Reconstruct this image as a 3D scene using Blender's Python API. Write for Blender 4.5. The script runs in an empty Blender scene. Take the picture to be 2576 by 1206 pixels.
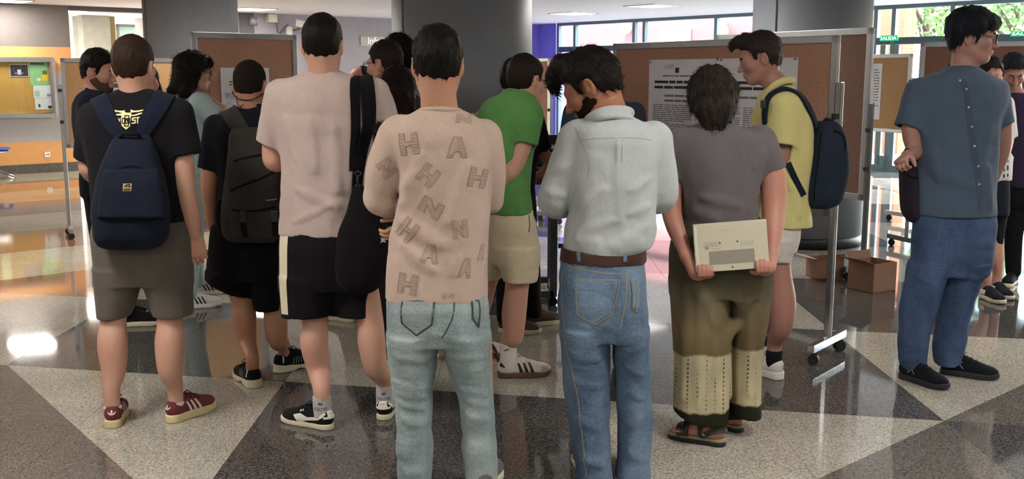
import bpy, bmesh, math, random
import numpy as np
from mathutils import Vector, Matrix

# ------------------------------------------------------------------ scene, camera, world, exposure
scene = bpy.context.scene
COL = scene.collection
W_PX, H_PX, F_PX, Y_HOR, CAM_H = 2576.0, 1206.0, 2600.0, 185.0, 1.58
TH = math.atan((H_PX/2 - Y_HOR)/F_PX)
cam_data = bpy.data.cameras.new('camera')
cam_data.sensor_width = 36.0
cam_data.lens = 36.0*F_PX/W_PX
cam_data.clip_end = 300
cam = bpy.data.objects.new('camera', cam_data)
cam.location = (0, 0, CAM_H)
cam.rotation_euler = (math.pi/2 - TH, 0, 0)
COL.objects.link(cam)
scene.camera = cam

vs = scene.view_settings
vs.view_transform = 'Standard'; vs.look = 'None'; vs.gamma = 1.0
vs.use_curve_mapping = False
vs.exposure = 1.33

world = bpy.data.worlds.new('World'); scene.world = world
world.use_nodes = True
wn = world.node_tree.nodes; wl = world.node_tree.links
wn.clear()
wo = wn.new('ShaderNodeOutputWorld'); wb = wn.new('ShaderNodeBackground'); ws = wn.new('ShaderNodeTexSky')
ws.sky_type = 'NISHITA'; ws.sun_disc = False
ws.sun_elevation = math.radians(48); ws.sun_rotation = math.radians(70)
ws.air_density = 1.2; ws.dust_density = 2.0
wb.inputs['Strength'].default_value = 1.45
wl.new(ws.outputs[0], wb.inputs[0]); wl.new(wb.outputs[0], wo.inputs[0])

sun_d = bpy.data.lights.new('sun', 'SUN'); sun_d.energy = 3.2; sun_d.angle = math.radians(0.6)
sun_d.color = (1.0, 0.94, 0.86)
sun = bpy.data.objects.new('sun', sun_d); COL.objects.link(sun)
sun.rotation_euler = Vector((0.25, 0.62, -0.75)).to_track_quat('-Z', 'Y').to_euler()

# ------------------------------------------------------------------ pixel -> place
CT, ST = math.cos(TH), math.sin(TH)
def P(px, py, D):
    """point seen at photo pixel (px,py) at ground distance D in front of the camera"""
    u = (px - W_PX/2)/F_PX; v = (H_PX/2 - py)/F_PX
    t = D/(CT + v*ST)
    return np.array((t*u, D, CAM_H + t*(v*CT - ST)))
def G(px, py):
    """floor point at pixel"""
    u = (px - W_PX/2)/F_PX; v = (H_PX/2 - py)/F_PX
    t = CAM_H/(ST - v*CT)
    return np.array((t*u, t*(CT + v*ST), 0.0))
def S(py, D):
    """metres per pixel at row py and distance D"""
    v = (H_PX/2 - py)/F_PX
    return D/(CT + v*ST)/F_PX

# ------------------------------------------------------------------ object helpers
def tag(o, label=None, cat=None, group=None, kind=None):
    if label: o['label'] = label
    if cat: o['category'] = cat
    if group: o['group'] = group
    if kind: o['kind'] = kind
    return o
def empty(name, loc, label=None, cat=None, group=None, rz=0.0):
    o = bpy.data.objects.new(name, None); COL.objects.link(o)
    o.location = tuple(loc); o.rotation_euler = (0, 0, rz); o.empty_display_size = 0.1
    return tag(o, label, cat, group)
def link(name, me, mat, parent=None, origin=None):
    """mesh given in world coordinates; origin = where the object sits"""
    o = bpy.data.objects.new(name, me); COL.objects.link(o)
    if mat is not None:
        if isinstance(mat, (list, tuple)):
            for m in mat: me.materials.append(m)
        else:
            me.materials.append(mat)
    org = np.array(origin if origin is not None else (parent.location if parent else (0, 0, 0)), float)
    par = parent
    if origin is not None or parent is not None:
        n = len(me.vertices)
        co = np.empty(n*3, np.float32); me.vertices.foreach_get('co', co)
        co = (co.reshape(-1, 3) - org.astype(np.float32)); me.vertices.foreach_set('co', co.ravel())
    if par is None:
        o.location = tuple(org)
    else:
        top = np.zeros(3); p = par
        while p is not None:
            top += np.array(p.location); p = p.parent
        o.parent = par
        o.location = tuple(org - top)
    me.update()
    return o
def wloc(o):
    t = np.zeros(3)
    while o is not None:
        t += np.array(o.location); o = o.parent
    return t
def part(name, me, mat, parent, kind=None):
    o = link(name, me, mat, parent, origin=wloc(parent))
    if kind: o['kind'] = kind
    return o
def mesh_np(name, v, f, smooth=True):
    me = bpy.data.meshes.new(name)
    v = np.asarray(v, np.float32); f = np.asarray(f, np.int32)
    me.vertices.add(len(v)); me.vertices.foreach_set('co', v.ravel())
    k = f.shape[1]
    me.loops.add(f.size); me.loops.foreach_set('vertex_index', f.ravel())
    me.polygons.add(len(f))
    me.polygons.foreach_set('loop_start', np.arange(0, f.size, k, dtype=np.int32))
    me.polygons.foreach_set('loop_total', np.full(len(f), k, np.int32))
    if smooth: me.polygons.foreach_set('use_smooth', np.ones(len(f), bool))
    me.update(calc_edges=True); me.validate()
    return me

class MB:
    """collects simple shapes into one mesh"""
    def __init__(s): s.v = []; s.f = []; s.sm = []
    def add(s, v, f, smooth=False):
        b = len(s.v); s.v += [tuple(map(float, p)) for p in v]
        s.f += [tuple(b+i for i in q) for q in f]; s.sm += [smooth]*len(f)
        return s
    def box(s, c, h, R=None):
        c = np.array(c, float); h = np.array(h, float)
        v = np.array([(x, y, z) for x in (-1, 1) for y in (-1, 1) for z in (-1, 1)])*h
        if R is not None: v = v @ np.array(R).T
        return s.add(v+c, [(0, 1, 3, 2), (4, 6, 7, 5), (0, 4, 5, 1), (2, 3, 7, 6), (0, 2, 6, 4), (1, 5, 7, 3)])
    def bar(s, a, b, w, h, up=(0, 0, 1)):
        a = np.array(a, float); b = np.array(b, float); d = b-a; L = np.linalg.norm(d); d = d/L
        up = np.array(up, float)
        if abs(d @ up) > .95: up = np.array((1., 0, 0))
        sx = np.cross(d, up); sx /= np.linalg.norm(sx); uz = np.cross(sx, d)
        R = np.stack([sx, d, uz], 1)
        return s.box((a+b)/2, (w/2, L/2, h/2), R)
    def tube(s, pts, r, n=8, closed=False):
        pts = np.array(pts, float); m = len(pts)
        rr = np.full(m, r) if np.isscalar(r) else np.array(r, float)
        T = np.gradient(pts, axis=0)
        if closed: T = np.roll(pts, -1, 0)-np.roll(pts, 1, 0)
        T /= np.linalg.norm(T, axis=1)[:, None]+1e-9
        ref = np.array((0, 0, 1.)) if abs(T[0, 2]) < .9 else np.array((1., 0, 0))
        V = []
        N = np.cross(T[0], ref); N /= np.linalg.norm(N)
        for i in range(m):
            N = N - T[i]*(N @ T[i]); N /= np.linalg.norm(N)+1e-9
            B = np.cross(T[i], N)
            for k in range(n):
                a = 2*math.pi*k/n
                V.append(pts[i]+rr[i]*(math.cos(a)*N+math.sin(a)*B))
        Fs = []
        for i in range(m if closed else m-1):
            for k in range(n):
                j = (i+1) % m
                Fs.append((i*n+k, i*n+(k+1) % n, j*n+(k+1) % n, j*n+k))
        if not closed:
            Fs.append(tuple(range(n-1, -1, -1))); Fs.append(tuple((m-1)*n+k for k in range(n)))
        return s.add(V, Fs, True)
    def lathe(s, prof, c, axis='z', n=32):
        V = []; Fs = []; c = np.array(c, float)
        for (r, z) in prof:
            for k in range(n):
                a = 2*math.pi*k/n
                p = (r*math.cos(a), r*math.sin(a), z)
                if axis == 'y': p = (p[0], p[2], p[1])
                if axis == 'x': p = (p[2], p[0], p[1])
                V.append(c+np.array(p))
        for i in range(len(prof)-1):
            for k in range(n):
                Fs.append((i*n+k, i*n+(k+1) % n, (i+1)*n+(k+1) % n, (i+1)*n+k))
        Fs.append(tuple(range(n-1, -1, -1))); Fs.append(tuple((len(prof)-1)*n+k for k in range(n)))
        return s.add(V, Fs, True)
    def prism(s, poly, z0, z1):
        n = len(poly)
        v = [(p[0], p[1], z0) for p in poly]+[(p[0], p[1], z1) for p in poly]
        f = [tuple(range(n-1, -1, -1)), tuple(range(n, 2*n))]+[(i, (i+1) % n, n+(i+1) % n, n+i) for i in range(n)]
        return s.add(v, f)
    def quad(s, a, b, c, d): return s.add([a, b, c, d], [(0, 1, 2, 3)])
    def mesh(s, name='m', bevel=0.0):
        me = bpy.data.meshes.new(name)
        me.from_pydata(s.v, [], s.f)
        me.polygons.foreach_set('use_smooth', np.array(s.sm, bool))
        bm = bmesh.new(); bm.from_mesh(me)
        bmesh.ops.recalc_face_normals(bm, faces=bm.faces)
        if bevel > 0:
            bmesh.ops.bevel(bm, geom=list(bm.edges), offset=bevel, segments=2, affect='EDGES', profile=.6)
        bm.to_mesh(me); bm.free(); me.update()
        return me
    def build(s, name, mat, parent=None, bevel=0.0, origin=None):
        me = s.mesh(name, bevel)
        if parent is not None: return part(name, me, mat, parent)
        if origin is None:
            a = np.array(s.v); origin = ((a[:, 0].min()+a[:, 0].max())/2, (a[:, 1].min()+a[:, 1].max())/2, a[:, 2].min())
        return link(name, me, mat, None, origin)

_rng = np.random.default_rng(7)
_NT = _rng.random((32, 32, 32)).astype(np.float32)*2-1
def vnoise(p):
    """smooth value noise -1..1, p (N,3)"""
    i = np.floor(p).astype(np.int64); f = (p-i).astype(np.float32); f = f*f*(3-2*f)
    i &= 31; j = (i+1) & 31
    x0, y0, z0 = i[:, 0], i[:, 1], i[:, 2]; x1, y1, z1 = j[:, 0], j[:, 1], j[:, 2]
    fx, fy, fz = f[:, 0], f[:, 1], f[:, 2]
    a = _NT[x0, y0, z0]*(1-fx)+_NT[x1, y0, z0]*fx
    b = _NT[x0, y1, z0]*(1-fx)+_NT[x1, y1, z0]*fx
    c = _NT[x0, y0, z1]*(1-fx)+_NT[x1, y0, z1]*fx
    d = _NT[x0, y1, z1]*(1-fx)+_NT[x1, y1, z1]*fx
    return (a*(1-fy)+b*fy)*(1-fz)+(c*(1-fy)+d*fy)*fz

# ------------------------------------------------------------------ signed-distance modelling
def rotm(yaw=0, pitch=0, roll=0):
    """columns = local x,y,z in world. yaw 0 faces +y (away from camera), 90 faces +x; pitch>0 looks down"""
    y = math.radians(-yaw); p = math.radians(-pitch); r = math.radians(roll)
    Rz = np.array(((math.cos(y), -math.sin(y), 0), (math.sin(y), math.cos(y), 0), (0, 0, 1)))
    Rx = np.array(((1, 0, 0), (0, math.cos(p), -math.sin(p)), (0, math.sin(p), math.cos(p))))
    Ry = np.array(((math.cos(r), 0, math.sin(r)), (0, 1, 0), (-math.sin(r), 0, math.cos(r))))
    return Rz @ Rx @ Ry

class Limb:
    def __init__(s, pts, rad, squash=None, dens=0):
        pts = np.array(pts, float); rad = np.array(rad, float)
        if rad.ndim == 0: rad = np.full(len(pts), float(rad))
        if dens and len(pts) > 2:
            pts, rad = cat_rom(pts, rad, dens)
        s.p = pts; s.r = rad; s.sq = squash
        m = rad.max()
        s.lo = pts.min(0)-m; s.hi = pts.max(0)+m
    def __call__(s, q):
        best = None
        P_ = s.p
        if s.sq is not None:
            n, k = s.sq; n = np.array(n, float); n /= np.linalg.norm(n)
            q = q + np.outer(q @ n, n)*(1/k-1); P_ = P_ + np.outer(P_ @ n, n)*(1/k-1)
        for i in range(len(P_)-1):
            a, b = P_[i], P_[i+1]; ab = b-a; L2 = ab @ ab+1e-12
            pa = q-a
            t = np.clip((pa @ ab)/L2, 0, 1)
            d = np.sqrt(((pa-t[:, None]*ab)**2).sum(1))-(s.r[i]+t*(s.r[i+1]-s.r[i]))
            best = d if best is None else np.minimum(best, d)
        return best
def cat_rom(pts, rad, n):
    A = np.concatenate([pts, rad[:, None]], 1)
    A = np.concatenate([2*A[:1]-A[1:2], A, 2*A[-1:]-A[-2:-1]])
    out = []
    for i in range(1, len(A)-2):
        for k in range(n):
            t = k/n; p0, p1, p2, p3 = A[i-1:i+3]
            out.append(.5*((2*p1)+(-p0+p2)*t+(2*p0-5*p1+4*p2-p3)*t*t+(-p0+3*p1-3*p2+p3)*t**3))
    out.append(A[-2]); out = np.array(out)
    return out[:, :3], np.maximum(out[:, 3], 1e-3)

class Ell:
    def __init__(s, c, r, R=None):
        s.c = np.array(c, float); s.r = np.array(r, float); s.R = np.eye(3) if R is None else np.array(R)
        m = s.r.max(); s.lo = s.c-m; s.hi = s.c+m
    def __call__(s, q):
        l = (q-s.c) @ s.R
        k0 = np.sqrt(((l/s.r)**2).sum(1)); k1 = np.sqrt(((l/s.r**2)**2).sum(1))+1e-9
        return k0*(k0-1)/k1
class RBox:
    def __init__(s, c, h, rad=.01, R=None):
        s.c = np.array(c, float); s.h = np.array(h, float); s.rad = rad; s.R = np.eye(3) if R is None else np.array(R)
        m = np.linalg.norm(s.h); e = np.abs(s.R) @ s.h; s.lo = s.c-e; s.hi = s.c+e
    def __call__(s, q):
        l = np.abs((q-s.c) @ s.R)-(s.h-s.rad)
        return np.sqrt((np.maximum(l, 0)**2).sum(1))+np.minimum(l.max(1), 0)-s.rad
class ZLoft:
    """stack of superellipse sections: rows (z, cx, cy, rx, ry)"""
    def __init__(s, rows, n=2.3, dens=5, open_top=False, shear=None):
        A = np.array(sorted([tuple(r) for r in rows]), float)
        if dens and len(A) > 2:
            z = A[:, 0]; out = []
            for i in range(len(A)-1):
                for k in range(dens): out.append(z[i]+(z[i+1]-z[i])*k/dens)
            out.append(z[-1]); zz = np.array(out)
            m = np.zeros_like(A[:, 1:])
            d = (A[1:, 1:]-A[:-1, 1:])/(np.diff(z)[:, None]+1e-9)
            m[1:-1] = np.where(d[1:]*d[:-1] > 0, 2*d[1:]*d[:-1]/(d[1:]+d[:-1]+np.where(d[1:]+d[:-1] == 0, 1, 0)), 0)
            m[0] = d[0]; m[-1] = d[-1]
            B = []
            for zq in zz:
                i = min(max(np.searchsorted(z, zq, 'right')-1, 0), len(z)-2)
                h = z[i+1]-z[i]; t = (zq-z[i])/h
                B.append((2*t**3-3*t*t+1)*A[i, 1:]+(t**3-2*t*t+t)*h*m[i]+(-2*t**3+3*t*t)*A[i+1, 1:]+(t**3-t*t)*h*m[i+1])
            A = np.concatenate([zz[:, None], np.array(B)], 1)
        s.A = A; s.n = n
        s.lo = np.array(((A[:, 1]-A[:, 3]).min(), (A[:, 2]-A[:, 4]).min(), A[0, 0]))
        s.hi = np.array(((A[:, 1]+A[:, 3]).max(), (A[:, 2]+A[:, 4]).max(), A[-1, 0]))
    def __call__(s, q):
        A = s.A; z = q[:, 2]
        cx = np.interp(z, A[:, 0], A[:, 1]); cy = np.interp(z, A[:, 0], A[:, 2])
        rx = np.interp(z, A[:, 0], A[:, 3]); ry = np.interp(z, A[:, 0], A[:, 4])
        x = q[:, 0]-cx; y = q[:, 1]-cy
        rn = (np.abs(x/rx)**s.n+np.abs(y/ry)**s.n)**(1/s.n)+1e-6
        rho = np.sqrt(x*x+y*y)
        d = np.where(rn > .05, (1-1/rn)*rho, -np.minimum(rx, ry))
        d = np.maximum(d, -np.minimum(rx, ry))*.9
        dz = np.maximum(z-A[-1, 0], A[0, 0]-z)
        return np.where((dz > 0) & (d > 0), np.sqrt(np.maximum(dz, 0)**2+np.maximum(d, 0)**2), np.maximum(d, dz))
class Inset:
    def __init__(s, base, k): s.b = base; s.k = k; s.lo = base.lo+k*0; s.hi = base.hi
    def __call__(s, q): return s.b(q)+s.k
class Fn:
    def __init__(s, f, lo, hi): s.f = f; s.lo = np.array(lo, float); s.hi = np.array(hi, float)
    def __call__(s, q): return s.f(q)

class Shape:
    def __init__(s): s.ops = []
    def u(s, prim, k=.0): s.ops.append(('u', prim, k)); return s
    def sub(s, prim, k=.0): s.ops.append(('s', prim, k)); return s
    def cut(s, point, normal, k=.0):
        """removes everything on the side the normal points to"""
        n = np.array(normal, float); n /= np.linalg.norm(n); c = float(np.dot(n, point))
        s.ops.append(('i', Fn(lambda q, n=n, c=c: q @ n-c, (-99,)*3, (99,)*3), k)); return s
    def cutfn(s, f, k=.0): s.ops.append(('i', Fn(f, (-99,)*3, (99,)*3), k)); return s
    def disp(s, f): s.ops.append(('d', Fn(f, (-99,)*3, (99,)*3), 0)); return s
    def bounds(s):
        L = [o[1].lo for o in s.ops if o[0] == 'u']; H = [o[1].hi for o in s.ops if o[0] == 'u']
        return np.min(L, 0), np.max(H, 0)
    def __call__(s, q, blk=None):
        """blk: (lo,hi,idx) block boxes so that far primitives are skipped; q then is (nb, m, 3)"""
        if blk is None:
            d = np.full(len(q), 9., np.float64)
            for op, pr, k in s.ops: d = comb(op, d, pr(q), k)
            return d
        nb, m, _ = q.shape
        d = np.full((nb, m), 9.); lo, hi = blk
        for op, pr, k in s.ops:
            if op in 'us':
                e = k+.03
                sel = np.where(((lo-e) < pr.hi).all(1) & ((hi+e) > pr.lo).all(1))[0]
            else:
                sel = np.arange(nb)
            if len(sel) == 0: continue
            v = pr(q[sel].reshape(-1, 3)).reshape(len(sel), m)
            d[sel] = comb(op, d[sel], v, k)
        return d
    def grad(s, q, e=.004):
        g = np.stack([s(q+np.eye(3)[i]*e)-s(q-np.eye(3)[i]*e) for i in range(3)], 1)
        return g/(np.linalg.norm(g, axis=1)[:, None]+1e-9)
    def snap(s, q, it=5, off=0.):
        q = np.array(q, float)
        for _ in range(it):
            d = np.clip(s(q)-off, -.06, .06)
            q = q-s.grad(q)*d[:, None]*.9
        return q
def comb(op, a, b, k):
    if op == 'd': return a+b
    if op == 's': b = -b
    if op == 'u':
        if k <= 0: return np.minimum(a, b)
        h = np.maximum(k-np.abs(a-b), 0)/k
        return np.minimum(a, b)-h*h*k*.25
    if k <= 0: return np.maximum(a, b)
    h = np.maximum(k-np.abs(a-b), 0)/k
    return np.maximum(a, b)+h*h*k*.25

def sdf_mesh(shape, vox, box=None, hole=None, name='m', raw=False):
    lo, hi = shape.bounds() if box is None else (np.array(box[0], float), np.array(box[1], float))
    pad = 2*vox if box is None else 0
    lo = lo-pad-(.02 if box is None else 0); hi = hi+pad+(.02 if box is None else 0)
    B = 8; nb = np.maximum(np.ceil((hi-lo)/(vox*B)).astype(int), 1)
    idx = np.stack(np.meshgrid(*[np.arange(n) for n in nb], indexing='ij'), -1).reshape(-1, 3)
    blo = lo+idx*vox*B; bhi = blo+vox*B
    dc = shape((blo+bhi)/2)
    act = np.where(np.abs(dc) < vox*B*.87*1.7+.01)[0]
    dims = nb*B+1
    Gd = np.ones(tuple(nb*B), np.float32)
    sg = np.where(dc.reshape(nb) < 0, -1., 1.).astype(np.float32)
    Gd = np.repeat(np.repeat(np.repeat(sg, B, 0), B, 1), B, 2)
    Gd = np.pad(Gd, ((0, 1),)*3, mode='edge')
    off = np.stack(np.meshgrid(*[np.arange(B)]*3, indexing='ij'), -1).reshape(-1, 3)
    CH = 600
    for c in range(0, len(act), CH):
        a = act[c:c+CH]
        q = blo[a][:, None, :]+off[None]*vox
        d = shape(q, (blo[a], bhi[a]))
        ii = idx[a][:, None, :]*B+off[None]
        Gd[ii[..., 0], ii[..., 1], ii[..., 2]] = d
    Gd[-1] = Gd[-2]; Gd[:, -1] = Gd[:, -2]; Gd[:, :, -1] = Gd[:, :, -2]
    neg = Gd < 0
    n0, n1, n2 = Gd.shape
    cnt = np.zeros((n0-1, n1-1, n2-1), np.int8)
    for a in (0, 1):
        for b in (0, 1):
            for c in (0, 1): cnt += neg[a:n0-1+a, b:n1-1+b, c:n2-1+c]
    cells = np.argwhere((cnt > 0) & (cnt < 8))
    if len(cells) == 0: raise RuntimeError('empty '+name)
    vid = np.full((n0-1, n1-1, n2-1), -1, np.int32); vid[cells[:, 0], cells[:, 1], cells[:, 2]] = np.arange(len(cells))
    cor = np.array([(a, b, c) for a in (0, 1) for b in (0, 1) for c in (0, 1)])
    cv = np.stack([Gd[cells[:, 0]+a, cells[:, 1]+b, cells[:, 2]+c] for a, b, c in cor], 1).astype(np.float64)
    acc = np.zeros((len(cells), 3)); num = np.zeros(len(cells))
    for i in range(8):
        for j in range(i+1, 8):
            if np.abs(cor[i]-cor[j]).sum() != 1: continue
            m = (cv[:, i] < 0) != (cv[:, j] < 0)
            t = np.where(m, cv[:, i]/(cv[:, i]-cv[:, j]+1e-12), 0)
            pnt = cor[i][None]+t[:, None]*(cor[j]-cor[i])[None]
            acc += np.where(m[:, None], pnt, 0); num += m
    V = lo+(cells+acc/num[:, None])*vox
    Fs = []
    for ax in range(3):
        o = [(0, 0, 0)]*3
        sl0 = [slice(1, n0-1), slice(1, n1-1), slice(1, n2-1)]
        sl0[ax] = slice(0, Gd.shape[ax]-1); sl1 = list(sl0); sl1[ax] = slice(1, Gd.shape[ax])
        A_ = neg[tuple(sl0)]; B_ = neg[tuple(sl1)]
        e = np.argwhere(A_ != B_)
        if len(e) == 0: continue
        inside = A_[e[:, 0], e[:, 1], e[:, 2]]
        base = e.copy()
        for k in range(3):
            if k != ax: base[:, k] += 1
        u_, v_ = (ax+1) % 3, (ax+2) % 3
        def cell(du, dv):
            t = base.copy(); t[:, u_] += du; t[:, v_] += dv
            return vid[t[:, 0], t[:, 1], t[:, 2]]
        q = np.stack([cell(-1, -1), cell(0, -1), cell(0, 0), cell(-1, 0)], 1)
        q[~inside] = q[~inside][:, ::-1]
        Fs.append(q)
    Fs = np.concatenate(Fs); Fs = Fs[(Fs >= 0).all(1)]
    if hole:
        c = V[Fs].mean(1); keep = np.ones(len(Fs), bool)
        for (a, b) in hole: keep &= ~((c > np.array(a)) & (c < np.array(b))).all(1)
        Fs = Fs[keep]
    if raw: return V, Fs
    return mesh_np(name, V, Fs)
def join_np(parts):
    V = []; Fs = []; n = 0
    for v, f in parts: V.append(v); Fs.append(f+n); n += len(v)
    return np.concatenate(V), np.concatenate(Fs)

def resample(pts, n):
    pts = np.array(pts, float)
    if len(pts) > 2: pts, _ = cat_rom(pts, np.ones(len(pts)), 12)
    L = np.r_[0, np.cumsum(np.linalg.norm(np.diff(pts, axis=0), axis=1))]
    t = np.linspace(0, L[-1], n)
    return np.stack([np.interp(t, L, pts[:, i]) for i in range(3)], 1)
def ribbon(pts, w, th, shape=None, n=None, off=0., side=None, nrm=None, close=.0):
    """flat strap along a path; with shape it is laid on that surface. returns MB"""
    pts = np.array(pts, float)
    if n is None:
        L = np.linalg.norm(np.diff(pts, axis=0), axis=1).sum(); n = int(max(4, min(60, L/.018)))
    c = resample(pts, n)
    ww = np.interp(np.linspace(0, 1, n), np.linspace(0, 1, len(w)), w) if hasattr(w, '__len__') else np.full(n, w)
    if shape is not None:
        c = shape.snap(c, off=off); N = shape.grad(c)
        for _ in range(2): c[1:-1] = (c[:-2]+2*c[1:-1]+c[2:])/4
    else:
        N = np.tile(np.array(nrm if nrm is not None else (0, -1, 0), float), (n, 1))
    T = np.gradient(c, axis=0); T /= np.linalg.norm(T, axis=1)[:, None]+1e-9
    Sd = np.cross(T, N); Sd /= np.linalg.norm(Sd, axis=1)[:, None]+1e-9
    if side is not None: Sd = np.tile(np.array(side, float), (n, 1))
    l = c+Sd*ww[:, None]/2; r = c-Sd*ww[:, None]/2; mid = c.copy()
    if shape is not None:
        l = shape.snap(l, 3, off); r = shape.snap(r, 3, off)
    V = []
    for i in range(n):
        V += [l[i]-N[i]*close, l[i]+N[i]*th*.7, mid[i]+N[i]*th, r[i]+N[i]*th*.7, r[i]-N[i]*close]
    Fs = []
    for i in range(n-1):
        for k in range(4): Fs.append((i*5+k, i*5+k+1, (i+1)*5+k+1, (i+1)*5+k))
        Fs.append((i*5+4, i*5, (i+1)*5, (i+1)*5+4))
    Fs += [(0, 1, 2, 3, 4), tuple((n-1)*5+k for k in (4, 3, 2, 1, 0))]
    m = MB(); m.add(V, Fs, False); return m
def decal(name, polys, shape, mat, parent, off=.0015, seg=.015, ray=(0, 1, 0)):
    """polys: list of lists of world points (flat, roughly in front of the surface); laid on the surface along ray"""
    bm = bmesh.new()
    for pl in polys:
        vs_ = [bm.verts.new(tuple(map(float, p))) for p in pl]
        try: bm.faces.new(vs_)
        except Exception: pass
    bm.normal_update()
    bmesh.ops.triangulate(bm, faces=bm.faces)
    for _ in range(5):
        es = [e for e in bm.edges if e.calc_length() > seg]
        if not es: break
        bmesh.ops.subdivide_edges(bm, edges=es, cuts=1)
        bmesh.ops.triangulate(bm, faces=bm.faces)
    q = np.array([v.co[:] for v in bm.verts], float); r = np.array(ray, float); r /= np.linalg.norm(r)
    if shape is not None:
        t = np.zeros(len(q))
        q = q-r*.35
        for _ in range(40):
            d = shape(q+r*t[:, None])-off; t += np.clip(d, -.03, .05)*.8
        q = q+r*t[:, None]
    for v, c in zip(bm.verts, q): v.co = c
    bm.normal_update()
    me = bpy.data.meshes.new(name); bm.to_mesh(me); bm.free()
    return part(name, me, mat, parent) if parent is not None else me
def text_polys(txt, size=1.0, font_res=3):
    cu = bpy.data.curves.new('t', 'FONT'); cu.body = txt; cu.size = size; cu.resolution_u = font_res
    o = bpy.data.objects.new('t', cu); COL.objects.link(o)
    dg = bpy.context.evaluated_depsgraph_get(); me = o.evaluated_get(dg).to_mesh()
    v = np.array([x.co[:] for x in me.vertices]); f = [list(p.vertices) for p in me.polygons]
    o.evaluated_get(dg).to_mesh_clear()
    bpy.data.objects.remove(o); bpy.data.curves.remove(cu)
    return v, f
def text_mesh(txt, origin, ux, uz, height, width=None, th=.0):
    """flat lettering: origin = lower-left corner"""
    v, f = text_polys(txt)
    x0, x1 = v[:, 0].min(), v[:, 0].max(); y0, y1 = v[:, 1].min(), v[:, 1].max()
    sy = height/(y1-y0); sx = sy if width is None else width/(x1-x0)
    ux = np.array(ux, float); uz = np.array(uz, float)
    q = np.array(origin, float)+np.outer((v[:, 0]-x0)*sx, ux)+np.outer((v[:, 1]-y0)*sy, uz)
    return q, f
# ------------------------------------------------------------------ materials
def srgb(h):
    if isinstance(h, str):
        h = h.lstrip('#'); h = [int(h[i:i+2], 16)/255 for i in (0, 2, 4)]
    return tuple((c/12.92 if c <= .04045 else ((c+.055)/1.055)**2.4) for c in h)+(1.0,)
class NT:
    def __init__(s, name):
        s.m = bpy.data.materials.new(name); s.m.use_nodes = True
        s.t = s.m.node_tree; s.n = s.t.nodes; s.l = s.t.links
        s.b = s.n['Principled BSDF']
    def new(s, ty, **kw):
        n = s.n.new(ty)
        for k, v in kw.items():
            if k in n.inputs: n.inputs[k].default_value = v
            else: setattr(n, k, v)
        return n
    def set(s, **kw):
        for k, v in kw.items(): s.b.inputs[k.replace('_', ' ')].default_value = v
    def coord(s, scale=(1, 1, 1), rot=(0, 0, 0)):
        c = s.new('ShaderNodeTexCoord'); mp = s.new('ShaderNodeMapping')
        mp.inputs['Scale'].default_value = scale; mp.inputs['Rotation'].default_value = rot
        s.l.new(c.outputs['Object'], mp.inputs['Vector']); return mp.outputs[0]
    def noise(s, vec, scale, detail=3, rough=.55):
        n = s.new('ShaderNodeTexNoise'); n.inputs['Scale'].default_value = scale
        n.inputs['Detail'].default_value = detail; n.inputs['Roughness'].default_value = rough
        s.l.new(vec, n.inputs['Vector']); return n.outputs['Fac']
    def ramp(s, fac, stops):
        r = s.new('ShaderNodeValToRGB'); e = r.color_ramp.elements
        while len(e) < len(stops): e.new(.5)
        for i, (p, c) in enumerate(stops):
            e[i].position = p; e[i].color = c if len(c) == 4 else tuple(c)+(1,)
        s.l.new(fac, r.inputs[0]); return r.outputs[0]
    def mix(s, a, b, fac, mode='MIX'):
        n = s.new('ShaderNodeMix', data_type='RGBA', blend_type=mode)
        for sock, v in ((n.inputs[6], a), (n.inputs[7], b), (n.inputs[0], fac)):
            if hasattr(v, 'is_linked') or hasattr(v, 'links'): s.l.new(v, sock)
            else: sock.default_value = v
        return n.outputs[2]
    def bump(s, h, strength=.3, dist=.002, prev=None):
        b = s.new('ShaderNodeBump'); b.inputs['Strength'].default_value = strength; b.inputs['Distance'].default_value = dist
        s.l.new(h, b.inputs['Height'])
        if prev is not None: s.l.new(prev, b.inputs['Normal'])
        return b.outputs[0]
    def col(s, o): s.l.new(o, s.b.inputs['Base Color'])
    def nrm(s, o): s.l.new(o, s.b.inputs['Normal'])
def shade(c, k): return tuple(min(1, max(0, x*k)) for x in c[:3])+(1,)
MATS = {}
def plain(name, c, rough=.55, metal=0., var=.08, vs_=9., bump=0., bs=60., spec=.5):
    if name in MATS: return MATS[name]
    t = NT(name); c = srgb(c); v = t.coord()
    t.col(t.ramp(t.noise(v, vs_, 4), [(.3, shade(c, 1-var)), (.7, shade(c, 1+var))]))
    t.set(Roughness=rough, Metallic=metal); t.b.inputs['Specular IOR Level'].default_value = spec
    if bump: t.nrm(t.bump(t.noise(v, bs, 3), bump, .002))
    MATS[name] = t.m; return t.m
def fabric(name, c, var=.10, rough=.95, wr=.55, weave=520., fold=(9, 9, 4), spec=.12, sheen=None, fine=.25):
    if name in MATS: return MATS[name]
    t = NT(name); c = srgb(c); v = t.coord(); vf = t.coord(fold)
    n1 = t.noise(v, 14, 4); sp = t.noise(v, 260, 2)
    a = t.ramp(n1, [(.3, shade(c, 1-var)), (.7, shade(c, 1+var))])
    t.col(t.mix(a, t.ramp(sp, [(.35, shade(c, .72)), (.65, shade(c, 1.25))]), .28))
    h = t.bump(t.noise(v, weave, 2), fine, .001)
    t.nrm(t.bump(t.noise(vf, 1.6, 3, .5), wr, .012, h))
    t.set(Roughness=rough); t.b.inputs['Specular IOR Level'].default_value = spec
    lum = sum(c[:3])/3; t.b.inputs['Sheen Weight'].default_value = (.1 if lum > .08 else .02) if sheen is None else sheen; t.b.inputs['Sheen Roughness'].default_value = .6
    MATS[name] = t.m; return t.m
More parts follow.
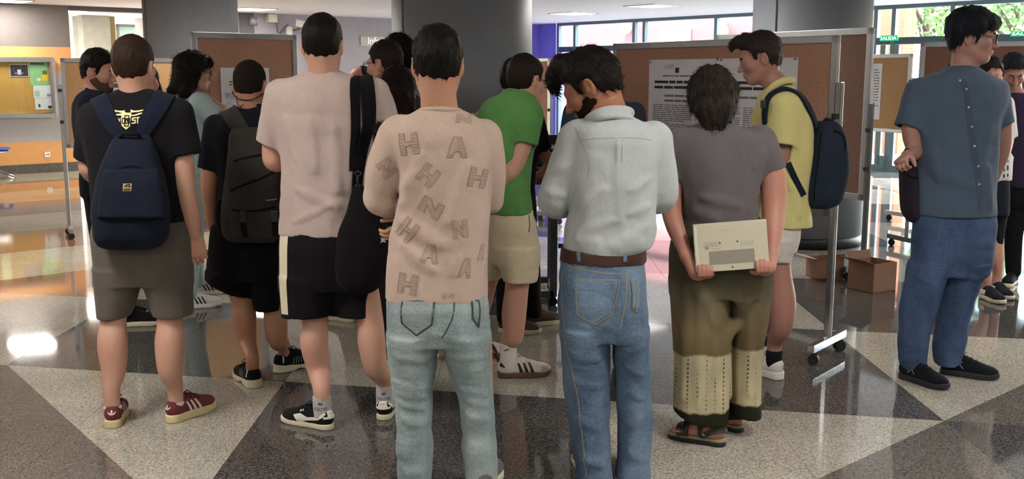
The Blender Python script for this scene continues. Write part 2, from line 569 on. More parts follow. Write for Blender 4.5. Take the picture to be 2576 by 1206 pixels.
def denim(name, base, fade, amt=.5, wr=.6):
    t = NT(name); c0, c1 = srgb(base), srgb(fade); v = t.coord(); vs2 = t.coord((1, 1, .18)); vf = t.coord((7, 7, 13))
    big = t.noise(t.coord((1, 1, .45)), 6.5, 4, .6)
    a = t.ramp(big, [(.36, c0), (.62, c1)])
    st = t.ramp(t.noise(vs2, 420, 2), [(.35, shade(c0, .7)), (.65, shade(c1, 1.12))])
    t.col(t.mix(a, st, .38))
    h = t.bump(t.noise(t.coord((1, 1, 1.4), (0, .7, 0)), 600, 2), .35, .001)
    t.nrm(t.bump(t.noise(vf, 1.5, 3, .5), wr, .014, h))
    t.set(Roughness=.9); t.b.inputs['Specular IOR Level'].default_value = .2
    return t.m
def skin(name, c):
    if name in MATS: return MATS[name]
    t = NT(name); c = srgb(c); v = t.coord()
    red = (min(1, c[0]*1.08), c[1]*.86, c[2]*.82, 1)
    a = t.ramp(t.noise(v, 11, 4), [(.35, c), (.7, red)])
    t.col(t.mix(a, t.ramp(t.noise(v, 180, 2), [(.4, shade(c, .82)), (.6, shade(c, 1.1))]), .25))
    t.nrm(t.bump(t.noise(v, 240, 3), .12, .001))
    t.set(Roughness=.5); t.b.inputs['Subsurface Weight'].default_value = .06
    t.b.inputs['Subsurface Radius'].default_value = (.012, .004, .002); t.b.inputs['Specular IOR Level'].default_value = .35
    MATS[name] = t.m; return t.m
def hairmat(name, c, c2=None, stretch=(1, 1, .12), sc=260, rough=.5, var=.5):
    if name in MATS: return MATS[name]
    t = NT(name); c = srgb(c); v = t.coord(stretch)
    n = t.noise(v, sc, 3)
    hi = srgb(c2) if c2 else shade(c, 1+var*1.4)
    t.col(t.ramp(n, [(.32, shade(c, 1-var)), (.72, hi)]))
    t.nrm(t.bump(n, .7, .004)); t.set(Roughness=rough); t.b.inputs['Specular IOR Level'].default_value = .12
    MATS[name] = t.m; return t.m
def granite(name, cols, rough=.05):
    if name in MATS: return MATS[name]
    t = NT(name); v = t.coord(); c = [srgb(x) for x in cols]
    a = t.ramp(t.noise(v, 95, 3, .65), [(.33, c[0]), (.48, c[1]), (.66, c[2])])
    vo = t.new('ShaderNodeTexVoronoi'); vo.inputs['Scale'].default_value = 150; t.l.new(v, vo.inputs['Vector'])
    sp = t.ramp(vo.outputs['Color'], [(.25, c[0]), (.7, c[2])])
    x = t.mix(a, sp, .42)
    big = t.ramp(t.noise(v, 1.3, 3), [(.3, (.82, .82, .82, 1)), (.7, (1.12, 1.12, 1.12, 1))])
    t.col(t.mix(x, big, 1.0, 'MULTIPLY'))
    rr = t.new('ShaderNodeMapRange'); t.l.new(t.noise(v, 5, 3), rr.inputs[0])
    rr.inputs[3].default_value = rough*.6; rr.inputs[4].default_value = rough*1.5
    t.l.new(rr.outputs[0], t.b.inputs['Roughness'])
    t.b.inputs['Specular IOR Level'].default_value = .55
    MATS[name] = t.m; return t.m
def emis(name, c, s):
    if name in MATS: return MATS[name]
    t = NT(name); t.set(Base_Color=srgb(c)); t.b.inputs['Emission Color'].default_value = srgb(c)
    t.b.inputs['Emission Strength'].default_value = s
    MATS[name] = t.m; return t.m
def glassmat(name, tint=(.94, .97, .97, 1)):
    if name in MATS: return MATS[name]
    t = NT(name); o = t.n['Material Output']
    tr = t.new('ShaderNodeBsdfTransparent'); tr.inputs[0].default_value = tint
    gl = t.new('ShaderNodeBsdfGlossy'); gl.inputs['Roughness'].default_value = .02
    mx = t.new('ShaderNodeMixShader')
    mx.inputs[0].default_value = .06; t.l.new(tr.outputs[0], mx.inputs[1]); t.l.new(gl.outputs[0], mx.inputs[2])
    t.l.new(mx.outputs[0], o.inputs[0]); t.n.remove(t.b)
    MATS[name] = t.m; return t.m
def cork(name, c):
    if name in MATS: return MATS[name]
    t = NT(name); c = srgb(c); v = t.coord()
    a = t.ramp(t.noise(v, 130, 4, .7), [(.3, shade(c, .55)), (.5, c), (.72, shade(c, 1.35))])
    t.col(t.mix(a, t.ramp(t.noise(v, 3, 3), [(.3, shade(c, .88)), (.7, shade(c, 1.1))]), .35))
    t.nrm(t.bump(t.noise(v, 180, 3), .3, .002)); t.set(Roughness=.95); t.b.inputs['Specular IOR Level'].default_value = .15
    MATS[name] = t.m; return t.m
def brickmat(name, c1, c2, mortar, scale):
    t = NT(name); v = t.coord()
    b = t.new('ShaderNodeTexBrick'); b.inputs['Scale'].default_value = scale
    b.inputs['Color1'].default_value = srgb(c1); b.inputs['Color2'].default_value = srgb(c2); b.inputs['Mortar'].default_value = srgb(mortar)
    b.inputs['Mortar Size'].default_value = .03
    c = t.new('ShaderNodeTexCoord'); sep = t.new('ShaderNodeSeparateXYZ'); cmb = t.new('ShaderNodeCombineXYZ')
    t.l.new(c.outputs['Object'], sep.inputs[0]); ad = t.new('ShaderNodeMath', operation='SUBTRACT')
    t.l.new(sep.outputs[0], ad.inputs[0]); t.l.new(sep.outputs[1], ad.inputs[1])
    t.l.new(ad.outputs[0], cmb.inputs[0]); t.l.new(sep.outputs[2], cmb.inputs[1]); t.l.new(cmb.outputs[0], b.inputs['Vector'])
    t.col(b.outputs[0]); t.set(Roughness=.9); return t.m
ALU = plain('aluminium', '#a9aaab', .38, .85, .05)
ALUD = plain('aluminium_dark', '#6d7072', .4, .8, .05)
BLK = plain('black_plastic', '#17171a', .45, 0, .1)
STEEL = plain('steel', '#b9bbc0', .22, 1., .04)
WHITE = plain('white_paint', '#e8e8ea', .6)
PAPER = plain('paper', '#dcdbe0', .75, 0, .03)
INK = plain('printed_ink', '#716f78', .8)
INKD = plain('printed_bold_ink', '#33323a', .8)
# ------------------------------------------------------------------ the hall
E1 = np.array((math.cos(math.radians(40.0)), math.sin(math.radians(40.0)), 0))     # along the left and back wall
E2 = np.array((E1[1], -E1[0], 0))                                                  # along the window wall, towards the camera
CORNER = np.array((.586, 23.49, 0)); ZC = 2.66
def WL(s, z=0., out=0.):   # point on the left/back wall, s metres from the corner towards the left; out = into the room
    return CORNER - E1*s + E2*out + np.array((0, 0, z))
def WR(s, z=0., out=0.):   # point on the window wall, s metres from the corner; out = into the room
    return CORNER + E2*s - E1*out + np.array((0, 0, z))
def wl_s(px):
    u = (px-W_PX/2)/F_PX   # x = u*y on the ray (ground trace)
    # CORNER - E1 s : x = u y
    return (CORNER[0]-u*CORNER[1])/(E1[0]-u*E1[1])
def wr_s(px):
    u = (px-W_PX/2)/F_PX
    return (u*CORNER[1]-CORNER[0])/(E2[0]-u*E2[1])
def zat(py, Y): return float(P(1288, py, Y)[2])
def structure(name, mb, mat, parent=None, bevel=0):
    o = mb.build(name, mat, parent, bevel)
    if parent is None: o['kind'] = 'structure'
    return o
def slab_quad(a, b, th, nrm):   # vertical wall piece between a and b (lower-left, upper-right), thickness away from nrm
    n = np.array(nrm, float); a = np.array(a, float); b = np.array(b, float)
    c0 = a; c1 = np.array((b[0], b[1], a[2])); c2 = b; c3 = np.array((a[0], a[1], b[2]))
    m = MB(); v = [c0, c1, c2, c3, c0-n*th, c1-n*th, c2-n*th, c3-n*th]
    m.add(v, [(0, 1, 2, 3), (7, 6, 5, 4), (0, 4, 5, 1), (1, 5, 6, 2), (2, 6, 7, 3), (3, 7, 4, 0)]); return m

# floor: granite slabs in a skewed grid
GL = granite('granite_light', ('#6f6b62', '#a39d90', '#d3cdbf'))
GD = granite('granite_dark', ('#232221', '#42403e', '#767370'))
GM = granite('granite_brown_grey', ('#3d3a36', '#5f5a54', '#878077'))
GC = granite('granite_cream', ('#8f8570', '#b5a88c', '#d6cab0'))
GS = granite('granite_salmon', ('#6b4b38', '#94694c', '#b58a68'))
fl = MB(); fl.add([(-20, -9, -.012), (16, -9, -.012), (16, 34, -.012), (-20, 34, -.012)], [(0, 1, 2, 3)])
floor = fl.build('floor', plain('joint', '#3a3835', .6), origin=(0, 0, 0)); floor['kind'] = 'structure'
XC = [-1.18+1.585*i for i in range(-8, 9)]
A0, AS, AV = 4.95, -.193, 1.70
def fpt(i, j): x = XC[i] if isinstance(i, int) else np.interp(i, range(len(XC)), XC); return (x, A0+j*AV+AS*x)
def cell_mat(i, j):
    ii = i-8   # cell 0 starts at X=-1.18
    par = (ii+j) % 2
    if XC[i] < -2.8 and j >= 1 or XC[i] < -4.4: return (GC, GS) if par else (GS, GC)
    if j == -1 and ii == -1: return (GL, GM)          # diagonal  \ : upper right light
    if j == -1 and ii == 1: return (GL, GM)           # diagonal  /
    if j == 0 and ii == 2: return (GL, GM)
    return (GL, GL) if par == 0 else (GD, GD)
def clip_poly(poly, n, c):
    out = []
    for a, b in zip(poly, poly[1:]+poly[:1]):
        da, db = a[0]*n[0]+a[1]*n[1]-c, b[0]*n[0]+b[1]*n[1]-c
        if da <= 0: out.append(a)
        if da*db < 0:
            t = da/(da-db); out.append((a[0]+(b[0]-a[0])*t, a[1]+(b[1]-a[1])*t))
    return out
def shrink(poly, g):
    c = np.mean(np.array(poly), 0); out = []
    for p in poly:
        d = np.array(p)-c; L = np.linalg.norm(d); out.append(tuple(c+d*(1-g/L)))
    return out
far = {}
for i in range(len(XC)-1):
    for j in range(-4, 12):
        two = cell_mat(i, j); ii = i-8
        for a in (0, 1):
            for b in (0, 1):
                q = [fpt(i+a*.5, j+b*.5), fpt(i+a*.5+.5, j+b*.5), fpt(i+a*.5+.5, j+b*.5+.5), fpt(i+a*.5, j+b*.5+.5)]
                pieces = [(q, two[0])]
                if two[0] is not two[1]:
                    if (j == -1 and ii == -1):   # from top-left to bottom-right of the cell
                        p0, p1 = fpt(i, j+1), fpt(i+1, j)
                    else:
                        p0, p1 = fpt(i, j), fpt(i+1, j+1)
                    d = (p1[0]-p0[0], p1[1]-p0[1]); n = (d[1], -d[0]); c = n[0]*p0[0]+n[1]*p0[1]
                    up = clip_poly(q, n, c); dn = clip_poly(q, (-n[0], -n[1]), -c)
                    if j == -1 and ii == -1: pieces = [(up, two[0] if (n[0]*0+n[1]*1) < 0 else two[1]), (dn, two[1] if n[1] < 0 else two[0])]
                    else: pieces = [(up, two[0]), (dn, two[1])]
                for poly, m in pieces:
                    if len(poly) < 3: continue
                    A_ = abs(sum(p[0]*r[1]-p[1]*r[0] for p, r in zip(poly, poly[1:]+poly[:1])))/2
                    if A_ < .004: continue
                    c = np.mean(np.array(poly), 0)
                    if c[1] > 25 or c[1] < -8: continue
                    poly = shrink(poly, .0016)
                    vis = (c[1] > 3.2 and c[1] < 9.3 and abs(c[0]) < .52*c[1]+.7)
                    mb = MB().prism(poly, -.012, 0.)
                    if vis: structure('floor_slab', mb, m, floor)
                    else:
                        far.setdefault(m.name, (MB(), m))[0].prism(poly, -.012, 0.)
for k, (mb, m) in far.items():
    o = structure('floor_slabs_far', mb, m, floor); o['kind'] = 'stuff'

# ceiling
cl = MB().add([(-20, -9, ZC), (16, -9, ZC), (16, 34, ZC), (-20, 34, ZC)], [(3, 2, 1, 0)])
room_c = [tuple(WL(22)[:2]), tuple(CORNER[:2]), tuple(WR(17)[:2]), (11.5, -9), (-17, -9)]
cl = MB().prism(room_c, ZC, ZC+.25)
ceiling = structure('ceiling', cl, plain('ceiling_white', '#ededf2', .85, 0, .02))
LIGHTM = emis('panel_light', '#fff9f2', 20.5)
def panel(c, lbl, sz=.62, m=None):
    r = empty('ceiling_light', (c[0], c[1], ZC), lbl, 'light', 'square ceiling lights')
    R = np.stack([E1, E2, (0, 0, 1)], 1)
    f = MB()
    for s_ in (-1, 1):
        f.box(np.array((c[0], c[1], ZC-.008))+E1*s_*sz/2, (.015, sz/2+.015, .008), R)
        f.box(np.array((c[0], c[1], ZC-.008))+E2*s_*sz/2, (sz/2+.015, .015, .008), R)
    f.build('frame', WHITE, r)
    MB().box((c[0], c[1], ZC-.006), (sz/2-.015, sz/2-.015, .004), R).build('diffuser', m or LIGHTM, r)
def ceil_at(px, py): 
    Y = 15.
    for _ in range(40):
        z = P(px, py, Y)[2]; Y *= (ZC-CAM_H)/(z-CAM_H)
    return P(px, py, Y)
panel(ceil_at(1442, 33), 'lit square ceiling light above the purple wall and windows')
panel(ceil_at(634, 22), 'lit square ceiling light above the security camera')
panel(ceil_at(15, 1), 'lit square ceiling light at the left edge above the bulletin board')
panel(ceil_at(1640, 14), 'dim square ceiling light above the window with round lamps', .62, emis('panel_dim', '#f4f2f0', 1.2))
panel(ceil_at(2120, -40), 'lit square ceiling light beyond the right column')
for (x, y) in ((-2.2, 3.2), (1.6, 2.6), (-5.2, 6.6), (4.6, 5.6), (-2.6, 9.7), (1.0, 9.3), (-8.2, 9.6), (7.2, 8.2), (-5.5, 3.4), (-1.4, .4), (2.4, -.2), (-4.6, -2.6), (0.6, -3.8), (5.6, 2.2), (-9.5, 8)):
    panel((x, y), 'added square ceiling fill light overhead, out of the picture', .62)  # unseen panels added to fill light on backs, walls and boards

# left wall with painted bands, corridor opening, back wall
s_edge = wl_s(196); s_ret = wl_s(613)
wall_l = empty('wall_left', WL(s_edge)); wall_l['kind'] = 'structure'
BND = [(0., .145, granite('granite_skirting', ('#2a2624', '#4b4642', '#77706a'), .3), 'baseboard'), (.145, .5, plain('orange_paint', '#d69c62', .7, 0, .03), 'orange_band'),
       (.5, 1.6, plain('lilac_grey_paint', '#a6a3a8', .7, 0, .03), 'grey_band'), (1.6, 2.0, MATS['orange_paint'], 'orange_band'), (2.0, ZC, plain('taupe_paint', '#77706c', .75, 0, .05, 12), 'taupe_band')]
for z0, z1, m, nm in BND:
    slab_quad(WL(22, z0, .012 if z0 == 0 else 0), WL(s_edge, z1, .012 if z0 == 0 else 0), .25, E2).build(nm, m, wall_l)
wall_b = empty('wall_back', WL(s_ret)); wall_b['kind'] = 'structure'
GREYW = plain('grey_paint', '#a39fa7', .75, 0, .04)
slab_quad(WL(s_ret, 0), WL(0, ZC), .25, E2).build('wall_panel', GREYW, wall_b)
slab_quad(WL(s_ret-.02, 0, .02), WL(s_ret-.30, ZC, .02), .02, E2).build('dark_return', plain('dark_grey_paint', '#5b585c', .75), wall_b)
o = structure('trim_1', slab_quad(WL(s_edge+.0, ZC-.07), WL(s_ret, ZC), .25, E2), MATS['dark_grey_paint'])
# corridor behind the opening
def corr(pxa, pxb, dep, z0, z1, m, name, th=.2, parent=None):
    # piece parallel to the wall, dep metres behind it, seen between two pixel columns
    def pt(px, z):
        u = (px-W_PX/2)/F_PX; b = CORNER - E2*dep
        s = (b[0]-u*b[1])/(E1[0]-u*E1[1]); q = b-E1*s; return np.array((q[0], q[1], z))
    mb = slab_quad(pt(pxa, z0), pt(pxb, z1), th, E2)
    return structure(name, mb, m, parent)
YEL = plain('pale_yellow_paint', '#efe6b4', .8, 0, .02)
TEAL = plain('teal_door', '#93b4ac', .5, 0, .03)
corr(90, 640, 6.0, 0, 3.0, YEL, 'wall_corridor')
d1 = corr(319, 420, 5.9, 0, zat(70, 24), TEAL, 'door_1', .05); 
corr(314, 319, 5.85, 0, zat(62, 24), ALUD, 'door_frame', .05, d1)
corr(314, 420, 5.85, zat(70, 24), zat(62, 24), ALUD, 'door_frame', .05, d1)
d2 = corr(178, 191, 5.9, 0, zat(84, 24), plain('pale_blue_door', '#c3ced4', .5), 'door_2', .05)
corr(191, 194, 5.85, 0, zat(80, 24), ALUD, 'door_frame', .05, d2)
corr(195, 206, 5.85, zat(125, 24), zat(80, 24), plain('notice_grey', '#70706c', .6), 'window_9', .05)
corr(205, 229, 3.2, 0, 3.0, plain('pillar_white', '#c9ccca', .7), 'wall_pillar', .3)
corr(229, 297, 2.6, 0, 3.0, plain('pillar_green_grey', '#9a9c90', .7), 'wall_partition', .3)
corr(297, 309, 2.8, 0, 3.0, plain('olive_trim', '#857851', .7), 'trim_2', .3)
corr(372, 440, 3.0, 0, 3.0, MATS['pillar_white'], 'wall_partition_end', .3)
cc = MB(); b0 = WL(s_edge+3, ZC, 0); b1 = WL(s_ret-1, ZC, 0)
cc.add([b0, b1, b1-E2*7, b0-E2*7], [(0, 1, 2, 3)]); o = structure('ceiling_corridor', cc, MATS['ceiling_white'])
pc = WL((s_edge+s_ret)/2, 0, -4.5); panel((pc[0], pc[1]), 'lit square ceiling light inside the yellow corridor', .9, emis('corridor_light', '#fff6e0', 16.))
pc = WL((s_edge+s_ret)/2+1.2, 0, -1.4); panel((pc[0], pc[1]), 'lit square ceiling light at the corridor entrance', .9, MATS['corridor_light'])

# closing walls behind the camera and at the sides (out of the picture)
wm = plain('hall_white_paint', '#dedad2', .8)
a, b, c = np.array((*room_c[4], 0)), np.array((*room_c[3], 0)), np.array((*room_c[2], 0)); d = np.array((*room_c[0], 0))
structure('wall_rear', slab_quad(a, b+np.array((0, 0, ZC)), .2, (0, 1, 0)), wm)
structure('wall_right', slab_quad(c, b+np.array((0, 0, ZC)), .2, (-1, 0, 0)), wm)
dd = a-d; nn = np.array((dd[1], -dd[0], 0)); nn /= np.linalg.norm(nn)
structure('wall_side', slab_quad(d, a+np.array((0, 0, ZC)), .2, nn if nn[0] > 0 else -nn), wm)

# purple end wall and the glazing
PUR = plain('purple_paint', '#7d74d8', .6, 0, .04)
s0 = wr_s(1397)
structure('wall_purple', slab_quad(WR(0, 0), WR(s0, ZC), .25, -E1), PUR)
structure('trim_3', slab_quad(WL(1.6, 0, .012), WL(0, ZC, .012), .01, E2), PUR)
FRM = plain('window_frame_blue_grey', '#5c7078', .4, .3, .05)
FRD = plain('window_frame_dark', '#3f5260', .4, .3, .05)
GLS = glassmat('window_glass')
ztr = zat(125, 23.0)
cols_px = [1405, 1446, 1592, 1617, 1794, 1900, 2000, 2090, 2188, 2232, 2376, 2405]
ss = [wr_s(p) for p in cols_px]
while ss[-1] < 16.5: ss.append(ss[-1]+1.3)
k = 1
for i in range(len(ss)-1):
    wdw = empty('window_%d' % k, WR(ss[i], 0)); wdw['kind'] = 'structure'; k += 1
    w = .07
    m = MB(); m.bar(WR(ss[i], 0), WR(ss[i], ZC), .10, w, E2); m.build('mullion', FRM, wdw, .006)
    if i == len(ss)-2: MB().bar(WR(ss[i+1], 0), WR(ss[i+1], ZC), .10, w, E2).build('mullion', FRM, wdw)
    for z, hh in ((.05, .1), (ztr, .11), (ZC-.03, .06)):
        MB().bar(WR(ss[i]+w/2, z), WR(ss[i+1]-w/2, z), .09, hh).build('rail', FRD if z == ztr else FRM, wdw)
    for z0, z1 in ((.1, ztr-.055), (ztr+.055, ZC-.06)):
        slab_quad(WR(ss[i]+w/2, z0, 0), WR(ss[i+1]-w/2, z1, 0), .012, -E1).build('pane', GLS, wdw)
# door stiles below the transom, right of the second board
dr = empty('door_3', WR(wr_s(2210), 0)); dr['kind'] = 'structure'
for px in (2210, 2243):
    MB().bar(WR(wr_s(px), .1, .02), WR(wr_s(px), ztr-.06, .02), .06, .09, E2).build('stile', FRM, dr)
MB().bar(WR(wr_s(2210), .15, .02), WR(wr_s(2243), .15, .02), .06, .2).build('kick_rail', FRM, dr)

# exit signs
SGN = emis('exit_green', '#1f8a5a', .5); SGW = emis('exit_letters', '#dff2e6', 1.0)
def exit_sign(pxa, pxb, pya, pyb, lbl, out=.12):
    a = wr_s(pxa); b = wr_s(pxb)
    Y = WR(a)[1]
    z1, z0 = zat(pya, Y), zat(pyb, Y)
    r = empty('exit_sign', WR((a+b)/2, z0, out), lbl, 'sign', 'green exit signs')
    slab_quad(WR(a, z0, out), WR(b, z1, out), .03, -E1).build('sign_plate', SGN, r, .004)
    hgt = (z1-z0)*.62
    wdt = abs(b-a)*.88
    q, f = text_mesh('SALIDA', WR(a, z0, out+.004)+E2*abs(b-a)*.06+np.array((0, 0, (z1-z0)*.19)), E2, (0, 0, 1), hgt, wdt)
    MB().add(q, f).build('lettering', SGW, r)
exit_sign(2206, 2250, 90, 104, 'green SALIDA exit sign over the glass door beside the orange brick')
exit_sign(2528, 2600, 80, 92, 'green SALIDA exit sign at the right edge of the glazing')

# round columns
CM = plain('column_grey', '#7c8087', .55, 0, .05, 6, .1, 90)
def column(px, D, rad, lbl, m=CM):
    x = (px-W_PX/2)/F_PX*D
    r = empty('round_column', (x, D, 0), lbl, 'column', 'round grey columns')
    MB().lathe([(rad, 0), (rad, ZC)], (x, D, 0), n=72).build('shaft', m, r)
    MB().lathe([(rad+.012, 0), (rad+.012, .09), (rad, .10)], (x, D, 0), n=72).build('base_ring', BLK, r)
    MB().bar((x-rad*.78, D-rad*.64, .1), (x-rad*.78, D-rad*.64, ZC), .012, .012).build('seam', plain('seam_grey', '#5c6066', .6), r)
column(497, 12.1, .525, 'thick round grey column behind the left cork board')
column(1165, 7.9, .525, 'thick dark grey round column in the middle of the hall')
column(2027, 9.75, .535, 'thick round grey column behind the right cork boards')

# back wall fittings
def on_back(px, py, out=0.):
    s = wl_s(px); q = WL(s, 0, out); return np.array((q[0], q[1], zat(py, q[1])))
r = empty('alarm_bell', on_back(648, 60), 'grey dome alarm bell on the grey back wall', 'bell')
c = on_back(648, 53, .0)
bm_ = MB()
for k_, (rr, o_) in enumerate(()): pass
bell = Shape().u(Ell(c+E2*.03, (.075, .075, .075))).cut(c, -E2)
part('dome', sdf_mesh(bell, .012, name='dome'), plain('bell_grey', '#9b9b9d', .35, .4), r)
MB().box(c+E2*.02, (.08, .02, .08), np.stack([E1, E2, (0, 0, 1)], 1)).build('base_plate', ALUD, r, .004)
r = empty('junction_box', on_back(692, 55), 'cream junction box high on the grey back wall', 'box')
R12 = np.stack([E1, E2, (0, 0, 1)], 1)
c = on_back(692, 46, .06); MB().box(c, (.085, .06, .075), R12).build('case', plain('cream_plastic', '#d9d4c8', .5), r, .008)
MB().tube([on_back(703, 55, .05), on_back(706, 80, .05), on_back(712, 84, .05), on_back(722, 70, .05), on_back(730, 62, .1)], .012).build('conduit', ALUD, r)
r = empty('security_camera', on_back(734, 86), 'white bullet security camera on the grey back wall', 'camera')
c0, c1 = on_back(737, 58, .28), on_back(770, 68, .42)
MB().bar(c0, c1, .12, .11).build('housing', plain('camera_white', '#e2e0dc', .4), r, .01)
MB().bar(c0+np.array((0, 0, .06)), c1+np.array((0, 0, .066)), .14, .012).build('sunshade', MATS['camera_white'], r)
MB().bar(on_back(746, 72, .3), on_back(746, 76, .05), .03, .03).build('bracket', ALUD, r)
MB().box(on_back(735, 79, .04), (.05, .04, .09), R12).build('wall_mount', MATS['camera_white'], r, .01)
r = empty('information_sign', on_back(940, 115), 'pale grey sign reading Info on the back wall', 'sign')
a, b = on_back(913, 115, .02), on_back(990, 93, .02)
slab_quad(a, b, .03, E2).build('sign_plate', plain('sign_grey', '#b9b6ae', .5), r)
q, f = text_mesh('Información', on_back(931, 111, .024), E1, (0, 0, 1), b[2]-a[2]-.05, None)
MB().add(q, f).build('lettering', emis('sign_letters', '#f6f5f2', .3), r)
# reception hatch, lit from inside
r = empty('window_20', on_back(880, 230)); r['kind'] = 'structure'
slab_quad(on_back(838, 300, .01), on_back(985, 200, .01), .02, E2).build('pane', emis('hatch_light', '#f3ece4', 1.6), r)
for pa in (838, 866, 900, 985): MB().bar(on_back(pa, 300, .04), on_back(pa, 195, .04), .05, .05).build('mullion', FRM, r)
MB().bar(on_back(836, 195, .05), on_back(990, 195, .05), .08, .08).build('rail', STEEL, r)
slab_quad(on_back(872, 240, .03), on_back(884, 203, .03), .01, E2).build('notice', plain('hatch_orange', '#d59a68', .6), r)

# left wall fittings
def on_left(px, py, out=0.): return on_back(px, py, out)
r = empty('bulletin_board', on_left(60, 293), 'glazed cork bulletin board with posted notices on the orange wall', 'bulletin board')
slab_quad(on_left(-70, 288, .06), on_left(141, 152, .06), .05, E2).build('cork_panel', cork('cork_tan', '#c2954f'), r)
for a, b in (((-72, 150), (147, 150)), ((-72, 291), (147, 291)), ((144, 148), (144, 293))):
    MB().bar(on_left(*a, .07), on_left(*b, .07), .1, .07 if a[1] == b[1] else .06, (0, 0, 1)).build('frame', ALU, r)
slab_quad(on_left(-68, 287, .105), on_left(141, 153, .105), .006, E2).build('pane', GLS, r)
slab_quad(on_left(-40, 157, .066), on_left(72, 151, .066), .003, E2).build('title_strip', plain('title_grey', '#b8b2a6', .6), r)
q, f = text_mesh('información >> Estudiantes', on_left(-30, 156, .068), E1, (0, 0, 1), .035, .62)
MB().add(q, f).build('lettering', INKD, r)['kind'] = 'stuff'
def notice(pa, pb, lbl, m, extra=()):
    t = empty('notice', on_left((pa[0]+pb[0])/2, pb[1], .066), lbl, 'notice')
    slab_quad(on_left(pa[0], pb[1], .066), on_left(pb[0], pa[1], .066), .002, E2).build('sheet', m, t)
    for (x0, y0, x1, y1, mm) in extra:
        slab_quad(on_left(x0, y1, .068), on_left(x1, y0, .068), .001, E2).build('print', mm, t)
GRN = plain('print_green', '#8fc084', .7); YLW = plain('print_yellow', '#e3c12c', .7)
notice((38, 162), (85, 193), 'black photo print with white border pinned on the bulletin board', plain('photo_black', '#26242a', .5, 0, .4, 40), [(38, 162, 85, 163.4, PAPER), (38, 191.6, 85, 193, PAPER), (38, 162, 39.5, 193, PAPER), (83.5, 162, 85, 193, PAPER), (57, 175, 66, 188, PAPER), (50, 183, 72, 186, plain('photo_grey', '#8c8c92', .6))])
notice((87, 154), (132, 215), 'green notice with yellow figure pinned in the corner of the bulletin board', GRN, [(90, 158, 125, 163, INKD), (116, 188, 131, 204, YLW), (119, 178, 130, 187, plain('print_olive', '#5d5a38', .7)), (104, 196, 113, 204, PAPER)])
notice((93, 215), (137, 247), 'upper white leaflet with green square under the green notice', PAPER, [(96, 228, 108, 243, plain('print_mint', '#9fc4a8', .7)), (126, 236, 137, 243, plain('photo_grey', '#8c8c92', .6))])
notice((95, 247), (137, 276), 'lower white leaflet with small dark picture under the green notice', PAPER, [(103, 262, 108, 270, INKD), (127, 266, 137, 273, INKD)])
notice((-20, 162), (3, 236), 'pale yellow leaflet cut by the left edge of the picture', plain('print_cream', '#e6d9a0', .7))
r = empty('wall_socket', on_left(119, 395, 0), 'white double wall socket on the lower orange band', 'socket')
MB().box(on_left(119, 389, .01), (.042, .01, .042), R12).build('plate', WHITE, r, .004)
for dx in (-.015, .015): MB().box(on_left(119, 389, .021)+E1*dx, (.008, .004, .008), R12).build('outlet', INKD, r)

# blue chair by the left wall
def chair():
    c = G(-14, 449); r = empty('visitor_chair', c, 'blue plastic visitor chair with chrome legs beside the bulletin board', 'chair')
    BLU = plain('blue_plastic', '#2d4fa8', .4)
    ax = np.array((.92, .39, 0)); ay = np.array((-.39, .92, 0))
    def q(x, y, z): return c+ax*x+ay*y+np.array((0, 0, z))
    st = Shape().u(RBox(q(0, 0, .44), (.24, .23, .022), .02, np.stack([ax, ay, (0, 0, 1)], 1)))
    st.sub(Ell(q(-.02, 0, .56), (.25, .24, .115)), .02)
    part('seat', sdf_mesh(st, .012), BLU, r)
    bk = Shape().u(RBox(q(-.24, 0, .68), (.02, .22, .17), .02, np.stack([ax, ay, (0, 0, 1)], 1)))
    bk.sub(Ell(q(.1, 0, .68), (.335, .5, .4)), .02)
    part('backrest', sdf_mesh(bk, .012), BLU, r)
    for sy in (-1, 1):
        MB().tube([q(-.25, .2*sy, .6), q(-.24, .2*sy, .42), q(-.05, .2*sy, .41), q(.18, .2*sy, .41)], .012).build('side_rail', STEEL, r)
        MB().tube([q(.02, .2*sy, .41), q(.03, .2*sy, .12), q(.16, .2*sy, .05), q(.26, .2*sy, .012)], .013).build('leg', STEEL, r)
        MB().tube([q(.02, .2*sy, .14), q(-.12, .2*sy, .06), q(-.22, .2*sy, .012)], .013).build('leg', STEEL, r)
chair()
for nm, px, py in (('a', 0, 0),): pass

# outside: paving, brick building, lamps, sign, trees
o = MB().add([WR(-12, -.05, -.4), WR(30, -.05, -.4), WR(30, -.05, -40), WR(-12, -.05, -40)], [(0, 1, 2, 3)]).build('ground_outside', plain('paving', '#b9b4aa', .9)); o['kind'] = 'structure'
BRK = brickmat('pink_brick', '#a8625c', '#9c5650', '#b9857c', 9.0)
def out_pt(px, dep, z):
    u = (px-W_PX/2)/F_PX; b = CORNER + E1*dep
    s = (u*b[1]-b[0])/(E2[0]-u*E2[1]); q = b+E2*s; return np.array((q[0], q[1], z))
bld = empty('brick_building', out_pt(1700, 7, 0), 'pink brick building outside the tall windows', 'building')
m = slab_quad(out_pt(1330, 7, -.05), out_pt(1960, 7, 6.5), .4, -E1); m.build('wall', BRK, bld)
m = slab_quad(out_pt(1425, 6.97, .0), out_pt(1480, 6.97, 1.95), .05, -E1); m.build('white_doorway', plain('doorway_white', '#e6e4e0', .6), bld)  # plain white panel set against the brick as a doorway
bl2 = empty('brick_building', out_pt(2215, 3.6, 0), 'orange brick building corner seen above the green exit sign', 'building')
slab_quad(out_pt(1985, 3.6, -.05), out_pt(2256, 3.6, 6.5), .4, -E1).build('wall', brickmat('orange_brick', '#b0623c', '#a35632', '#bb8663', 9.0), bl2)
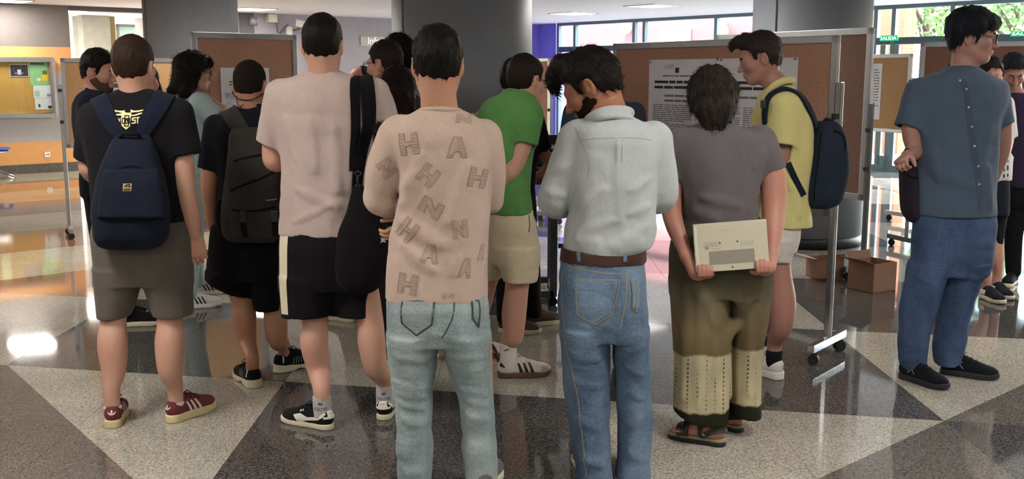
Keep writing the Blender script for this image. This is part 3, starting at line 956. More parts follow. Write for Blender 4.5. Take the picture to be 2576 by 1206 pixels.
def globe(px, py, lbl):
    q = out_pt(px, 6.75, 0); q[2] = zat(py, q[1])
    r = empty('globe_lamp', q, lbl, 'lamp', 'round wall lamps outside')
    part('globe', sdf_mesh(Shape().u(Ell(q, (.16, .16, .19))), .03), plain('globe_cream', '#f0e2c8', .3), r)
    MB().bar(q+np.array((0, 0, .19)), q+np.array((0, 0, .27)), .06, .06).build('bracket', WHITE, r)
    MB().bar(q+np.array((0, 0, .25)), q+np.array((0, 0, .25))+E1*.2, .05, .05).build('arm', WHITE, r)
globe(1570, 70, 'round cream wall lamp outside left of the white sign')
globe(1808, 78, 'round cream wall lamp outside right of the white sign')
q0 = out_pt(1654, 6.9, 0); y0 = q0[1]
r = empty('white_sign', (q0[0], q0[1], zat(104, y0)), 'white lettered sign board on the pink brick wall outside', 'sign')
slab_quad(np.array((q0[0], q0[1], zat(112, y0))), out_pt(1727, 6.9, zat(75, y0)), .05, -E1).build('board', plain('sign_white', '#ececea', .5), r)
for i in range(4):
    z = zat(82+i*6, y0)
    slab_quad(out_pt(1660, 6.88, z-.02), out_pt(1720-6*i, 6.88, z), .002, -E1).build('lettering', plain('sign_pale_ink', '#b9b4ae', .7), r)
LEAF = plain('leaf_green', '#6f9a4a', .6, 0, .35, 3); BARK = plain('bark', '#5a4a3a', .9)
def tree(px, dep, h, cr, lbl, seed):
    rng = np.random.default_rng(seed); c = out_pt(px, dep, -.05)
    r = empty('tree', c, lbl, 'tree', 'trees outside the glazing')
    MB().tube([c, c+np.array((.05, .03, h*.35)), c+np.array((.0, .1, h*.7))], [.13, .1, .06], 10).build('trunk', BARK, r)
    br = MB()
    for k in range(6):
        a = rng.uniform(0, 6.28); br.tube([c+np.array((0, .03, h*(.35+.05*k))), c+np.array((math.cos(a)*cr*.7, math.sin(a)*cr*.7, h*(.55+.06*k)))], [.05, .02], 6)
    br.build('branches', BARK, r)
    n = 2600
    d = rng.normal(size=(n, 3)); d /= np.linalg.norm(d, axis=1)[:, None]
    clus = c+np.array((0, 0, h*.72))+rng.normal(size=(26, 3))*np.array((cr*.5, cr*.5, h*.17))
    p = clus[rng.integers(0, 26, n)]+d*(rng.random(n)**.4)[:, None]*cr*.38
    a = rng.normal(size=(n, 3)); a /= np.linalg.norm(a, axis=1)[:, None]; b = np.cross(a, d); b /= np.linalg.norm(b, axis=1)[:, None]+1e-6
    s = rng.uniform(.05, .1, n)[:, None]
    V = np.stack([p-a*s, p+b*s*.5, p+a*s, p-b*s*.5], 1).reshape(-1, 3)
    me = mesh_np('foliage', V, np.arange(n*4).reshape(-1, 4), False)
    part('foliage', me, LEAF, r, 'stuff')
tree(2312, 8, 5.2, 1.4, 'leafy green tree right of the orange brick corner', 3)
tree(2395, 13, 6.4, 1.7, 'leafy green tree behind the person in the dark shirt', 4)
tree(2540, 5.5, 4.6, 1.5, 'leafy green tree at the right edge beyond the glazing', 5)
# ------------------------------------------------------------------ mobile cork boards, posters, boxes, cart
CORKB = cork('cork_brown', '#b08671'); CORKT = cork('cork_light', '#b08c66')
RUB = plain('caster_rubber', '#1b1b1d', .6)
def caster(p, parent, rr=.032, yaw=0.):
    m = MB(); ax = np.array((math.cos(yaw), math.sin(yaw), 0)); pr = np.array((-ax[1], ax[0], 0))
    for s in (-1, 1):
        pts = []
        V = []; n = 14
        c = np.array(p)+pr*s*.014+np.array((0, 0, rr))
        for w in (-.008, .008):
            for k in range(n):
                a = 2*math.pi*k/n; V.append(c+pr*w+ax*rr*math.cos(a)+np.array((0, 0, rr*math.sin(a))))
        F_ = [(k, (k+1) % n, n+(k+1) % n, n+k) for k in range(n)]+[tuple(range(n-1, -1, -1)), tuple(range(n, 2*n))]
        m.add(V, F_)
    m.box(np.array(p)+np.array((0, 0, rr*1.55)), (.016, .016, rr*.55))
    return m.build('caster', RUB, parent)
def board(A, B, z0, z1, lbl, corkm, foot=None, fl=.5, fr=.035, legs=(1, 1), footz=.085, legm=ALU, inset=.02):
    A = np.array((A[0], A[1], 0.)); B = np.array((B[0], B[1], 0.)); d = (B-A)/np.linalg.norm(B-A)
    n = np.array((d[1], -d[0], 0));  n = n if n[1] < 0 else -n       # towards the camera
    r = empty('notice_board', (A+B)/2, lbl, 'board', 'mobile cork boards')
    Z = lambda z: np.array((0, 0, z))
    slab_quad(A+d*fr*.5+Z(z0+fr*.5)+n*.008, B-d*fr*.5+Z(z1-fr*.5)+n*.008, .016, n).build('cork_panel', corkm, r)
    for a, b in ((A+Z(z1-fr/2), B+Z(z1-fr/2)), (A+Z(z0+fr/2), B+Z(z0+fr/2))):
        MB().bar(a, b, .03, fr).build('frame_rail', ALU, r, .004)
    for q, s in ((A, 1), (B, -1)):
        MB().bar(q+d*s*fr/2+Z(z0), q+d*s*fr/2+Z(z1), .03, fr, d).build('frame_stile', ALU, r, .004)
    fv = np.array((foot[0], foot[1], 0.)) if foot is not None else -n
    fv /= np.linalg.norm(fv)
    for q, s, on in ((A, 1, legs[0]), (B, -1, legs[1])):
        if not on: continue
        c = q-d*s*inset
        MB().bar(c+Z(footz+.02), c+Z(min(z1-.25, z0+.75)), .03, .035, d).build('upright', legm, r, .003)
        for zz in (z0+.25, z0+.55):
            if zz < z1-.1: MB().bar(c+Z(zz)+n*.012, c+Z(zz)+n*.04, .03, .03).build('clamp_knob', BLK, r)
        MB().bar(c-fv*fl/2+Z(footz), c+fv*fl/2+Z(footz), .04, .045).build('foot_bar', legm, r, .004)
        for t in (-1, 1): caster(c+fv*t*(fl/2-.05), r, .03, .4*t)
    return r, A, B, d, n
def on_plane(px, py, A, n, off=0.):
    o = np.array((0, 0, CAM_H)); u = (px-W_PX/2)/F_PX; v = (H_PX/2-py)/F_PX
    dr = np.array((u, CT+v*ST, v*CT-ST)); t = ((A-o) @ n)/(dr @ n)
    return o+dr*t+n*off
def text_block(name, parent, org, ux, w, ztop, lines, lh, m, n, seed=0, fill=1., wmin=.018, wmax=.06, gap=.008, thick=.4):
    """rows of printed words"""
    rng = np.random.default_rng(seed); mb = MB()
    for i in range(lines):
        x = 0.; z = ztop-i*lh; end = w*(fill if rng.random() > .16 else rng.uniform(.35, .9))
        while x < end-.01:
            ww = min(rng.uniform(wmin, wmax), end-x)
            a = org+ux*x+np.array((0, 0, z)); b = a+ux*ww
            mb.add([a, b, b-np.array((0, 0, lh*thick)), a-np.array((0, 0, lh*thick))], [(0, 1, 2, 3)])
            x += ww+gap
    o = mb.build(name, m, parent); o['kind'] = 'stuff'; return o

Z = lambda z: np.array((0, 0, z))
# board behind the group at the left
a, b = P(152, 147, 10.0), P(640, 150, 10.35)
bl, A, B, d, n = board(a, b, .87, 1.725, 'light cork board on wheels behind the bearded person at the left', CORKT, (.45, -.9), .46, .04)
t = empty('poster', on_plane(300, 262, A, n, .012), 'blue and green printed poster on the left light cork board', 'poster')
pa, pb = on_plane(272, 262, A, n, .012), on_plane(388, 163, A, n, .012)
slab_quad(pa, pb, .002, n).build('sheet', plain('poster_white', '#b9bcc4', .6), t)
slab_quad(on_plane(272, 262, A, n, .0135), on_plane(388, 226, A, n, .0135), .001, n).build('green_field', plain('poster_green', '#4e8a34', .6), t)
for i, (x0, y0, x1, y1, cc_) in enumerate(((276, 195, 300, 206, '#6d7887'), (303, 190, 320, 206, '#d4d9de'), (280, 210, 322, 221, '#3d4450'), (276, 168, 384, 186, '#5a5f9a'), (340, 195, 384, 220, '#3c3f66'))):
    slab_quad(on_plane(x0, y1, A, n, .0135), on_plane(x1, y0, A, n, .0135), .001, n).build('picture', plain('poster_pic_%d' % i, cc_, .6, 0, .3, 60), t)

# board with the printed sheet behind the cropped head
a, b = P(479, 80, 7.80), P(744, 88, 8.45)
zt = a[2]
b2, A, B, d, n = board(a, b, .80, zt, 'brown cork board on wheels with one printed sheet, left of the middle column', CORKB, (.8, -.6), .44, .045)
t = empty('poster', on_plane(610, 320, A, n, .012), 'white scientific poster with small graphs on the left brown cork board', 'poster')
p0, p1 = on_plane(552, 171, A, n, .012), on_plane(674, 171, A, n, .012)
zb = on_plane(552, 345, A, n)[2]
slab_quad(np.array((p0[0], p0[1], zb)), p1, .002, n).build('sheet', PAPER, t)
w = np.linalg.norm((p1-p0)[:2]); og = np.array((p0[0], p0[1], 0))+n*.002
text_block('printed_title', t, og+d*.07, d, w-.14, p0[2]-.10, 2, .022, INKD, n, 3, 1., .03, .08)
text_block('printed_text', t, og+d*.03, d, w*.42, p0[2]-.19, 3, .014, INK, n, 4)
text_block('printed_text', t, og+d*.03, d, w*.42, p0[2]-.33, 9, .016, INK, n, 5)
text_block('printed_text', t, og+d*(w*.55), d, w*.4, p0[2]-.19, 22, .014, INK, n, 6)
gr = MB(); rng = np.random.default_rng(2)
for gx in (.03, .13):
    q = og+d*gx+Z(p0[2]-.235)
    pts = [q+d*(.08*k/9)+Z(-.05+.045*rng.random()) for k in range(10)]
    for k in range(9):
        gr.add([pts[k], pts[k+1], pts[k+1]-Z(.004), pts[k]-Z(.004)], [(0, 1, 2, 3)])
    for e in ((q, q+d*.085), (q-Z(.07), q+d*.085-Z(.07))):
        gr.add([e[0], e[1], e[1]-Z(.002), e[0]-Z(.002)], [(0, 1, 2, 3)])
gr.build('printed_graph', INK, t)
MB().box(og+d*(w/2)+Z(p0[2]-.055)+n*.0005, (.012, .001, .012)).build('printed_emblem', INK, t)

# main board at the right with the large poster
a, b = P(1546, 110, 7.28), P(2112, 88, 5.66)
b3, A, B, d, n = board(a, b, .80, (a[2]+b[2])/2, 'large brown cork board on wheels carrying the big poster', CORKB, (.63, .78), .47, .042, (1, 1), .095, STEEL)
zpt = float((on_plane(1637, 152, A, n)[2]+on_plane(2012, 143, A, n)[2])/2)
p0, p1 = on_plane(1637, 152, A, n, .012), on_plane(2012, 143, A, n, .012)
t = empty('poster', (p0+p1)/2-Z(1.0), 'big white scientific poster with dense text on the large cork board', 'poster')
p0[2] = p1[2] = zpt
slab_quad(np.array((p0[0], p0[1], zpt-.95)), p1, .002, n).build('sheet', PAPER, t)
w = np.linalg.norm((p1-p0)[:2]); og = np.array((p0[0], p0[1], 0))+n*.002
q, f = text_mesh('UAM', on_plane(1676, 174, A, n, .0135), d, (0, 0, 1), .032, .085); MB().add(q, f).build('printed_logo', plain('ink_pale', '#9a96a0', .8), t)
MB().add([og+d*.26+Z(zpt-.052)+n*.001, og+d*.295+Z(zpt-.052)+n*.001, og+d*.295+Z(zpt-.085)+n*.001, og+d*.26+Z(zpt-.085)+n*.001], [(0, 1, 2, 3)]).build('printed_emblem', INKD, t)
text_block('printed_text', t, og+d*.14, d, w-.3, zpt-.10, 1, .022, INK, n, 11, 1., .03, .09)
text_block('printed_title', t, og+d*.06, d, w-.12, zpt-.135, 2, .034, INKD, n, 12, 1., .04, .14, .01, .5)
text_block('printed_text', t, og+d*.16, d, w-.36, zpt-.225, 2, .032, INK, n, 13, 1., .04, .1)
for k_, x0 in enumerate((.05, w*.37, w*.68)):
    text_block('printed_text', t, og+d*x0, d, w*.29, zpt-.29, 50, .0125, INK, n, 14+k_, 1., .02, .07)
for px_, py_ in ((1642, 157), (2006, 148), (1810, 150), (1820, 151)):
    c = on_plane(px_, py_, A, n, .018); MB().box(c, (.004, .006, .004)).build('pin', INKD, t)
# second board behind it
a, b = P(1935, 81, 8.95), P(2198, 69, 8.0)
dv = (b-a)[:2]; dv /= np.linalg.norm(dv); a2 = b[:2]-dv*1.75
b4, A, B, d, n = board(a2, b, .60, float(b[2]), 'tall cork board standing behind the large right board', cork('cork_dark', '#7d6257'), (.72, .55), .5, .05, (1, 1), .085, ALUD)
# bright far board near the glass door
a, b = P(2165, 135, 11.7), P(2296, 135, 11.0)
b5, A, B, d, n = board(a, b, .95, float(b[2]), 'far light cork board on wheels in front of the glass door', CORKT, (.5, -.9), .5, .04)
p0, p1 = on_plane(2192, 300, A, n, .012), on_plane(2222, 160, A, n, .012)
t = empty('poster', (p0+p1)/2, 'narrow white sheet on the far cork board by the glass door', 'poster')
slab_quad(p0, p1, .002, n).build('sheet', PAPER, t)
text_block('printed_text', t, np.array((p0[0], p0[1], 0))+n*.002+d*.02, d, np.linalg.norm((p1-p0)[:2])-.05, p1[2]-.06, 14, .03, INK, n, 30)
# big board behind the right-hand people
a, b = P(2316, 106, 9.3), P(2700, 106, 8.9)
b6, A, B, d, n = board(a, b, .62, float(a[2]), 'wide brown cork board behind the people at the right edge', cork('cork_mid', '#8d6858'), (.3, -.95), .5, .045)
# purple-side board behind the green shirt
a, b = P(1325, 148, 11.6), P(1384, 147, 11.0)
b7, A, B, d, n = board(a, b, .65, float(a[2]), 'narrow brown cork board in front of the purple wall', CORKB, (.6, -.8), .4, .035)

# cardboard boxes
CARD = plain('cardboard', '#8d6a55', .85, 0, .06); CARDI = plain('cardboard_inside', '#6b4f40', .9)
def carton(c, w, dp, h, yaw, lbl, flaps):
    r = empty('cardboard_box', c, lbl, 'box'); c = np.array(c, float)
    R = rotm(-yaw); ex, ey = R[:, 0], R[:, 1]
    th = .006
    def q(x, y, z): return c+ex*x+ey*y+Z(z)
    MB().box(q(0, 0, th/2), (w/2, dp/2, th/2), R).build('bottom_panel', CARDI, r)
    for s in (-1, 1):
        MB().box(q(s*(w/2-th/2), 0, h/2), (th/2, dp/2, h/2), R).build('side_panel', CARD, r)
        MB().box(q(0, s*(dp/2-th/2), h/2), (w/2-th, th/2, h/2), R).build('end_panel', CARD, r)
    for (sx, sy, ang, ln) in flaps:
        base = q(sx*w/2, sy*dp/2, h); ax = (ex*sx+ey*sy)
        tip = base+ax*ln*math.cos(math.radians(ang))+Z(ln*math.sin(math.radians(ang)))
        hv = (ey*dp/2 if sx else ex*w/2)*.97
        nn_ = np.cross(hv, tip-base); nn_ /= np.linalg.norm(nn_); nn_ *= .004
        m = MB(); m.add([base-hv, base+hv, tip+hv, tip-hv, base-hv+nn_, base+hv+nn_, tip+hv+nn_, tip-hv+nn_], [(0, 1, 2, 3), (7, 6, 5, 4), (0, 4, 5, 1), (1, 5, 6, 2), (2, 6, 7, 3), (3, 7, 4, 0)])
        m.build('flap', CARD, r)
    return r, q
g = G(2215, 738); r, q = carton((g[0]-.02, g[1]+.14, 0), .24, .24, .215, 30, 'open cardboard box at the right of the two on the floor', [(-1, 0, 20, .1), (0, 1, 70, .06)])
MB().add([q(.1205, -.03, .12), q(.1205, .03, .12), q(.1205, .0, .08)], [(0, 1, 2)]).build('printed_mark', INK, r)
g = G(2085, 706); carton((g[0], g[1]+.12, 0), .22, .2, .16, 8, 'open cardboard box with spread flap behind the board leg', [(-1, 0, 12, .13), (0, -1, 65, .05)])

# metal cart with black equipment behind the green shirt
c = G(1393, 772); cy = c[1]+.05
r = empty('equipment_cart', (c[0]-.35, cy, 0), 'dark metal frame cart carrying black equipment between the green and blue shirts', 'cart')
xr = P(1393, 600, cy)[0]; xl = xr-.75
def post(x, y, z0, z1): MB().bar((x, y, z0), (x, y, z1), .05, .05).build('post', ALUD, r, .004)
for yy in (cy, cy+.5):
    for xx in (xl, xr): post(xx, yy, .06, .84)
    MB().bar((xl, yy, .08), (xr, yy, .08), .05, .045).build('lower_rail', ALUD, r)
for xx in (xl, xr):
    MB().bar((xx, cy, .08), (xx, cy+.5, .08), .05, .045).build('lower_rail', ALUD, r)
    for yy in (cy, cy+.5): caster((xx, yy, 0), r, .028)
MB().box(((xl+xr)/2+.03, cy+.25, .86), (.46, .30, .02)).build('shelf', BLK, r, .005)
MB().bar((xr+.03, cy-.03, .42), (xr+.07, cy-.03, .42), .03, .03).build('clamp_knob', BLK, r)
EQ = plain('equipment_black', '#141519', .3)
e = empty('printer', ((xl+xr)/2+.08, cy+.2, .88), 'black boxy device standing on the metal cart', 'device')
MB().box(((xl+xr)/2+.10, cy+.2, .98), (.33, .20, .10)).build('case', EQ, e, .012)
MB().box(((xl+xr)/2+.10, cy-.002, 1.0), (.28, .004, .03)).build('front_slot', INKD, e)
MB().box(((xl+xr)/2+.10, cy-.006, .95), (.3, .004, .006)).build('front_edge', plain('device_grey', '#7e858d', .3), e)
e = empty('monitor', (xr+.15, cy+.42, .88), 'black flat screen with blue edge behind the boxy device', 'screen')
MB().box((xr+.12, cy+.50, 1.10), (.28, .02, .045)).build('top_bar', EQ, e, .006)
MB().box((xr+.12, cy+.49, .97), (.27, .012, .09)).build('panel', plain('screen_pale', '#9fc2cc', .25), e)
MB().box((xr+.12, cy+.50, .888), (.1, .06, .008)).build('foot', EQ, e)
# ------------------------------------------------------------------ people: tools
class Cone:
    """tapered sleeve with a flat open end at b"""
    def __init__(s, a, b, ra, rb, sq=None):
        s.l = Limb([a, b], [ra, rb], sq); s.b = np.array(b, float); d = s.b-np.array(a, float); s.n = d/np.linalg.norm(d)
        s.lo = s.l.lo; s.hi = s.l.hi
    def __call__(s, q): return np.maximum(s.l(q), (q-s.b) @ s.n)
def folds(amp, fr, seed, ridged=False):
    fr = np.array(fr, float)
    if ridged: return lambda q: amp*(.5-np.abs(vnoise(q*fr+seed)))
    return lambda q: amp*vnoise(q*fr+seed)
class Person:
    def __init__(s, D, px, label, skinm, vox=.010, name='person'):
        s.D = D; x = P(px, 600, D)[0]
        s.root = empty(name, (x, D, 0), label, 'person')
        s.skin = skinm; s.body = Shape(); s.vox = vox; s.fine = []
    def pt(s, px, py, dy=0.): return P(px, py, s.D+dy)
    def sc(s, py=500, dy=0.): return S(py, s.D+dy)
    def loft(s, rows, n=2.3, grow=0.):
        out = []
        for r in rows:
            py, xl, xr, dy, ry = r
            m = s.pt((xl+xr)/2, py, dy)
            out.append((m[2], m[0], m[1], (xr-xl)/2*s.sc(py, dy)+grow, ry+grow))
        return ZLoft(out, n)
    def limb(s, pts, rad, k=.03, dens=5, fine=None, squash=None):
        pr = Limb([s.pt(*p) for p in pts], rad, squash, dens); s.body.u(pr, k)
        return pr
    def add(s, name, shape, mat, vox=.008, parent=None):
        return part(name, sdf_mesh(shape, vox, name=name), mat, parent or s.root)
    def mb(s, name, mb, mat, parent=None, bevel=0): return mb.build(name, mat, parent or s.root, bevel)
    def finish(s, fv=.0048):
        parts = [sdf_mesh(s.body, s.vox, hole=[(a+.004+s.vox*.5, b-.004-s.vox*.5) for a, b in s.fine], raw=True)]
        for a, b in s.fine:
            v, f = sdf_mesh(s.body, fv, box=(a, b), raw=True)
            c = v[f].mean(1); keep = ((c > a+fv) & (c < b-fv)).all(1)
            parts.append((v, f[keep]))
        v, f = join_np(parts)
        return part('body', mesh_np('body', v, f), s.skin, s.root)
    def poly(s, pts, dy): return [s.pt(x, y, dy) for x, y in pts]

EYEW = plain('eye_white', '#d9d4cc', .25, 0, .02); EYED = plain('eye_dark', '#2a1c14', .2)
def strands(V, F_, n, R, seed, ln=(.012, .03), flow=(0, -.25, -1), lift=.25, w=.0016, curl=0., region=None):
    rng = np.random.default_rng(seed); a, b, c = V[F_[:, 0]], V[F_[:, 1]], V[F_[:, 2]]
    nr = np.cross(b-a, c-a); ar = np.linalg.norm(nr, axis=1); nr /= ar[:, None]+1e-12
    if region is not None: ar = ar*region((a+c)/2)
    i = rng.choice(len(F_), n, p=ar/ar.sum())
    t = rng.random((n, 1)); p = a[i]*(1-t)+c[i]*t; N = nr[i]
    fl = (R @ np.array(flow, float))[None]+rng.normal(size=(n, 3))*(.25+curl)
    d = fl-N*(fl*N).sum(1)[:, None]; d /= np.linalg.norm(d, axis=1)[:, None]+1e-9
    d = d+N*lift*rng.random((n, 1)); sd = np.cross(d, N); sd /= np.linalg.norm(sd, axis=1)[:, None]+1e-9
    L = rng.uniform(*ln, (n, 1)); p = p-N*.002
    q = np.stack([p-sd*w, p+sd*w, p+d*L+sd*w*.25, p+d*L-sd*w*.25], 1).reshape(-1, 3)
    return q, np.arange(n*4).reshape(-1, 4)
class Head:
    """head at centre c (between the ears), frame R, scale k; adds itself to the person's body"""
    def __init__(s, per, px, py, dy=0., yaw=0., pitch=0., roll=0., k=1., face=True, fine=True):
        s.per = per; s.c = per.pt(px, py, dy); s.R = rotm(yaw, pitch, roll); s.k = k
        b = per.body; E = s.ell
        b.u(E((0, -.010, .045), (.076, .097, .087)), 0)
        b.u(E((0, -.035, -.005), (.066, .066, .07)), .03)
        b.u(E((0, .030, -.022), (.064, .066, .082)), .03)
        b.u(E((0, .058, -.088), (.032, .032, .026)), .04)
        for x in (-1, 1):
            b.u(s.limb([(x*.055, -.005, -.048), (x*.046, .03, -.078), (x*.02, .066, -.098)], [.018, .018, .016]), .03)
            b.u(E((x*.045, .062, -.02), (.022, .026, .02)), .03)       # cheek
            ear = s.ell((x*.080, -.014, -.004), (.011, .021, .033), rotm(x*-22, 0, 0)); b.u(ear, .008)
            b.sub(s.ell((x*.090, -.010, .002), (.008, .011, .018)), .006)
            b.u(s.limb([(x*.084, -.026, .018), (x*.088, -.014, .027), (x*.082, .0, .016)], [.0045, .005, .004]), .004)
        if face:
            b.u(s.limb([(-.040, .080, .024), (0, .092, .026), (.040, .080, .024)], [.010, .012, .010]), .02)
            for x in (-1, 1): b.sub(E((x*.032, .104, .006), (.019, .014, .012)), .014)
            b.u(s.limb([(0, .092, .012), (0, .108, -.014), (0, .117, -.030)], [.009, .011, .012]), .012)
            for x in (-1, 1): b.u(E((x*.013, .103, -.034), (.010, .012, .009)), .008)
            b.u(s.limb([(-.022, .088, -.062), (0, .100, -.058), (.022, .088, -.062)], [.005, .0075, .005]), .006)
            b.u(s.limb([(-.018, .087, -.070), (0, .097, -.071), (.018, .087, -.070)], [.005, .008, .005]), .005)
            for x in (-1, 1): b.u(E((x*.032, .0845, .005), (.0145, .0115, .0105)), .004)   # lids
        if fine: per.fine.append((s.c-np.array((.135, .135, .125))*k, s.c+np.array((.135, .135, .13))*k))
    def w(s, p): return s.c+s.R @ (np.array(p, float)*s.k)
    def ell(s, c, r, R2=None): return Ell(s.w(c), np.array(r)*s.k, s.R if R2 is None else s.R @ R2)
    def limb(s, pts, rad, dens=4): return Limb([s.w(p) for p in pts], np.array(rad)*s.k, None, dens)
    def neck(s, base, r0=.056, r1=.06):
        s.per.body.u(Limb([s.w((0, -.02, -.03)), s.w((0, -.022, -.085)), base], [r0*s.k, r0*s.k, r1], None, 5), .035)
    def eyes(s):
        for x in (-1, 1):
            e = part('eye', sdf_mesh(Shape().u(s.ell((x*.032, .0895, .004), (.010, .0085, .005))), .003), EYEW, s.per.root)
            m = MB(); 
            part('iris', sdf_mesh(Shape().u(s.ell((x*.032+.002, .0965, .004), (.0045, .0025, .0042))), .0016), EYED, e)
    def brows(s, mat):
        for x in (-1, 1):
            m = MB().tube([s.w((x*.014, .103, .022)), s.w((x*.032, .099, .029)), s.w((x*.050, .080, .024))], [.003, .0042, .002], 6)
            m.build('eyebrow', mat, s.per.root)
    def hair(s, mat, t=(.008, .010, .012), nape=-.068, line=None, low=.006, amp=.004, fr=70, strand=1800, vox=.0055, extra=None, ln=(.012, .026), flow=(0, -.25, -1), lift=.25, curl=0., w=.0016, cutline=True, seed=1):
        sh = Shape(); E = s.ell
        sh.u(E((0, -.012, .047), (.077+t[0], .099+t[1], .087+t[2])))
        sh.u(E((0, -.036, -.005), (.067+low, .067+low, .072)), .03)
        ys, zs = line or ((-.3, -.075, -.045, -.034, -.030, .012, .018, .021, .036, .044, .075, .12), (nape, nape, nape+.012, -.02, .030, .034, .030, -.022, -.02, .048, .072, .078))
        ys = np.array(ys); zs = np.array(zs)
        def loc(q): return (q-s.c) @ s.R/s.k
        if cutline: sh.cutfn(lambda q: (np.interp(loc(q)[:, 1], ys, zs)-loc(q)[:, 2])*.7*s.k, .006)
        if extra: extra(sh, s)
        if amp:
            sh.disp(lambda q: amp*vnoise(loc(q)*np.array((fr, fr, fr*.45))+11)+amp*.5*vnoise(loc(q)*fr*2.1+3))
        V, F_ = sdf_mesh(sh, vox, raw=True)
        if strand:
            q, f = strands(V, F_, strand, s.R, seed, ln, flow, lift, w, curl)
            V, F_ = join_np([(V, F_), (q, f)])
        s.hs = sh
        return part('hair', mesh_np('hair', V, F_), mat, s.per.root)
    def beard(s, mat, th=.003, up=-.035, back=.0):
        sh = Shape(); E = s.ell
        sh.u(E((0, .030, -.022), (.064+th, .064+th, .082+th)), .0)
        sh.u(E((0, .058, -.088), (.032+th, .032+th, .026+th)), .04)
        for x in (-1, 1): sh.u(s.limb([(x*.055, -.005, -.048), (x*.046, .03, -.078), (x*.02, .066, -.098)], [.018+th, .018+th, .016+th]), .03)
        loc = lambda q: (q-s.c) @ s.R/s.k
        def reg(q):
            l = loc(q); top = np.interp(l[:, 1], (-.02, .03, .06, .085, .12), (.0, -.01, up, up-.012, up-.012))
            mouth = .021-np.sqrt((l[:, 0]*.8)**2+((l[:, 2]+.066)*1.6)**2)
            mouth = np.where(l[:, 1] > .05, mouth, -1)
            return np.maximum(np.maximum(l[:, 2]-top, back-l[:, 1]-.03), mouth)*.7
        sh.cutfn(reg)
        sh.disp(lambda q: .0015*vnoise(q*220))
        return part('beard', sdf_mesh(sh, .0045), mat, s.per.root)
    def glasses(s, mat, rnd=False, lens=True):
        g = None; r = MB()
        for x in (-1, 1):
            c = np.array((x*.034, .114, .004)); pts = []
            for k in range(20):
                a = 2*math.pi*k/20; e = 1. if rnd else .8
                pts.append(s.w(c+np.array((math.copysign(abs(math.cos(a))**e, math.cos(a))*.026, -abs(math.cos(a))*.004, math.copysign(abs(math.sin(a))**e, math.sin(a))*(.023 if rnd else .019)))))
            r.tube(pts, .0022, 6, True)
        r.tube([s.w((-.009, .116, .008)), s.w((0, .119, .011)), s.w((.009, .116, .008))], .0018, 6)
        for x in (-1, 1): r.tube([s.w((x*.060, .110, .008)), s.w((x*.080, .06, .012)), s.w((x*.084, -.01, .016)), s.w((x*.078, -.035, -.004))], .0022, 6)
        g = r.build('glasses', mat, s.per.root)
        if lens:
            for x in (-1, 1):
                m = MB(); c = s.w((x*.034, .114, .004)); n = 16
                V = [s.w((x*.034+.025*math.cos(2*math.pi*k/n), .114-.003*abs(math.cos(2*math.pi*k/n)), .004+.0205*math.sin(2*math.pi*k/n))) for k in range(n)]
                m.add(V, [tuple(range(n))]); m.build('lens', glassmat('lens_glass', (.85, .9, .95, 1)), g)
        return g

def hand(per, wrist, fy, fz, side=1, k=1., curl=(25, 35, 25), spread=4., thumb=(35, 20), fine=True, tip=None):
    """wrist point, fy = finger direction, fz = palm normal; side=1: thumb towards fy x fz"""
    fy = np.array(fy, float); fy /= np.linalg.norm(fy); fz = np.array(fz, float); fz -= fy*(fy @ fz); fz /= np.linalg.norm(fz)
    fx = np.cross(fy, fz)*side
    w = np.array(wrist, float); b = per.body
    def q(p): return w+(fx*p[0]+fy*p[1]+fz*p[2])*k
    R = np.stack([fx, fy, fz], 1)
    b.u(Limb([q((.004, -.02, 0)), q((.008, .03, 0)), q((.010, .078, .0))], np.array([.026, .033, .030])*k, (fz, .5)), .015)
    b.u(Limb([q((-.010, .03, 0)), q((-.018, .074, 0))], np.array([.028, .022])*k, (fz, .55)), .015)
    allp = [w]
    for i, (x, L, r) in enumerate(((.030, .074, .0088), (.010, .082, .0090), (-.010, .076, .0086), (-.028, .060, .0076))):
        c = curl[i] if hasattr(curl[0], '__len__') else curl
        a0 = math.radians(spread*(1.2-i)*.8); p = np.array((x, .088 if i < 3 else .080, 0.)); ang = 0.; pts = [p-np.array((0, .014, 0))]
        for j, fr in enumerate((.45, .30, .25)):
            ang += math.radians(c[j]); dv = np.array((math.sin(a0)*math.cos(ang), math.cos(a0)*math.cos(ang), math.sin(ang)))
            p = p+dv*L*fr; pts.append(p)
        b.u(Limb([q(t) for t in pts], np.array([r*1.08, r, r*.95, r*.8])*k), .005)
        allp += [q(t) for t in pts]
    ta, tb = math.radians(thumb[0]), math.radians(thumb[1])
    t0 = np.array((.022, .018, .006)); d1 = np.array((math.sin(ta), math.cos(ta), .25)); t1 = t0+d1*.042; d2 = np.array((math.sin(ta-tb*.6), math.cos(ta-tb*.6), .35+tb*.6)); t2 = t1+d2*.030; t3 = t2+d2*.022
    b.u(Limb([q(t) for t in (t0, t1, t2, t3)], np.array([.016, .0125, .0105, .0085])*k), .008)
    allp += [q(t) for t in (t1, t2, t3)]
    if fine:
        A_ = np.array(allp); per.fine.append((A_.min(0)-.022, A_.max(0)+.022))

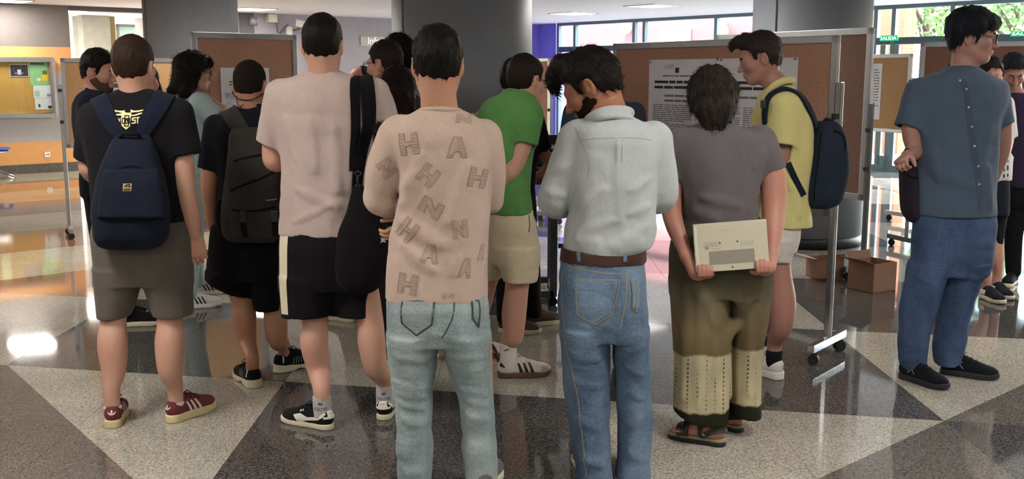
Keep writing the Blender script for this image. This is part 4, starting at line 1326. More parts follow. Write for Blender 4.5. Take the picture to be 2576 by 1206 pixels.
class Shoe:
    def __init__(s, per, heel, yaw, up, sole, L=.285, style='low', sole_h=.03, W=1., trim=None, lace=None, tongue=None, pitch=0., vox=.0055, name='shoe'):
        s.o = np.array(heel, float); s.R = rotm(yaw); s.k = L/.285; s.per = per
        w = s.w; E = lambda c, r: Ell(w(c), np.array(r)*np.array((W, 1, 1))*s.k, s.R)
        h = sole_h; s.h = h
        u = Shape()
        u.u(E((0, .042, h+.028), (.035, .040, .045)))
        u.u(E((0, .115, h+.022), (.037, .085, .046)), .03)
        u.u(E((0.002, .205, h+.010), (.045, .070, .033)), .035)
        if style == 'high': u.u(E((0, .055, h+.07), (.038, .048, .05)), .03)
        u.u(Limb([w((0, .085, h+.06)), w((0, .13, h+.05))], np.array([.026, .02])*s.k), .02)
        u.cut(w((0, 0, h-.004)), (0, 0, -1))
        u.sub(E((0, .056, h+.082), (.027, .040, .034)), .006)
        s.u = u
        s.up = per.add(name, u, up, vox)
        c2 = [(0, .038, .036*W), (.002, .10, .036*W), (.004, .19, .047*W), (.0, .240, .040*W)]
        inv = lambda q: (q-s.o) @ s.R/s.k
        def f(q):
            l = inv(q); best = None
            for (a, b_) in zip(c2, c2[1:]):
                A_ = np.array(a[:2]); AB = np.array(b_[:2])-A_; t = np.clip(((l[:, :2]-A_) @ AB)/(AB @ AB), 0, 1)
                d = np.linalg.norm(l[:, :2]-A_-t[:, None]*AB, axis=1)-(a[2]+t*(b_[2]-a[2]))
                best = d if best is None else np.minimum(best, d)
            spring = np.clip((l[:, 1]-.2)/.085, 0, 1)**2*.012
            z = l[:, 2]; zt = h+.004
            if style == 'run': zt = h+.006+np.clip((.1-l[:, 1])/.1, -.3, 1)*.012
            waist = 0
            if style == 'run': waist = .010*np.exp(-((l[:, 1]-.125)/.022)**2)
            dz = np.maximum(z-zt-spring*.6, spring+waist-z)
            fl = .004*np.clip((h-z)/h, 0, 1) if style == 'run' else 0
            return np.maximum(best-fl, dz)*s.k
        pr = Fn(f, np.minimum(w((-.06, -.01, 0)), w((.06, .29, .06)))-.06, np.maximum(w((-.06, -.01, 0)), w((.06, .29, .06)))+.06)
        s.sole = per.add('sole', Shape().u(pr), sole, vox, s.up)
        s.ankle = w((0, .056, h+.05))
        if tongue is not None:
            m = MB().bar(w((0, .095, h+.055)), w((0, .068, h+.102)), .05*s.k, .008); m.build('tongue', tongue, s.up, .003)
        if lace is not None:
            m = MB()
            for i in range(4):
                y = .098+i*.022; zc = h+.075-i*.008
                p = [w((-.024, y, zc-.012)), w((-.008, y+.003, zc+.004)), w((.008, y+.003, zc+.004)), w((.024, y, zc-.012))]
                m.tube(u.snap(np.array(p), off=.002), .0028, 5)
            for x in (-1, 1): m.tube([w((0, .094, h+.082)), w((x*.025, .10, h+.10)), w((x*.032, .118, h+.085)), w((x*.008, .10, h+.078))], .0026, 5)
            o = m.build('laces', lace, s.up); o['kind'] = 'stuff'
    def w(s, p): return s.o+s.R @ (np.array(p, float)*s.k)
    def side_poly(s, name, pts, mat, x=1, off=.0016):
        """decal on the outer (x=1) or inner (x=-1) side; pts (y, z)"""
        decal(name, [[s.w((0, y, z)) for y, z in pts]], s.u, mat, s.up, off, .012, tuple(s.R @ np.array((-x, 0, 0))))
    def back_poly(s, name, polys, mat, off=.0016):
        decal(name, [[s.w((x, 0, z)) for x, z in pl] for pl in polys], s.u, mat, s.up, off, .008, tuple(s.R @ np.array((0, 1, 0))))
def stripes3(sh, mat, sides=(1, -1)):
    for x in sides:
        for y in (.105, .130, .155):
            h = sh.h; sh.side_poly('stripe', [(y, h+.002), (y+.013, h+.002), (y-.012, h+.052), (y-.022, h+.052)], mat, x)

def backpack(per, rows, n, label, mat, vox=.009, extra=None, name='backpack', amp=.004):
    c = per.loft(rows, n)
    sh = Shape().u(c)
    if extra: extra(sh)
    sh.disp(folds(amp, (14, 14, 9), 5))
    org = (float(c.A[:, 1].mean()), float(c.A[:, 2].mean()), float(c.A[0, 0]))
    r = empty(name, org, label, 'backpack')
    part('main_body', sdf_mesh(sh, vox, name='main_body'), mat, r)
    return r, sh
def crease(sh, pts, r):
    """a soft fold lying on the surface"""
    q = resample(np.array(pts, float), 7); q = sh.snap(q, 6); n = sh.grad(q)
    rr = r*np.array([.5, .9, 1.2, 1.3, 1.2, .9, .5])*1.6
    q = q-n*(rr-r*.42)[:, None]
    sh.u(Limb(q, rr), r*2.4)
def rag(s, name, shape, mat, vox=.008, amp=.004, seed=1, fr=(10, 10, 4), parent=None, ridge=0.):
    shape.disp(folds(amp, fr, seed)); shape.disp(folds(amp*.45, np.array(fr)*2.3, seed+7))
    if ridge: shape.disp(folds(ridge, (7, 7, 11), seed+3, True))
    return s.add(name, shape, mat, vox, parent)
def collar_ring(per, pts, r, mat, shape=None, name='collar', parent=None):
    m = MB(); p = np.array([per.pt(q[0], q[1])+np.array((0, q[2], 0)) for q in pts])
    p, _ = cat_rom(np.concatenate([p, p[:1]]), np.ones(len(p)+1), 6)
    m.tube(p[:-1], r, 8, True); return m.build(name, mat, parent or per.root)
SK = skin('skin_light', '#c49c88'); SKP = skin('skin_pink', '#c09684'); SKT = skin('skin_tan', '#ac8068'); SKB = skin('skin_brown', '#9a6b52'); SKM = skin('skin_mauve', '#a57a70')
HB = hairmat('hair_brown', '#2e2019'); HK = hairmat('hair_black', '#15110f'); HD = hairmat('hair_dark_brown', '#221914')
BZ = hairmat('hair_cropped', '#1d1714', None, (1, 1, 1), 420, .8, .5)
# ------------------------------------------------------------------ person: black tee, navy backpack, grey shorts
def p_black_tee():
    p = Person(4.57, 352, 'person in black tee with white emblem, grey shorts and burgundy sneakers', SK)
    TEE = fabric('tee_black', '#17161a', .12); NAV = fabric('backpack_navy', '#171c29', .15, .9, .5)
    SHO = fabric('shorts_grey', '#5d564f', .12, .95, .6)
    h = Head(p, 337, 170, 0, 3, 2, 0, .99)
    h.neck(p.pt(340, 240, -.005), .058, .066)
    h.hair(HB, (.008, .010, .011), -.075, amp=.003, strand=2600, ln=(.008, .018), low=.002)
    MB().tube([h.w((.082+.0*t_, -.012+.008*math.sin(t_), -.046+.008*math.cos(t_))) for t_ in np.linspace(0, 6.28, 13)[:-1]], .0012, 5, True).build('earring', STEEL, p.root)
    torso = p.loft([(222, 306, 376, .0, .062), (231, 286, 394, 0, .075), (246, 254, 424, -.005, .09), (268, 222, 454, -.01, .108), (300, 208, 468, -.01, .125), (350, 214, 462, -.005, .13), (420, 226, 458, 0, .128), (490, 232, 464, 0, .125), (557, 232, 473, 0, .128)])
    sh = Shape().u(torso)
    a, b = p.pt(232, 292), p.pt(219, 398, .04); sh.u(Cone(a, b, .060, .058), .03); sh.sub(Limb([b+(b-a)*-.05, b+(b-a)*.3], 0.042), .0)
    a, b = p.pt(447, 285), p.pt(469, 390, -.01); sh.u(Cone(a, b, .066, .070), .03); sh.sub(Limb([b+(b-a)*-.05, b+(b-a)*.3], 0.053), .0)
    sh.sub(p.loft([(570, 240, 466, 0, .118), (535, 240, 466, 0, .118)]))
    rag(p, 'shirt', sh, TEE, .0085, .004, 2)
    collar_ring(p, [(306, 229, .0), (314, 227, -.046), (340, 225, -.062), (366, 227, -.046), (374, 229, 0), (362, 238, .045), (340, 241, .058), (318, 238, .045)], .008, TEE)
    p.shirt = sh
    # emblem
    CRE = fabric('print_cream', '#e2dccb', .06)
    D_ = -.14
    shield = [(305, 280), (316, 284), (328, 284), (328, 304), (327, 318), (317, 327), (305, 317), (303, 300)]
    fins = [[(279, 279), (285, 277), (296, 279), (303, 279), (311, 278), (311, 284), (302, 284), (292, 282), (280, 283)], [(281, 287), (296, 287), (304, 285), (305, 291), (298, 291), (283, 291)],
            [(325, 276), (335, 279), (345, 278), (361, 275), (360, 278), (346, 282), (334, 283), (326, 284)], [(326, 289), (336, 289), (347, 285), (359, 282), (358, 285), (348, 289), (338, 292), (327, 292)]]
    letters = [[(288, 296), (291, 296), (290, 311), (287, 311)], [(293, 297), (296, 297), (299, 302), (300, 297), (301, 297), (301, 311), (298, 311), (298, 305), (296, 306), (295, 311), (292, 311)],
               [(331, 296), (341, 295), (341, 298), (334, 299), (334, 301), (341, 301), (341, 311), (331, 312), (331, 309), (338, 308), (338, 304), (331, 304)],
               [(342, 295), (350, 294), (350, 297), (347, 297), (347, 311), (344, 311), (344, 298), (342, 298)]]
    for nm, pl, of in (('print_shield', [shield], .0015), ('print_wings', fins, .0015), ('print_letters', letters, .0015)):
        decal(nm, [p.poly(q, D_) for q in pl], sh, CRE, p.root, of, .012)
    def fr(x0, y0, x1, y1, t=1.6): return [[(x0, y0), (x1, y0), (x1, y0+t), (x0, y0+t)], [(x0, y1-t), (x1, y1-t), (x1, y1), (x0, y1)], [(x0, y0+t), (x0+t, y0+t), (x0+t, y1-t), (x0, y1-t)], [(x1-t, y0+t), (x1, y0+t), (x1, y1-t), (x1-t, y1-t)]]
    cr = fr(312, 290, 324, 318, 2)+fr(306, 297, 327, 311, 2)+[[(314, 300), (322, 300), (322, 308), (319.5, 308), (319.5, 302.5), (316.5, 302.5), (316.5, 308), (314, 308)]]
    decal('print_cross', [p.poly(q, D_) for q in cr], sh, TEE, p.root, .0032, .012)
    # arms
    p.limb([(446, 292), (460, 420, -.01), (468, 478, -.015), (480, 540, .0), (488, 588, .02)], [.052, .050, .045, .042, .030])
    hand(p, p.pt(490, 592, .025), (.12, .1, -1), (-.35, .9, .2), -1, .98, (18, 28, 22), thumb=(25, 30))
    p.limb([(234, 292), (224, 400, .04), (228, 432, .06), (262, 462, .24)], [.052, .045, .042, .030])
    hand(p, p.pt(264, 463, .25), (.8, .6, -.2), (.2, .3, -1), 1, .95, (25, 35, 25))
    p.body.u(Inset(torso, .02), .02)
    # shorts
    hip = p.loft([(546, 236, 470, 0, .124), (600, 231, 477, -.008, .136), (660, 236, 480, -.003, .132), (712, 240, 482, 0, .12)])
    Lg = p.loft([(672, 238, 366, 0, .125), (730, 241, 350, 0, .108), (797, 247, 327, -.005, .098)], 2.1)
    Rg = p.loft([(672, 348, 482, 0, .125), (730, 366, 484, 0, .108), (793, 388, 487, -.005, .1)], 2.1)
    s2 = Shape().u(hip).u(Lg, .02).u(Rg, .02)
    s2.sub(p.loft([(815, 259, 315, -.005, .078), (780, 259, 315, -.005, .078)])); s2.sub(p.loft([(812, 401, 474, -.005, .08), (776, 401, 474, -.005, .08)]))
    rag(p, 'shorts', s2, SHO, .008, .003, 3, (9, 9, 3.5), ridge=.003)
    p.mb('centre_seam', ribbon([p.pt(356, 600, -.14), p.pt(357, 660, -.14), p.pt(357, 700, -.12)], .008, .002, s2), SHO)
    # legs and shoes
    BUR = fabric('suede_burgundy', '#6a3638', .12, .9, .2); SOL = plain('sole_cream', '#cdbf93', .6, 0, .05); LT = plain('stripe_pale', '#dcc9c0', .6)
    for (heel, yaw, knee, calf, mid, leg0) in ((G(283, 1081), -14, (286, 798), (283, 862), (286, 930), (300, 690)), (G(421, 1067), 30, (427, 798), (427, 862), (428, 930), (415, 690))):
        s = Shoe(p, heel, yaw, BUR, SOL, .29, sole_h=.034, lace=fabric('lace_burgundy', '#3f2024'), tongue=BUR)
        stripes3(s, LT)
        tre = [[(-.010, s.h+.040), (-.004, s.h+.036), (-.004, s.h+.030), (-.010, s.h+.032), (-.016, s.h+.038), (-.017, s.h+.046)], [(.0, s.h+.054), (.0045, s.h+.046), (.003, s.h+.030), (-.003, s.h+.030), (-.0045, s.h+.046)], [(.010, s.h+.040), (.017, s.h+.046), (.016, s.h+.038), (.010, s.h+.032), (.004, s.h+.030), (.004, s.h+.036)]]
        s.back_poly('heel_emblem', tre, LT)
        ak = s.ankle
        pts = [p.pt(*leg0), p.pt(*knee, -.02), p.pt(*calf, -.045), p.pt(*mid, -.05), ak+np.array((0, -.006, .085)), ak]
        p.body.u(Limb(pts, [.072, .056, .0655, .054, .037, .034], None, 5), .03)
        p.add('ankle_sock', Shape().u(Limb([ak+np.array((0, 0, .008)), ak-np.array((0, 0, .02))], [.039, .036])).cut(ak+np.array((0, 0, .006)), (0, 0, 1)), plain('sock_white', '#d8d2cc', .9), .006)
    p.finish()
    # backpack
    rows = [(338, 294, 372, -.15, .03), (352, 286, 382, -.17, .055), (400, 262, 398, -.19, .075), (460, 243, 415, -.205, .09), (540, 236, 424, -.21, .098), (590, 238, 422, -.20, .09), (618, 250, 408, -.185, .065), (626, 270, 385, -.18, .04)]
    r, bs = backpack(p, rows, 2.6, 'dark navy backpack worn by the person in the black tee', NAV)
    DK = fabric('strap_navy', '#191f2e', .1)
    for (pts, ww) in (([(294, 352, -.2), (274, 306, -.15), (256, 262, -.11), (248, 246, -.03), (248, 262, .1), (246, 330, .15), (236, 430, .14), (232, 480, .0)], [.05, .075, .075, .07, .06, .05, .03, .025]), ([(350, 350, -.2), (372, 306, -.15), (396, 262, -.11), (412, 244, -.03), (416, 262, .1), (426, 330, .15), (440, 430, .14), (450, 480, 0.)], [.05, .08, .085, .08, .06, .05, .03, .025])):
        ribbon([p.pt(*q) for q in pts], ww, .012, sh, off=.003).build('shoulder_strap', DK, r)
    MB().tube([p.pt(300, 345, -.21), p.pt(312, 336, -.225), p.pt(330, 338, -.225), p.pt(345, 336, -.225), p.pt(352, 345, -.21)], .009, 8).build('grab_handle', fabric('strap_black', '#121216'), r)
    # front pocket, seams, label
    ribbon([p.pt(254, 470, -.3), p.pt(275, 432, -.3), p.pt(305, 416, -.3), p.pt(345, 414, -.3), p.pt(385, 432, -.3), p.pt(408, 470, -.3)], .008, .004, bs).build('zip', MATS['strap_black'], r)
    ribbon([p.pt(240, 548, -.3), p.pt(280, 556, -.31), p.pt(330, 558, -.31), p.pt(380, 556, -.31), p.pt(420, 548, -.3)], .007, .004, bs).build('seam', MATS['strap_black'], r)
    pk = Shape().u(p.loft([(425, 262, 400, -.262, .03), (470, 254, 408, -.28, .035), (548, 244, 418, -.29, .035)], 2.8))
    part('front_pocket', sdf_mesh(pk, .009), NAV, r)
    LB = plain('label_tan', '#a8946c', .7)
    decal('label', [[p.pt(306, 463, -.33), p.pt(328, 463, -.33), p.pt(328, 482, -.33), p.pt(306, 482, -.33)]], pk, LB, r, .002)
    decal('label_emblem', [[p.pt(x, y, -.33) for x, y in pl] for pl in ([(309, 471), (314, 465), (323, 464), (326, 468), (318, 468), (313, 473)], [(316, 472), (325, 468), (325, 473)], [(308, 476), (326, 476), (326, 480), (308, 480)])], pk, fabric('label_dark', '#3a3426'), r, .0032)
p_black_tee()

# ------------------------------------------------------------------ person: cropped hair, charcoal backpack, black shorts
def p_cropped():
    p = Person(5.28, 625, 'person with cropped hair in dark tee and long black shorts carrying a charcoal backpack', SKT)
    TEE = fabric('tee_midnight', '#14151c', .12); SHO = fabric('shorts_black', '#131214', .12, .95, .5); CHA = fabric('backpack_charcoal', '#35322f', .12, .9, .6)
    h = Head(p, 630, 218, 0, 4, 4, 0, .96)
    h.neck(p.pt(634, 290, -.005), .060, .066)
    h.hair(BZ, (.0045, .006, .006), -.060, low=.003, amp=.0012, strand=1500, ln=(.004, .008), lift=.6)
    torso = p.loft([(264, 604, 664, 0, .06), (272, 590, 680, 0, .078), (290, 560, 708, -.005, .095), (312, 540, 722, -.005, .115), (345, 530, 730, -.005, .125), (400, 545, 722, 0, .128), (480, 552, 716, 0, .126), (560, 550, 716, 0, .128), (585, 548, 718, 0, .13)])
    sh = Shape().u(torso)
    for a, b, r0, r1 in ((p.pt(545, 322), p.pt(528, 428, .0), .068, .066), (p.pt(718, 322), p.pt(734, 428, .0), .068, .066)):
        sh.u(Cone(a, b, r0, r1), .03); sh.sub(Limb([b+(b-a)*-.05, b+(b-a)*.3], 0.049))
    rag(p, 'shirt', sh, TEE, .009, .004, 12)
    collar_ring(p, [(602, 268, 0), (612, 264, -.05), (634, 262, -.066), (656, 264, -.05), (666, 268, 0), (652, 276, .05), (634, 279, .06), (616, 276, .05)], .008, TEE)
    p.limb([(545, 322), (530, 430, -.01), (528, 480, -.01), (532, 530, .02), (536, 570, .03)], [.05, .048, .043, .036, .028])
    hand(p, p.pt(537, 574, .03), (.15, .15, -1), (.8, .3, 0), 1, .95, (10, 15, 10))
    p.limb([(718, 322), (735, 430, .02), (735, 470, .03), (700, 500, .22)], [.05, .048, .043, .028])
    p.body.u(Inset(torso, .02), .02)
    hip = p.loft([(565, 532, 718, 0, .128), (600, 526, 722, -.005, .14), (660, 521, 724, 0, .14), (700, 520, 724, 0, .135)])
    Lg = p.loft([(680, 519, 640, 0, .14), (715, 518, 640, 0, .13), (748, 520, 640, -.005, .125)], 2.2)
    Rg = p.loft([(680, 628, 724, .02, .14), (730, 634, 723, .02, .13), (776, 640, 722, .02, .12)], 2.2)
    Lg2 = Shape().u(Lg).cutfn(lambda q: (P(520, 703, p.D)[2]-q[:, 2]-(q[:, 0]-P(520, 700, p.D)[0])*.42)*.9)
    s2 = Shape().u(hip).u(Fn(lambda q: Lg2(q), Lg.lo, Lg.hi), .02).u(Rg, .02)
    rag(p, 'shorts', s2, SHO, .009, .005, 13, (9, 9, 3), ridge=.004)
    RUN = fabric('mesh_black', '#17171a', .15, .85, .2); SOL = plain('sole_ivory', '#cfc6ab', .6, 0, .05); GR = plain('reflect_grey', '#a9a9a9', .4)
    for (heel, yaw, knee, calf, mid, leg0) in ((G(646, 978), -32, (613, 765), (615, 800), (622, 862), (600, 690)), (G(690, 938), 50, (692, 782), (694, 815), (700, 860), (688, 690))):
        s = Shoe(p, heel, yaw, RUN, SOL, .30, 'run', .026, 1.05, lace=fabric('lace_black', '#0f0f11'), tongue=RUN)
        for x in (1, -1):
            for i in range(4): s.side_poly('stripe', [(.085+i*.016, s.h+.012), (.088+i*.016, s.h+.012), (.100+i*.012, s.h+.045), (.098+i*.012, s.h+.045)], GR, x)
            s.side_poly('heel_mark', [(.030, s.h+.028), (.036, s.h+.026), (.040, s.h+.058), (.034, s.h+.06)], WHITE, x)
        ak = s.ankle
        p.body.u(Limb([p.pt(*leg0), p.pt(*knee, -.01), p.pt(*calf, -.03), p.pt(*mid, -.03), ak+np.array((0, 0, .07)), ak], [.085, .060, .061, .048, .035, .033], None, 5), .03)
    # neckband earphone cable
    MB().tube(p.body.snap(resample([p.pt(592, 228, -.02), p.pt(600, 246, -.07), p.pt(630, 251, -.09), p.pt(658, 243, -.07), p.pt(670, 228, -.02)], 16), off=.007), .0028, 6).build('earphone_band', BLK, p.root)
    MB().tube([p.pt(597, 238, -.06), p.pt(594, 250, -.08), p.pt(598, 265, -.09), p.pt(606, 268, -.1), p.pt(612, 262, -.1), p.pt(604, 272, -.1)], .0022, 6).build('earphone_cable', BLK, p.root)
    p.finish()
    rows = [(322, 588, 700, -.165, .04), (340, 578, 706, -.185, .07), (400, 574, 708, -.20, .085), (470, 566, 710, -.215, .095), (540, 558, 710, -.22, .10), (585, 560, 708, -.215, .095), (602, 572, 700, -.205, .07), (608, 585, 690, -.2, .04)]
    r, bs = backpack(p, rows, 2.7, 'charcoal grey backpack with dark zips worn by the person with cropped hair', CHA)
    ZP = fabric('zip_black', '#161514')
    for pts, ww in (([(604, 345, -.24), (592, 310, -.17), (578, 284, -.1), (572, 274, -.02), (570, 300, .1), (562, 380, .14), (556, 450, .1)], [.075, .085, .085, .08, .06, .05, .03]), ([(680, 345, -.24), (690, 310, -.17), (700, 288, -.1), (702, 280, -.02), (702, 300, .1), (706, 380, .14), (710, 450, .1)], [.075, .085, .085, .08, .06, .05, .03])):
        ribbon([p.pt(*q) for q in pts], ww, .012, sh, off=.003).build('shoulder_strap', CHA, r)
    for nm, pts in (('zip', [(576, 402, -.32), (610, 394, -.32), (650, 388, -.32), (690, 380, -.32)]), ('zip', [(574, 480, -.32), (600, 470, -.33), (650, 450, -.33), (700, 428, -.33)]), ('seam', [(580, 528, -.33), (620, 534, -.34), (660, 530, -.34), (706, 522, -.33)])):
        ribbon([p.pt(*q) for q in pts], .010, .006, bs).build(nm, ZP, r)
    pk = Shape().u(p.loft([(532, 584, 700, -.30, .03), (560, 580, 702, -.315, .035), (600, 590, 694, -.29, .03)], 2.8))
    part('front_pocket', sdf_mesh(pk, .01), CHA, r)
    for px in (612, 690):
        MB().box(p.pt(px, 545, -.355), (.016, .008, .028)).build('buckle', BLK, r, .003)
        ribbon([p.pt(px, 550, -.35), p.pt(px+4, 600, -.33)], .03, .004, pk).build('compression_strap', ZP, r)
    sp = Shape().u(p.loft([(500, 545, 575, -.20, .05), (545, 543, 578, -.2, .055), (585, 550, 578, -.2, .045)], 2.4)); part('side_pocket', sdf_mesh(sp, .01), ZP, r)
    a = p.pt(664, 500, -.345)
    decal('label', [[p.pt(663, 499, -.34), p.pt(691, 497, -.34), p.pt(692, 514, -.34), p.pt(664, 517, -.34)]], bs, plain('label_black', '#0d0d0d', .6), r, .002)
    decal('label_text', [[p.pt(666+i*4, 505-.3*i, -.34), p.pt(669+i*4, 504.8-.3*i, -.34), p.pt(669+i*4, 508-.3*i, -.34), p.pt(666+i*4, 508.3-.3*i, -.34)] for i in range(6)], bs, plain('label_thread', '#a39c8c', .7), r, .0035)
    MB().tube([p.pt(570, 470, -.24), p.pt(567, 477, -.25), p.pt(571, 482, -.25), p.pt(576, 478, -.25)], .004, 6, True).build('zip_pull', STEEL, r)
p_cropped()
# ------------------------------------------------------------------ tall person: pinkish tee, black shorts with cream stripe, shoulder bag
def p_tall():
    p = Person(4.57, 850, 'tall person in plain pinkish tee and black shorts with cream side stripe', SK)
    TEE = fabric('tee_blush', '#b9a69e', .06, .95, .7); SHO = fabric('shorts_jersey_black', '#161417', .12, .9, .5); CRM = fabric('stripe_cream', '#d9cfb4', .05)
    h = Head(p, 812, 118, 0, 0, 3, 0, 1.0)
    h.neck(p.pt(812, 200, -.005), .060, .068)
    h.hair(HK, (.010, .012, .012), -.062, amp=.003, strand=2600, ln=(.010, .018), low=.002)
    torso = p.loft([(174, 778, 848, 0, .062), (182, 764, 864, 0, .078), (196, 728, 902, -.005, .095), (216, 696, 938, -.01, .112), (250, 682, 958, -.01, .128), (300, 690, 955, -.008, .135), (370, 706, 940, 0, .138), (450, 711, 930, 0, .135), (530, 707, 930, 0, .135), (588, 704, 934, 0, .138)])
    sh = Shape().u(torso)
    a, b = p.pt(708, 240), p.pt(679, 362, .04); sh.u(Cone(a, b, .074, .066), .035); sh.sub(Limb([b+(b-a)*-.05, b+(b-a)*.3], 0.049))
    a, b = p.pt(942, 236), p.pt(985, 352, .02); sh.u(Cone(a, b, .074, .066), .035); sh.sub(Limb([b+(b-a)*-.05, b+(b-a)*.3], 0.049))
    sh.sub(p.loft([(600, 718, 920, 0, .118), (576, 718, 920, 0, .118)]))
    # long diagonal drape folds
    for q0, q1, r_ in (((745, 480, -.14), (850, 520, -.15), .010), ((730, 560, -.15), (830, 520, -.155), .008), ((840, 330, -.15), (850, 480, -.16), .012), ((775, 300, -.155), (790, 430, -.16), .010), ((715, 300, -.11), (735, 400, -.14), .010)):
        crease(sh, [p.pt(*q0), p.pt(*q1)], r_)
    rag(p, 'shirt', sh, TEE, .0075, .005, 22, (9, 9, 3.2), ridge=.005)
    collar_ring(p, [(776, 180, 0), (788, 175, -.052), (812, 173, -.068), (838, 175, -.052), (850, 180, 0), (832, 190, .05), (812, 193, .062), (792, 190, .05)], .008, TEE)
    p.limb([(706, 245), (686, 372, .05), (693, 410, .07), (735, 400, .32)], [.052, .047, .042, .03])
    hand(p, p.pt(738, 400, .33), (.9, .4, .1), (0, 0, -1), 1, .95, (30, 40, 25))
    p.limb([(944, 240), (984, 365, .04), (985, 400, .07), (940, 410, .3)], [.052, .047, .042, .03])
    hand(p, p.pt(938, 410, .31), (-.9, .3, .1), (0, 0, -1), -1, .95, (30, 40, 25))
    p.body.u(Inset(torso, .022), .02)
    hip = p.loft([(575, 708, 935, 0, .13), (620, 704, 944, -.01, .142), (680, 703, 950, -.005, .14), (725, 703, 952, 0, .128)])
    Lg = p.loft([(690, 703, 848, -.005, .138), (740, 703, 843, -.01, .118), (794, 708, 838, -.015, .108)], 2.15)
    Rg = p.loft([(690, 820, 952, .01, .135), (740, 838, 950, .02, .115), (792, 848, 948, .02, .105)], 2.15)
    s2 = Shape().u(hip).u(Lg, .02).u(Rg, .02)
    s2.sub(p.loft([(810, 720, 828, -.015, .095), (772, 720, 828, -.015, .095)])); s2.sub(p.loft([(810, 860, 938, .02, .092), (772, 860, 938, .02, .092)]))
    rag(p, 'shorts', s2, SHO, .0085, .004, 23, (9, 9, 3), ridge=.004)
    decal('side_stripe', [p.poly([(700, 588), (726, 588), (725, 650), (724, 720), (727, 790), (706, 792), (700, 700)], -.09)], s2, CRM, p.root, .002, .02)
    PUB = fabric('shoe_black', '#19181a', .15, .85, .2); SOL = plain('sole_bone', '#d2c8ae', .6, 0, .04); SW = plain('shoe_white', '#ddd8cc', .5); SOC = fabric('sock_grey', '#b6b2ab', .06); INKB = plain('sock_print', '#46507c', .8)
    ax = [(G(838, 1082), -62, (793, 800), (790, 862), (802, 930), (770, 700), 1), (G(962, 1060), 6, (930, 800), (935, 862), (946, 925), (905, 700), 0)]
    for heel, yaw, knee, calf, mid, leg0, lft in ax:
        s = Shoe(p, heel, yaw, PUB, SOL, .295, sole_h=.022, W=.98, lace=fabric('lace_black', '#0f0f11'), tongue=PUB)
        hh = s.h
        for x in (1, -1):
            s.side_poly('form_strip', [(.018, hh+.052), (.030, hh+.060), (.060, hh+.036), (.110, hh+.028), (.150, hh+.040), (.185, hh+.030), (.165, hh+.004), (.140, hh+.002), (.115, hh+.012), (.060, hh+.022), (.030, hh+.036)], SW, x)
            s.side_poly('side_mark', [(.135, hh+.052), (.155, hh+.046), (.157, hh+.052), (.138, hh+.059)], SW, x)
        s.back_poly('heel_tab', [[(-.022, hh+.040), (.022, hh+.040), (.016, hh+.066), (-.016, hh+.066)]], SW)
        s.back_poly('heel_band', [[(-.034, hh+.030), (.034, hh+.030), (.033, hh+.040), (-.033, hh+.040)]], SW)
        tv, tf = text_polys('PUMA'); tv = tv-tv.min(0); tv = tv/tv.max(0)[0]*.022
        s.back_poly('heel_lettering', [[(tv[i, 0]-.011, tv[i, 1]+hh+.050) for i in f] for f in tf], INKD, .0030)
        ak = s.ankle
        p.body.u(Limb([p.pt(*leg0), p.pt(*knee, -.01), p.pt(*calf, -.03), p.pt(*mid, -.02), ak+np.array((0, 0, .10)), ak], [.078, .060, .0625, .052, .038, .034], None, 5), .03)
        so = Shape().u(Limb([ak+np.array((0, 0, .085)), ak+np.array((0, 0, .04)), ak-np.array((0, 0, .02))], [.040, .041, .040])).cut(ak+np.array((0, 0, .078)), (0, 0, 1))
        so.disp(folds(.0015, (40, 40, 120), 4))
        sk_ = p.add('sock', so, SOC, .006)
        tv, tf = text_polys('KELME'); tv = tv-tv.min(0); tv = tv/tv.max(0)[0]*.06
        c = ak+np.array((-.03, -.1, .018))
        decal('sock_lettering', [[c+np.array((tv[i, 0], 0, tv[i, 1])) for i in f] for f in tf], so, INKB, sk_, .0015, .01)
        decal('sock_paw', [[c+np.array((.018+dx, 0, .030+dz)) for dx, dz in ((0, 0), (.006, .010), (.012, .004), (.020, .010), (.022, .0), (.012, -.006))]], so, INKB, sk_, .0015, .01)
    p.finish()
    # shoulder bag hanging at the right side
    BAG = fabric('bag_black', '#100f10', .15, .9, .5)
    rows = [(462, 892, 908, -.17, .02), (490, 882, 930, -.17, .045), (540, 868, 962, -.16, .075), (600, 850, 985, -.15, .095), (660, 843, 986, -.15, .1), (710, 850, 968, -.15, .085), (735, 872, 940, -.15, .05)]
    r, bs = backpack(p, rows, 2.3, 'large black shoulder bag hanging from two straps of the tall person', BAG, .009, name='shoulder_bag'); r['category'] = 'bag'
    WEB = fabric('webbing_black', '#121113')
    ribbon([p.pt(904, 436, -.16), p.pt(902, 360, -.155), p.pt(898, 290, -.15), p.pt(894, 230, -.13), p.pt(892, 204, -.06), p.pt(894, 205, .05), p.pt(900, 260, .12)], .042, .005, sh, off=.003).build('web_strap', WEB, r)
    ribbon([p.pt(922, 520, -.2), p.pt(934, 440, -.18), p.pt(944, 360, -.15), p.pt(940, 300, -.14), p.pt(930, 245, -.12), p.pt(920, 214, -.06), p.pt(918, 212, .05), p.pt(920, 260, .12)], [.05, .055, .06, .065, .065, .06, .05], .013, sh, off=.003).build('padded_strap', WEB, r)
    bk = Shape().u(Limb([p.pt(940, 400, -.165), p.pt(945, 440, -.17), p.pt(930, 500, -.17)], [.022, .03, .03], None, 4)); part('strap_base', sdf_mesh(bk, .009), BAG, r)
    MB().tube([p.pt(900, 430, -.185), p.pt(892, 436, -.19), p.pt(896, 442, -.19), p.pt(906, 442, -.19), p.pt(909, 435, -.19)], .004, 6, True).build('buckle_ring', BLK, r)
    MB().tube([p.pt(900, 442, -.19), p.pt(899, 455, -.19), p.pt(902, 466, -.19)], .006, 6).build('swivel_clip', BLK, r)
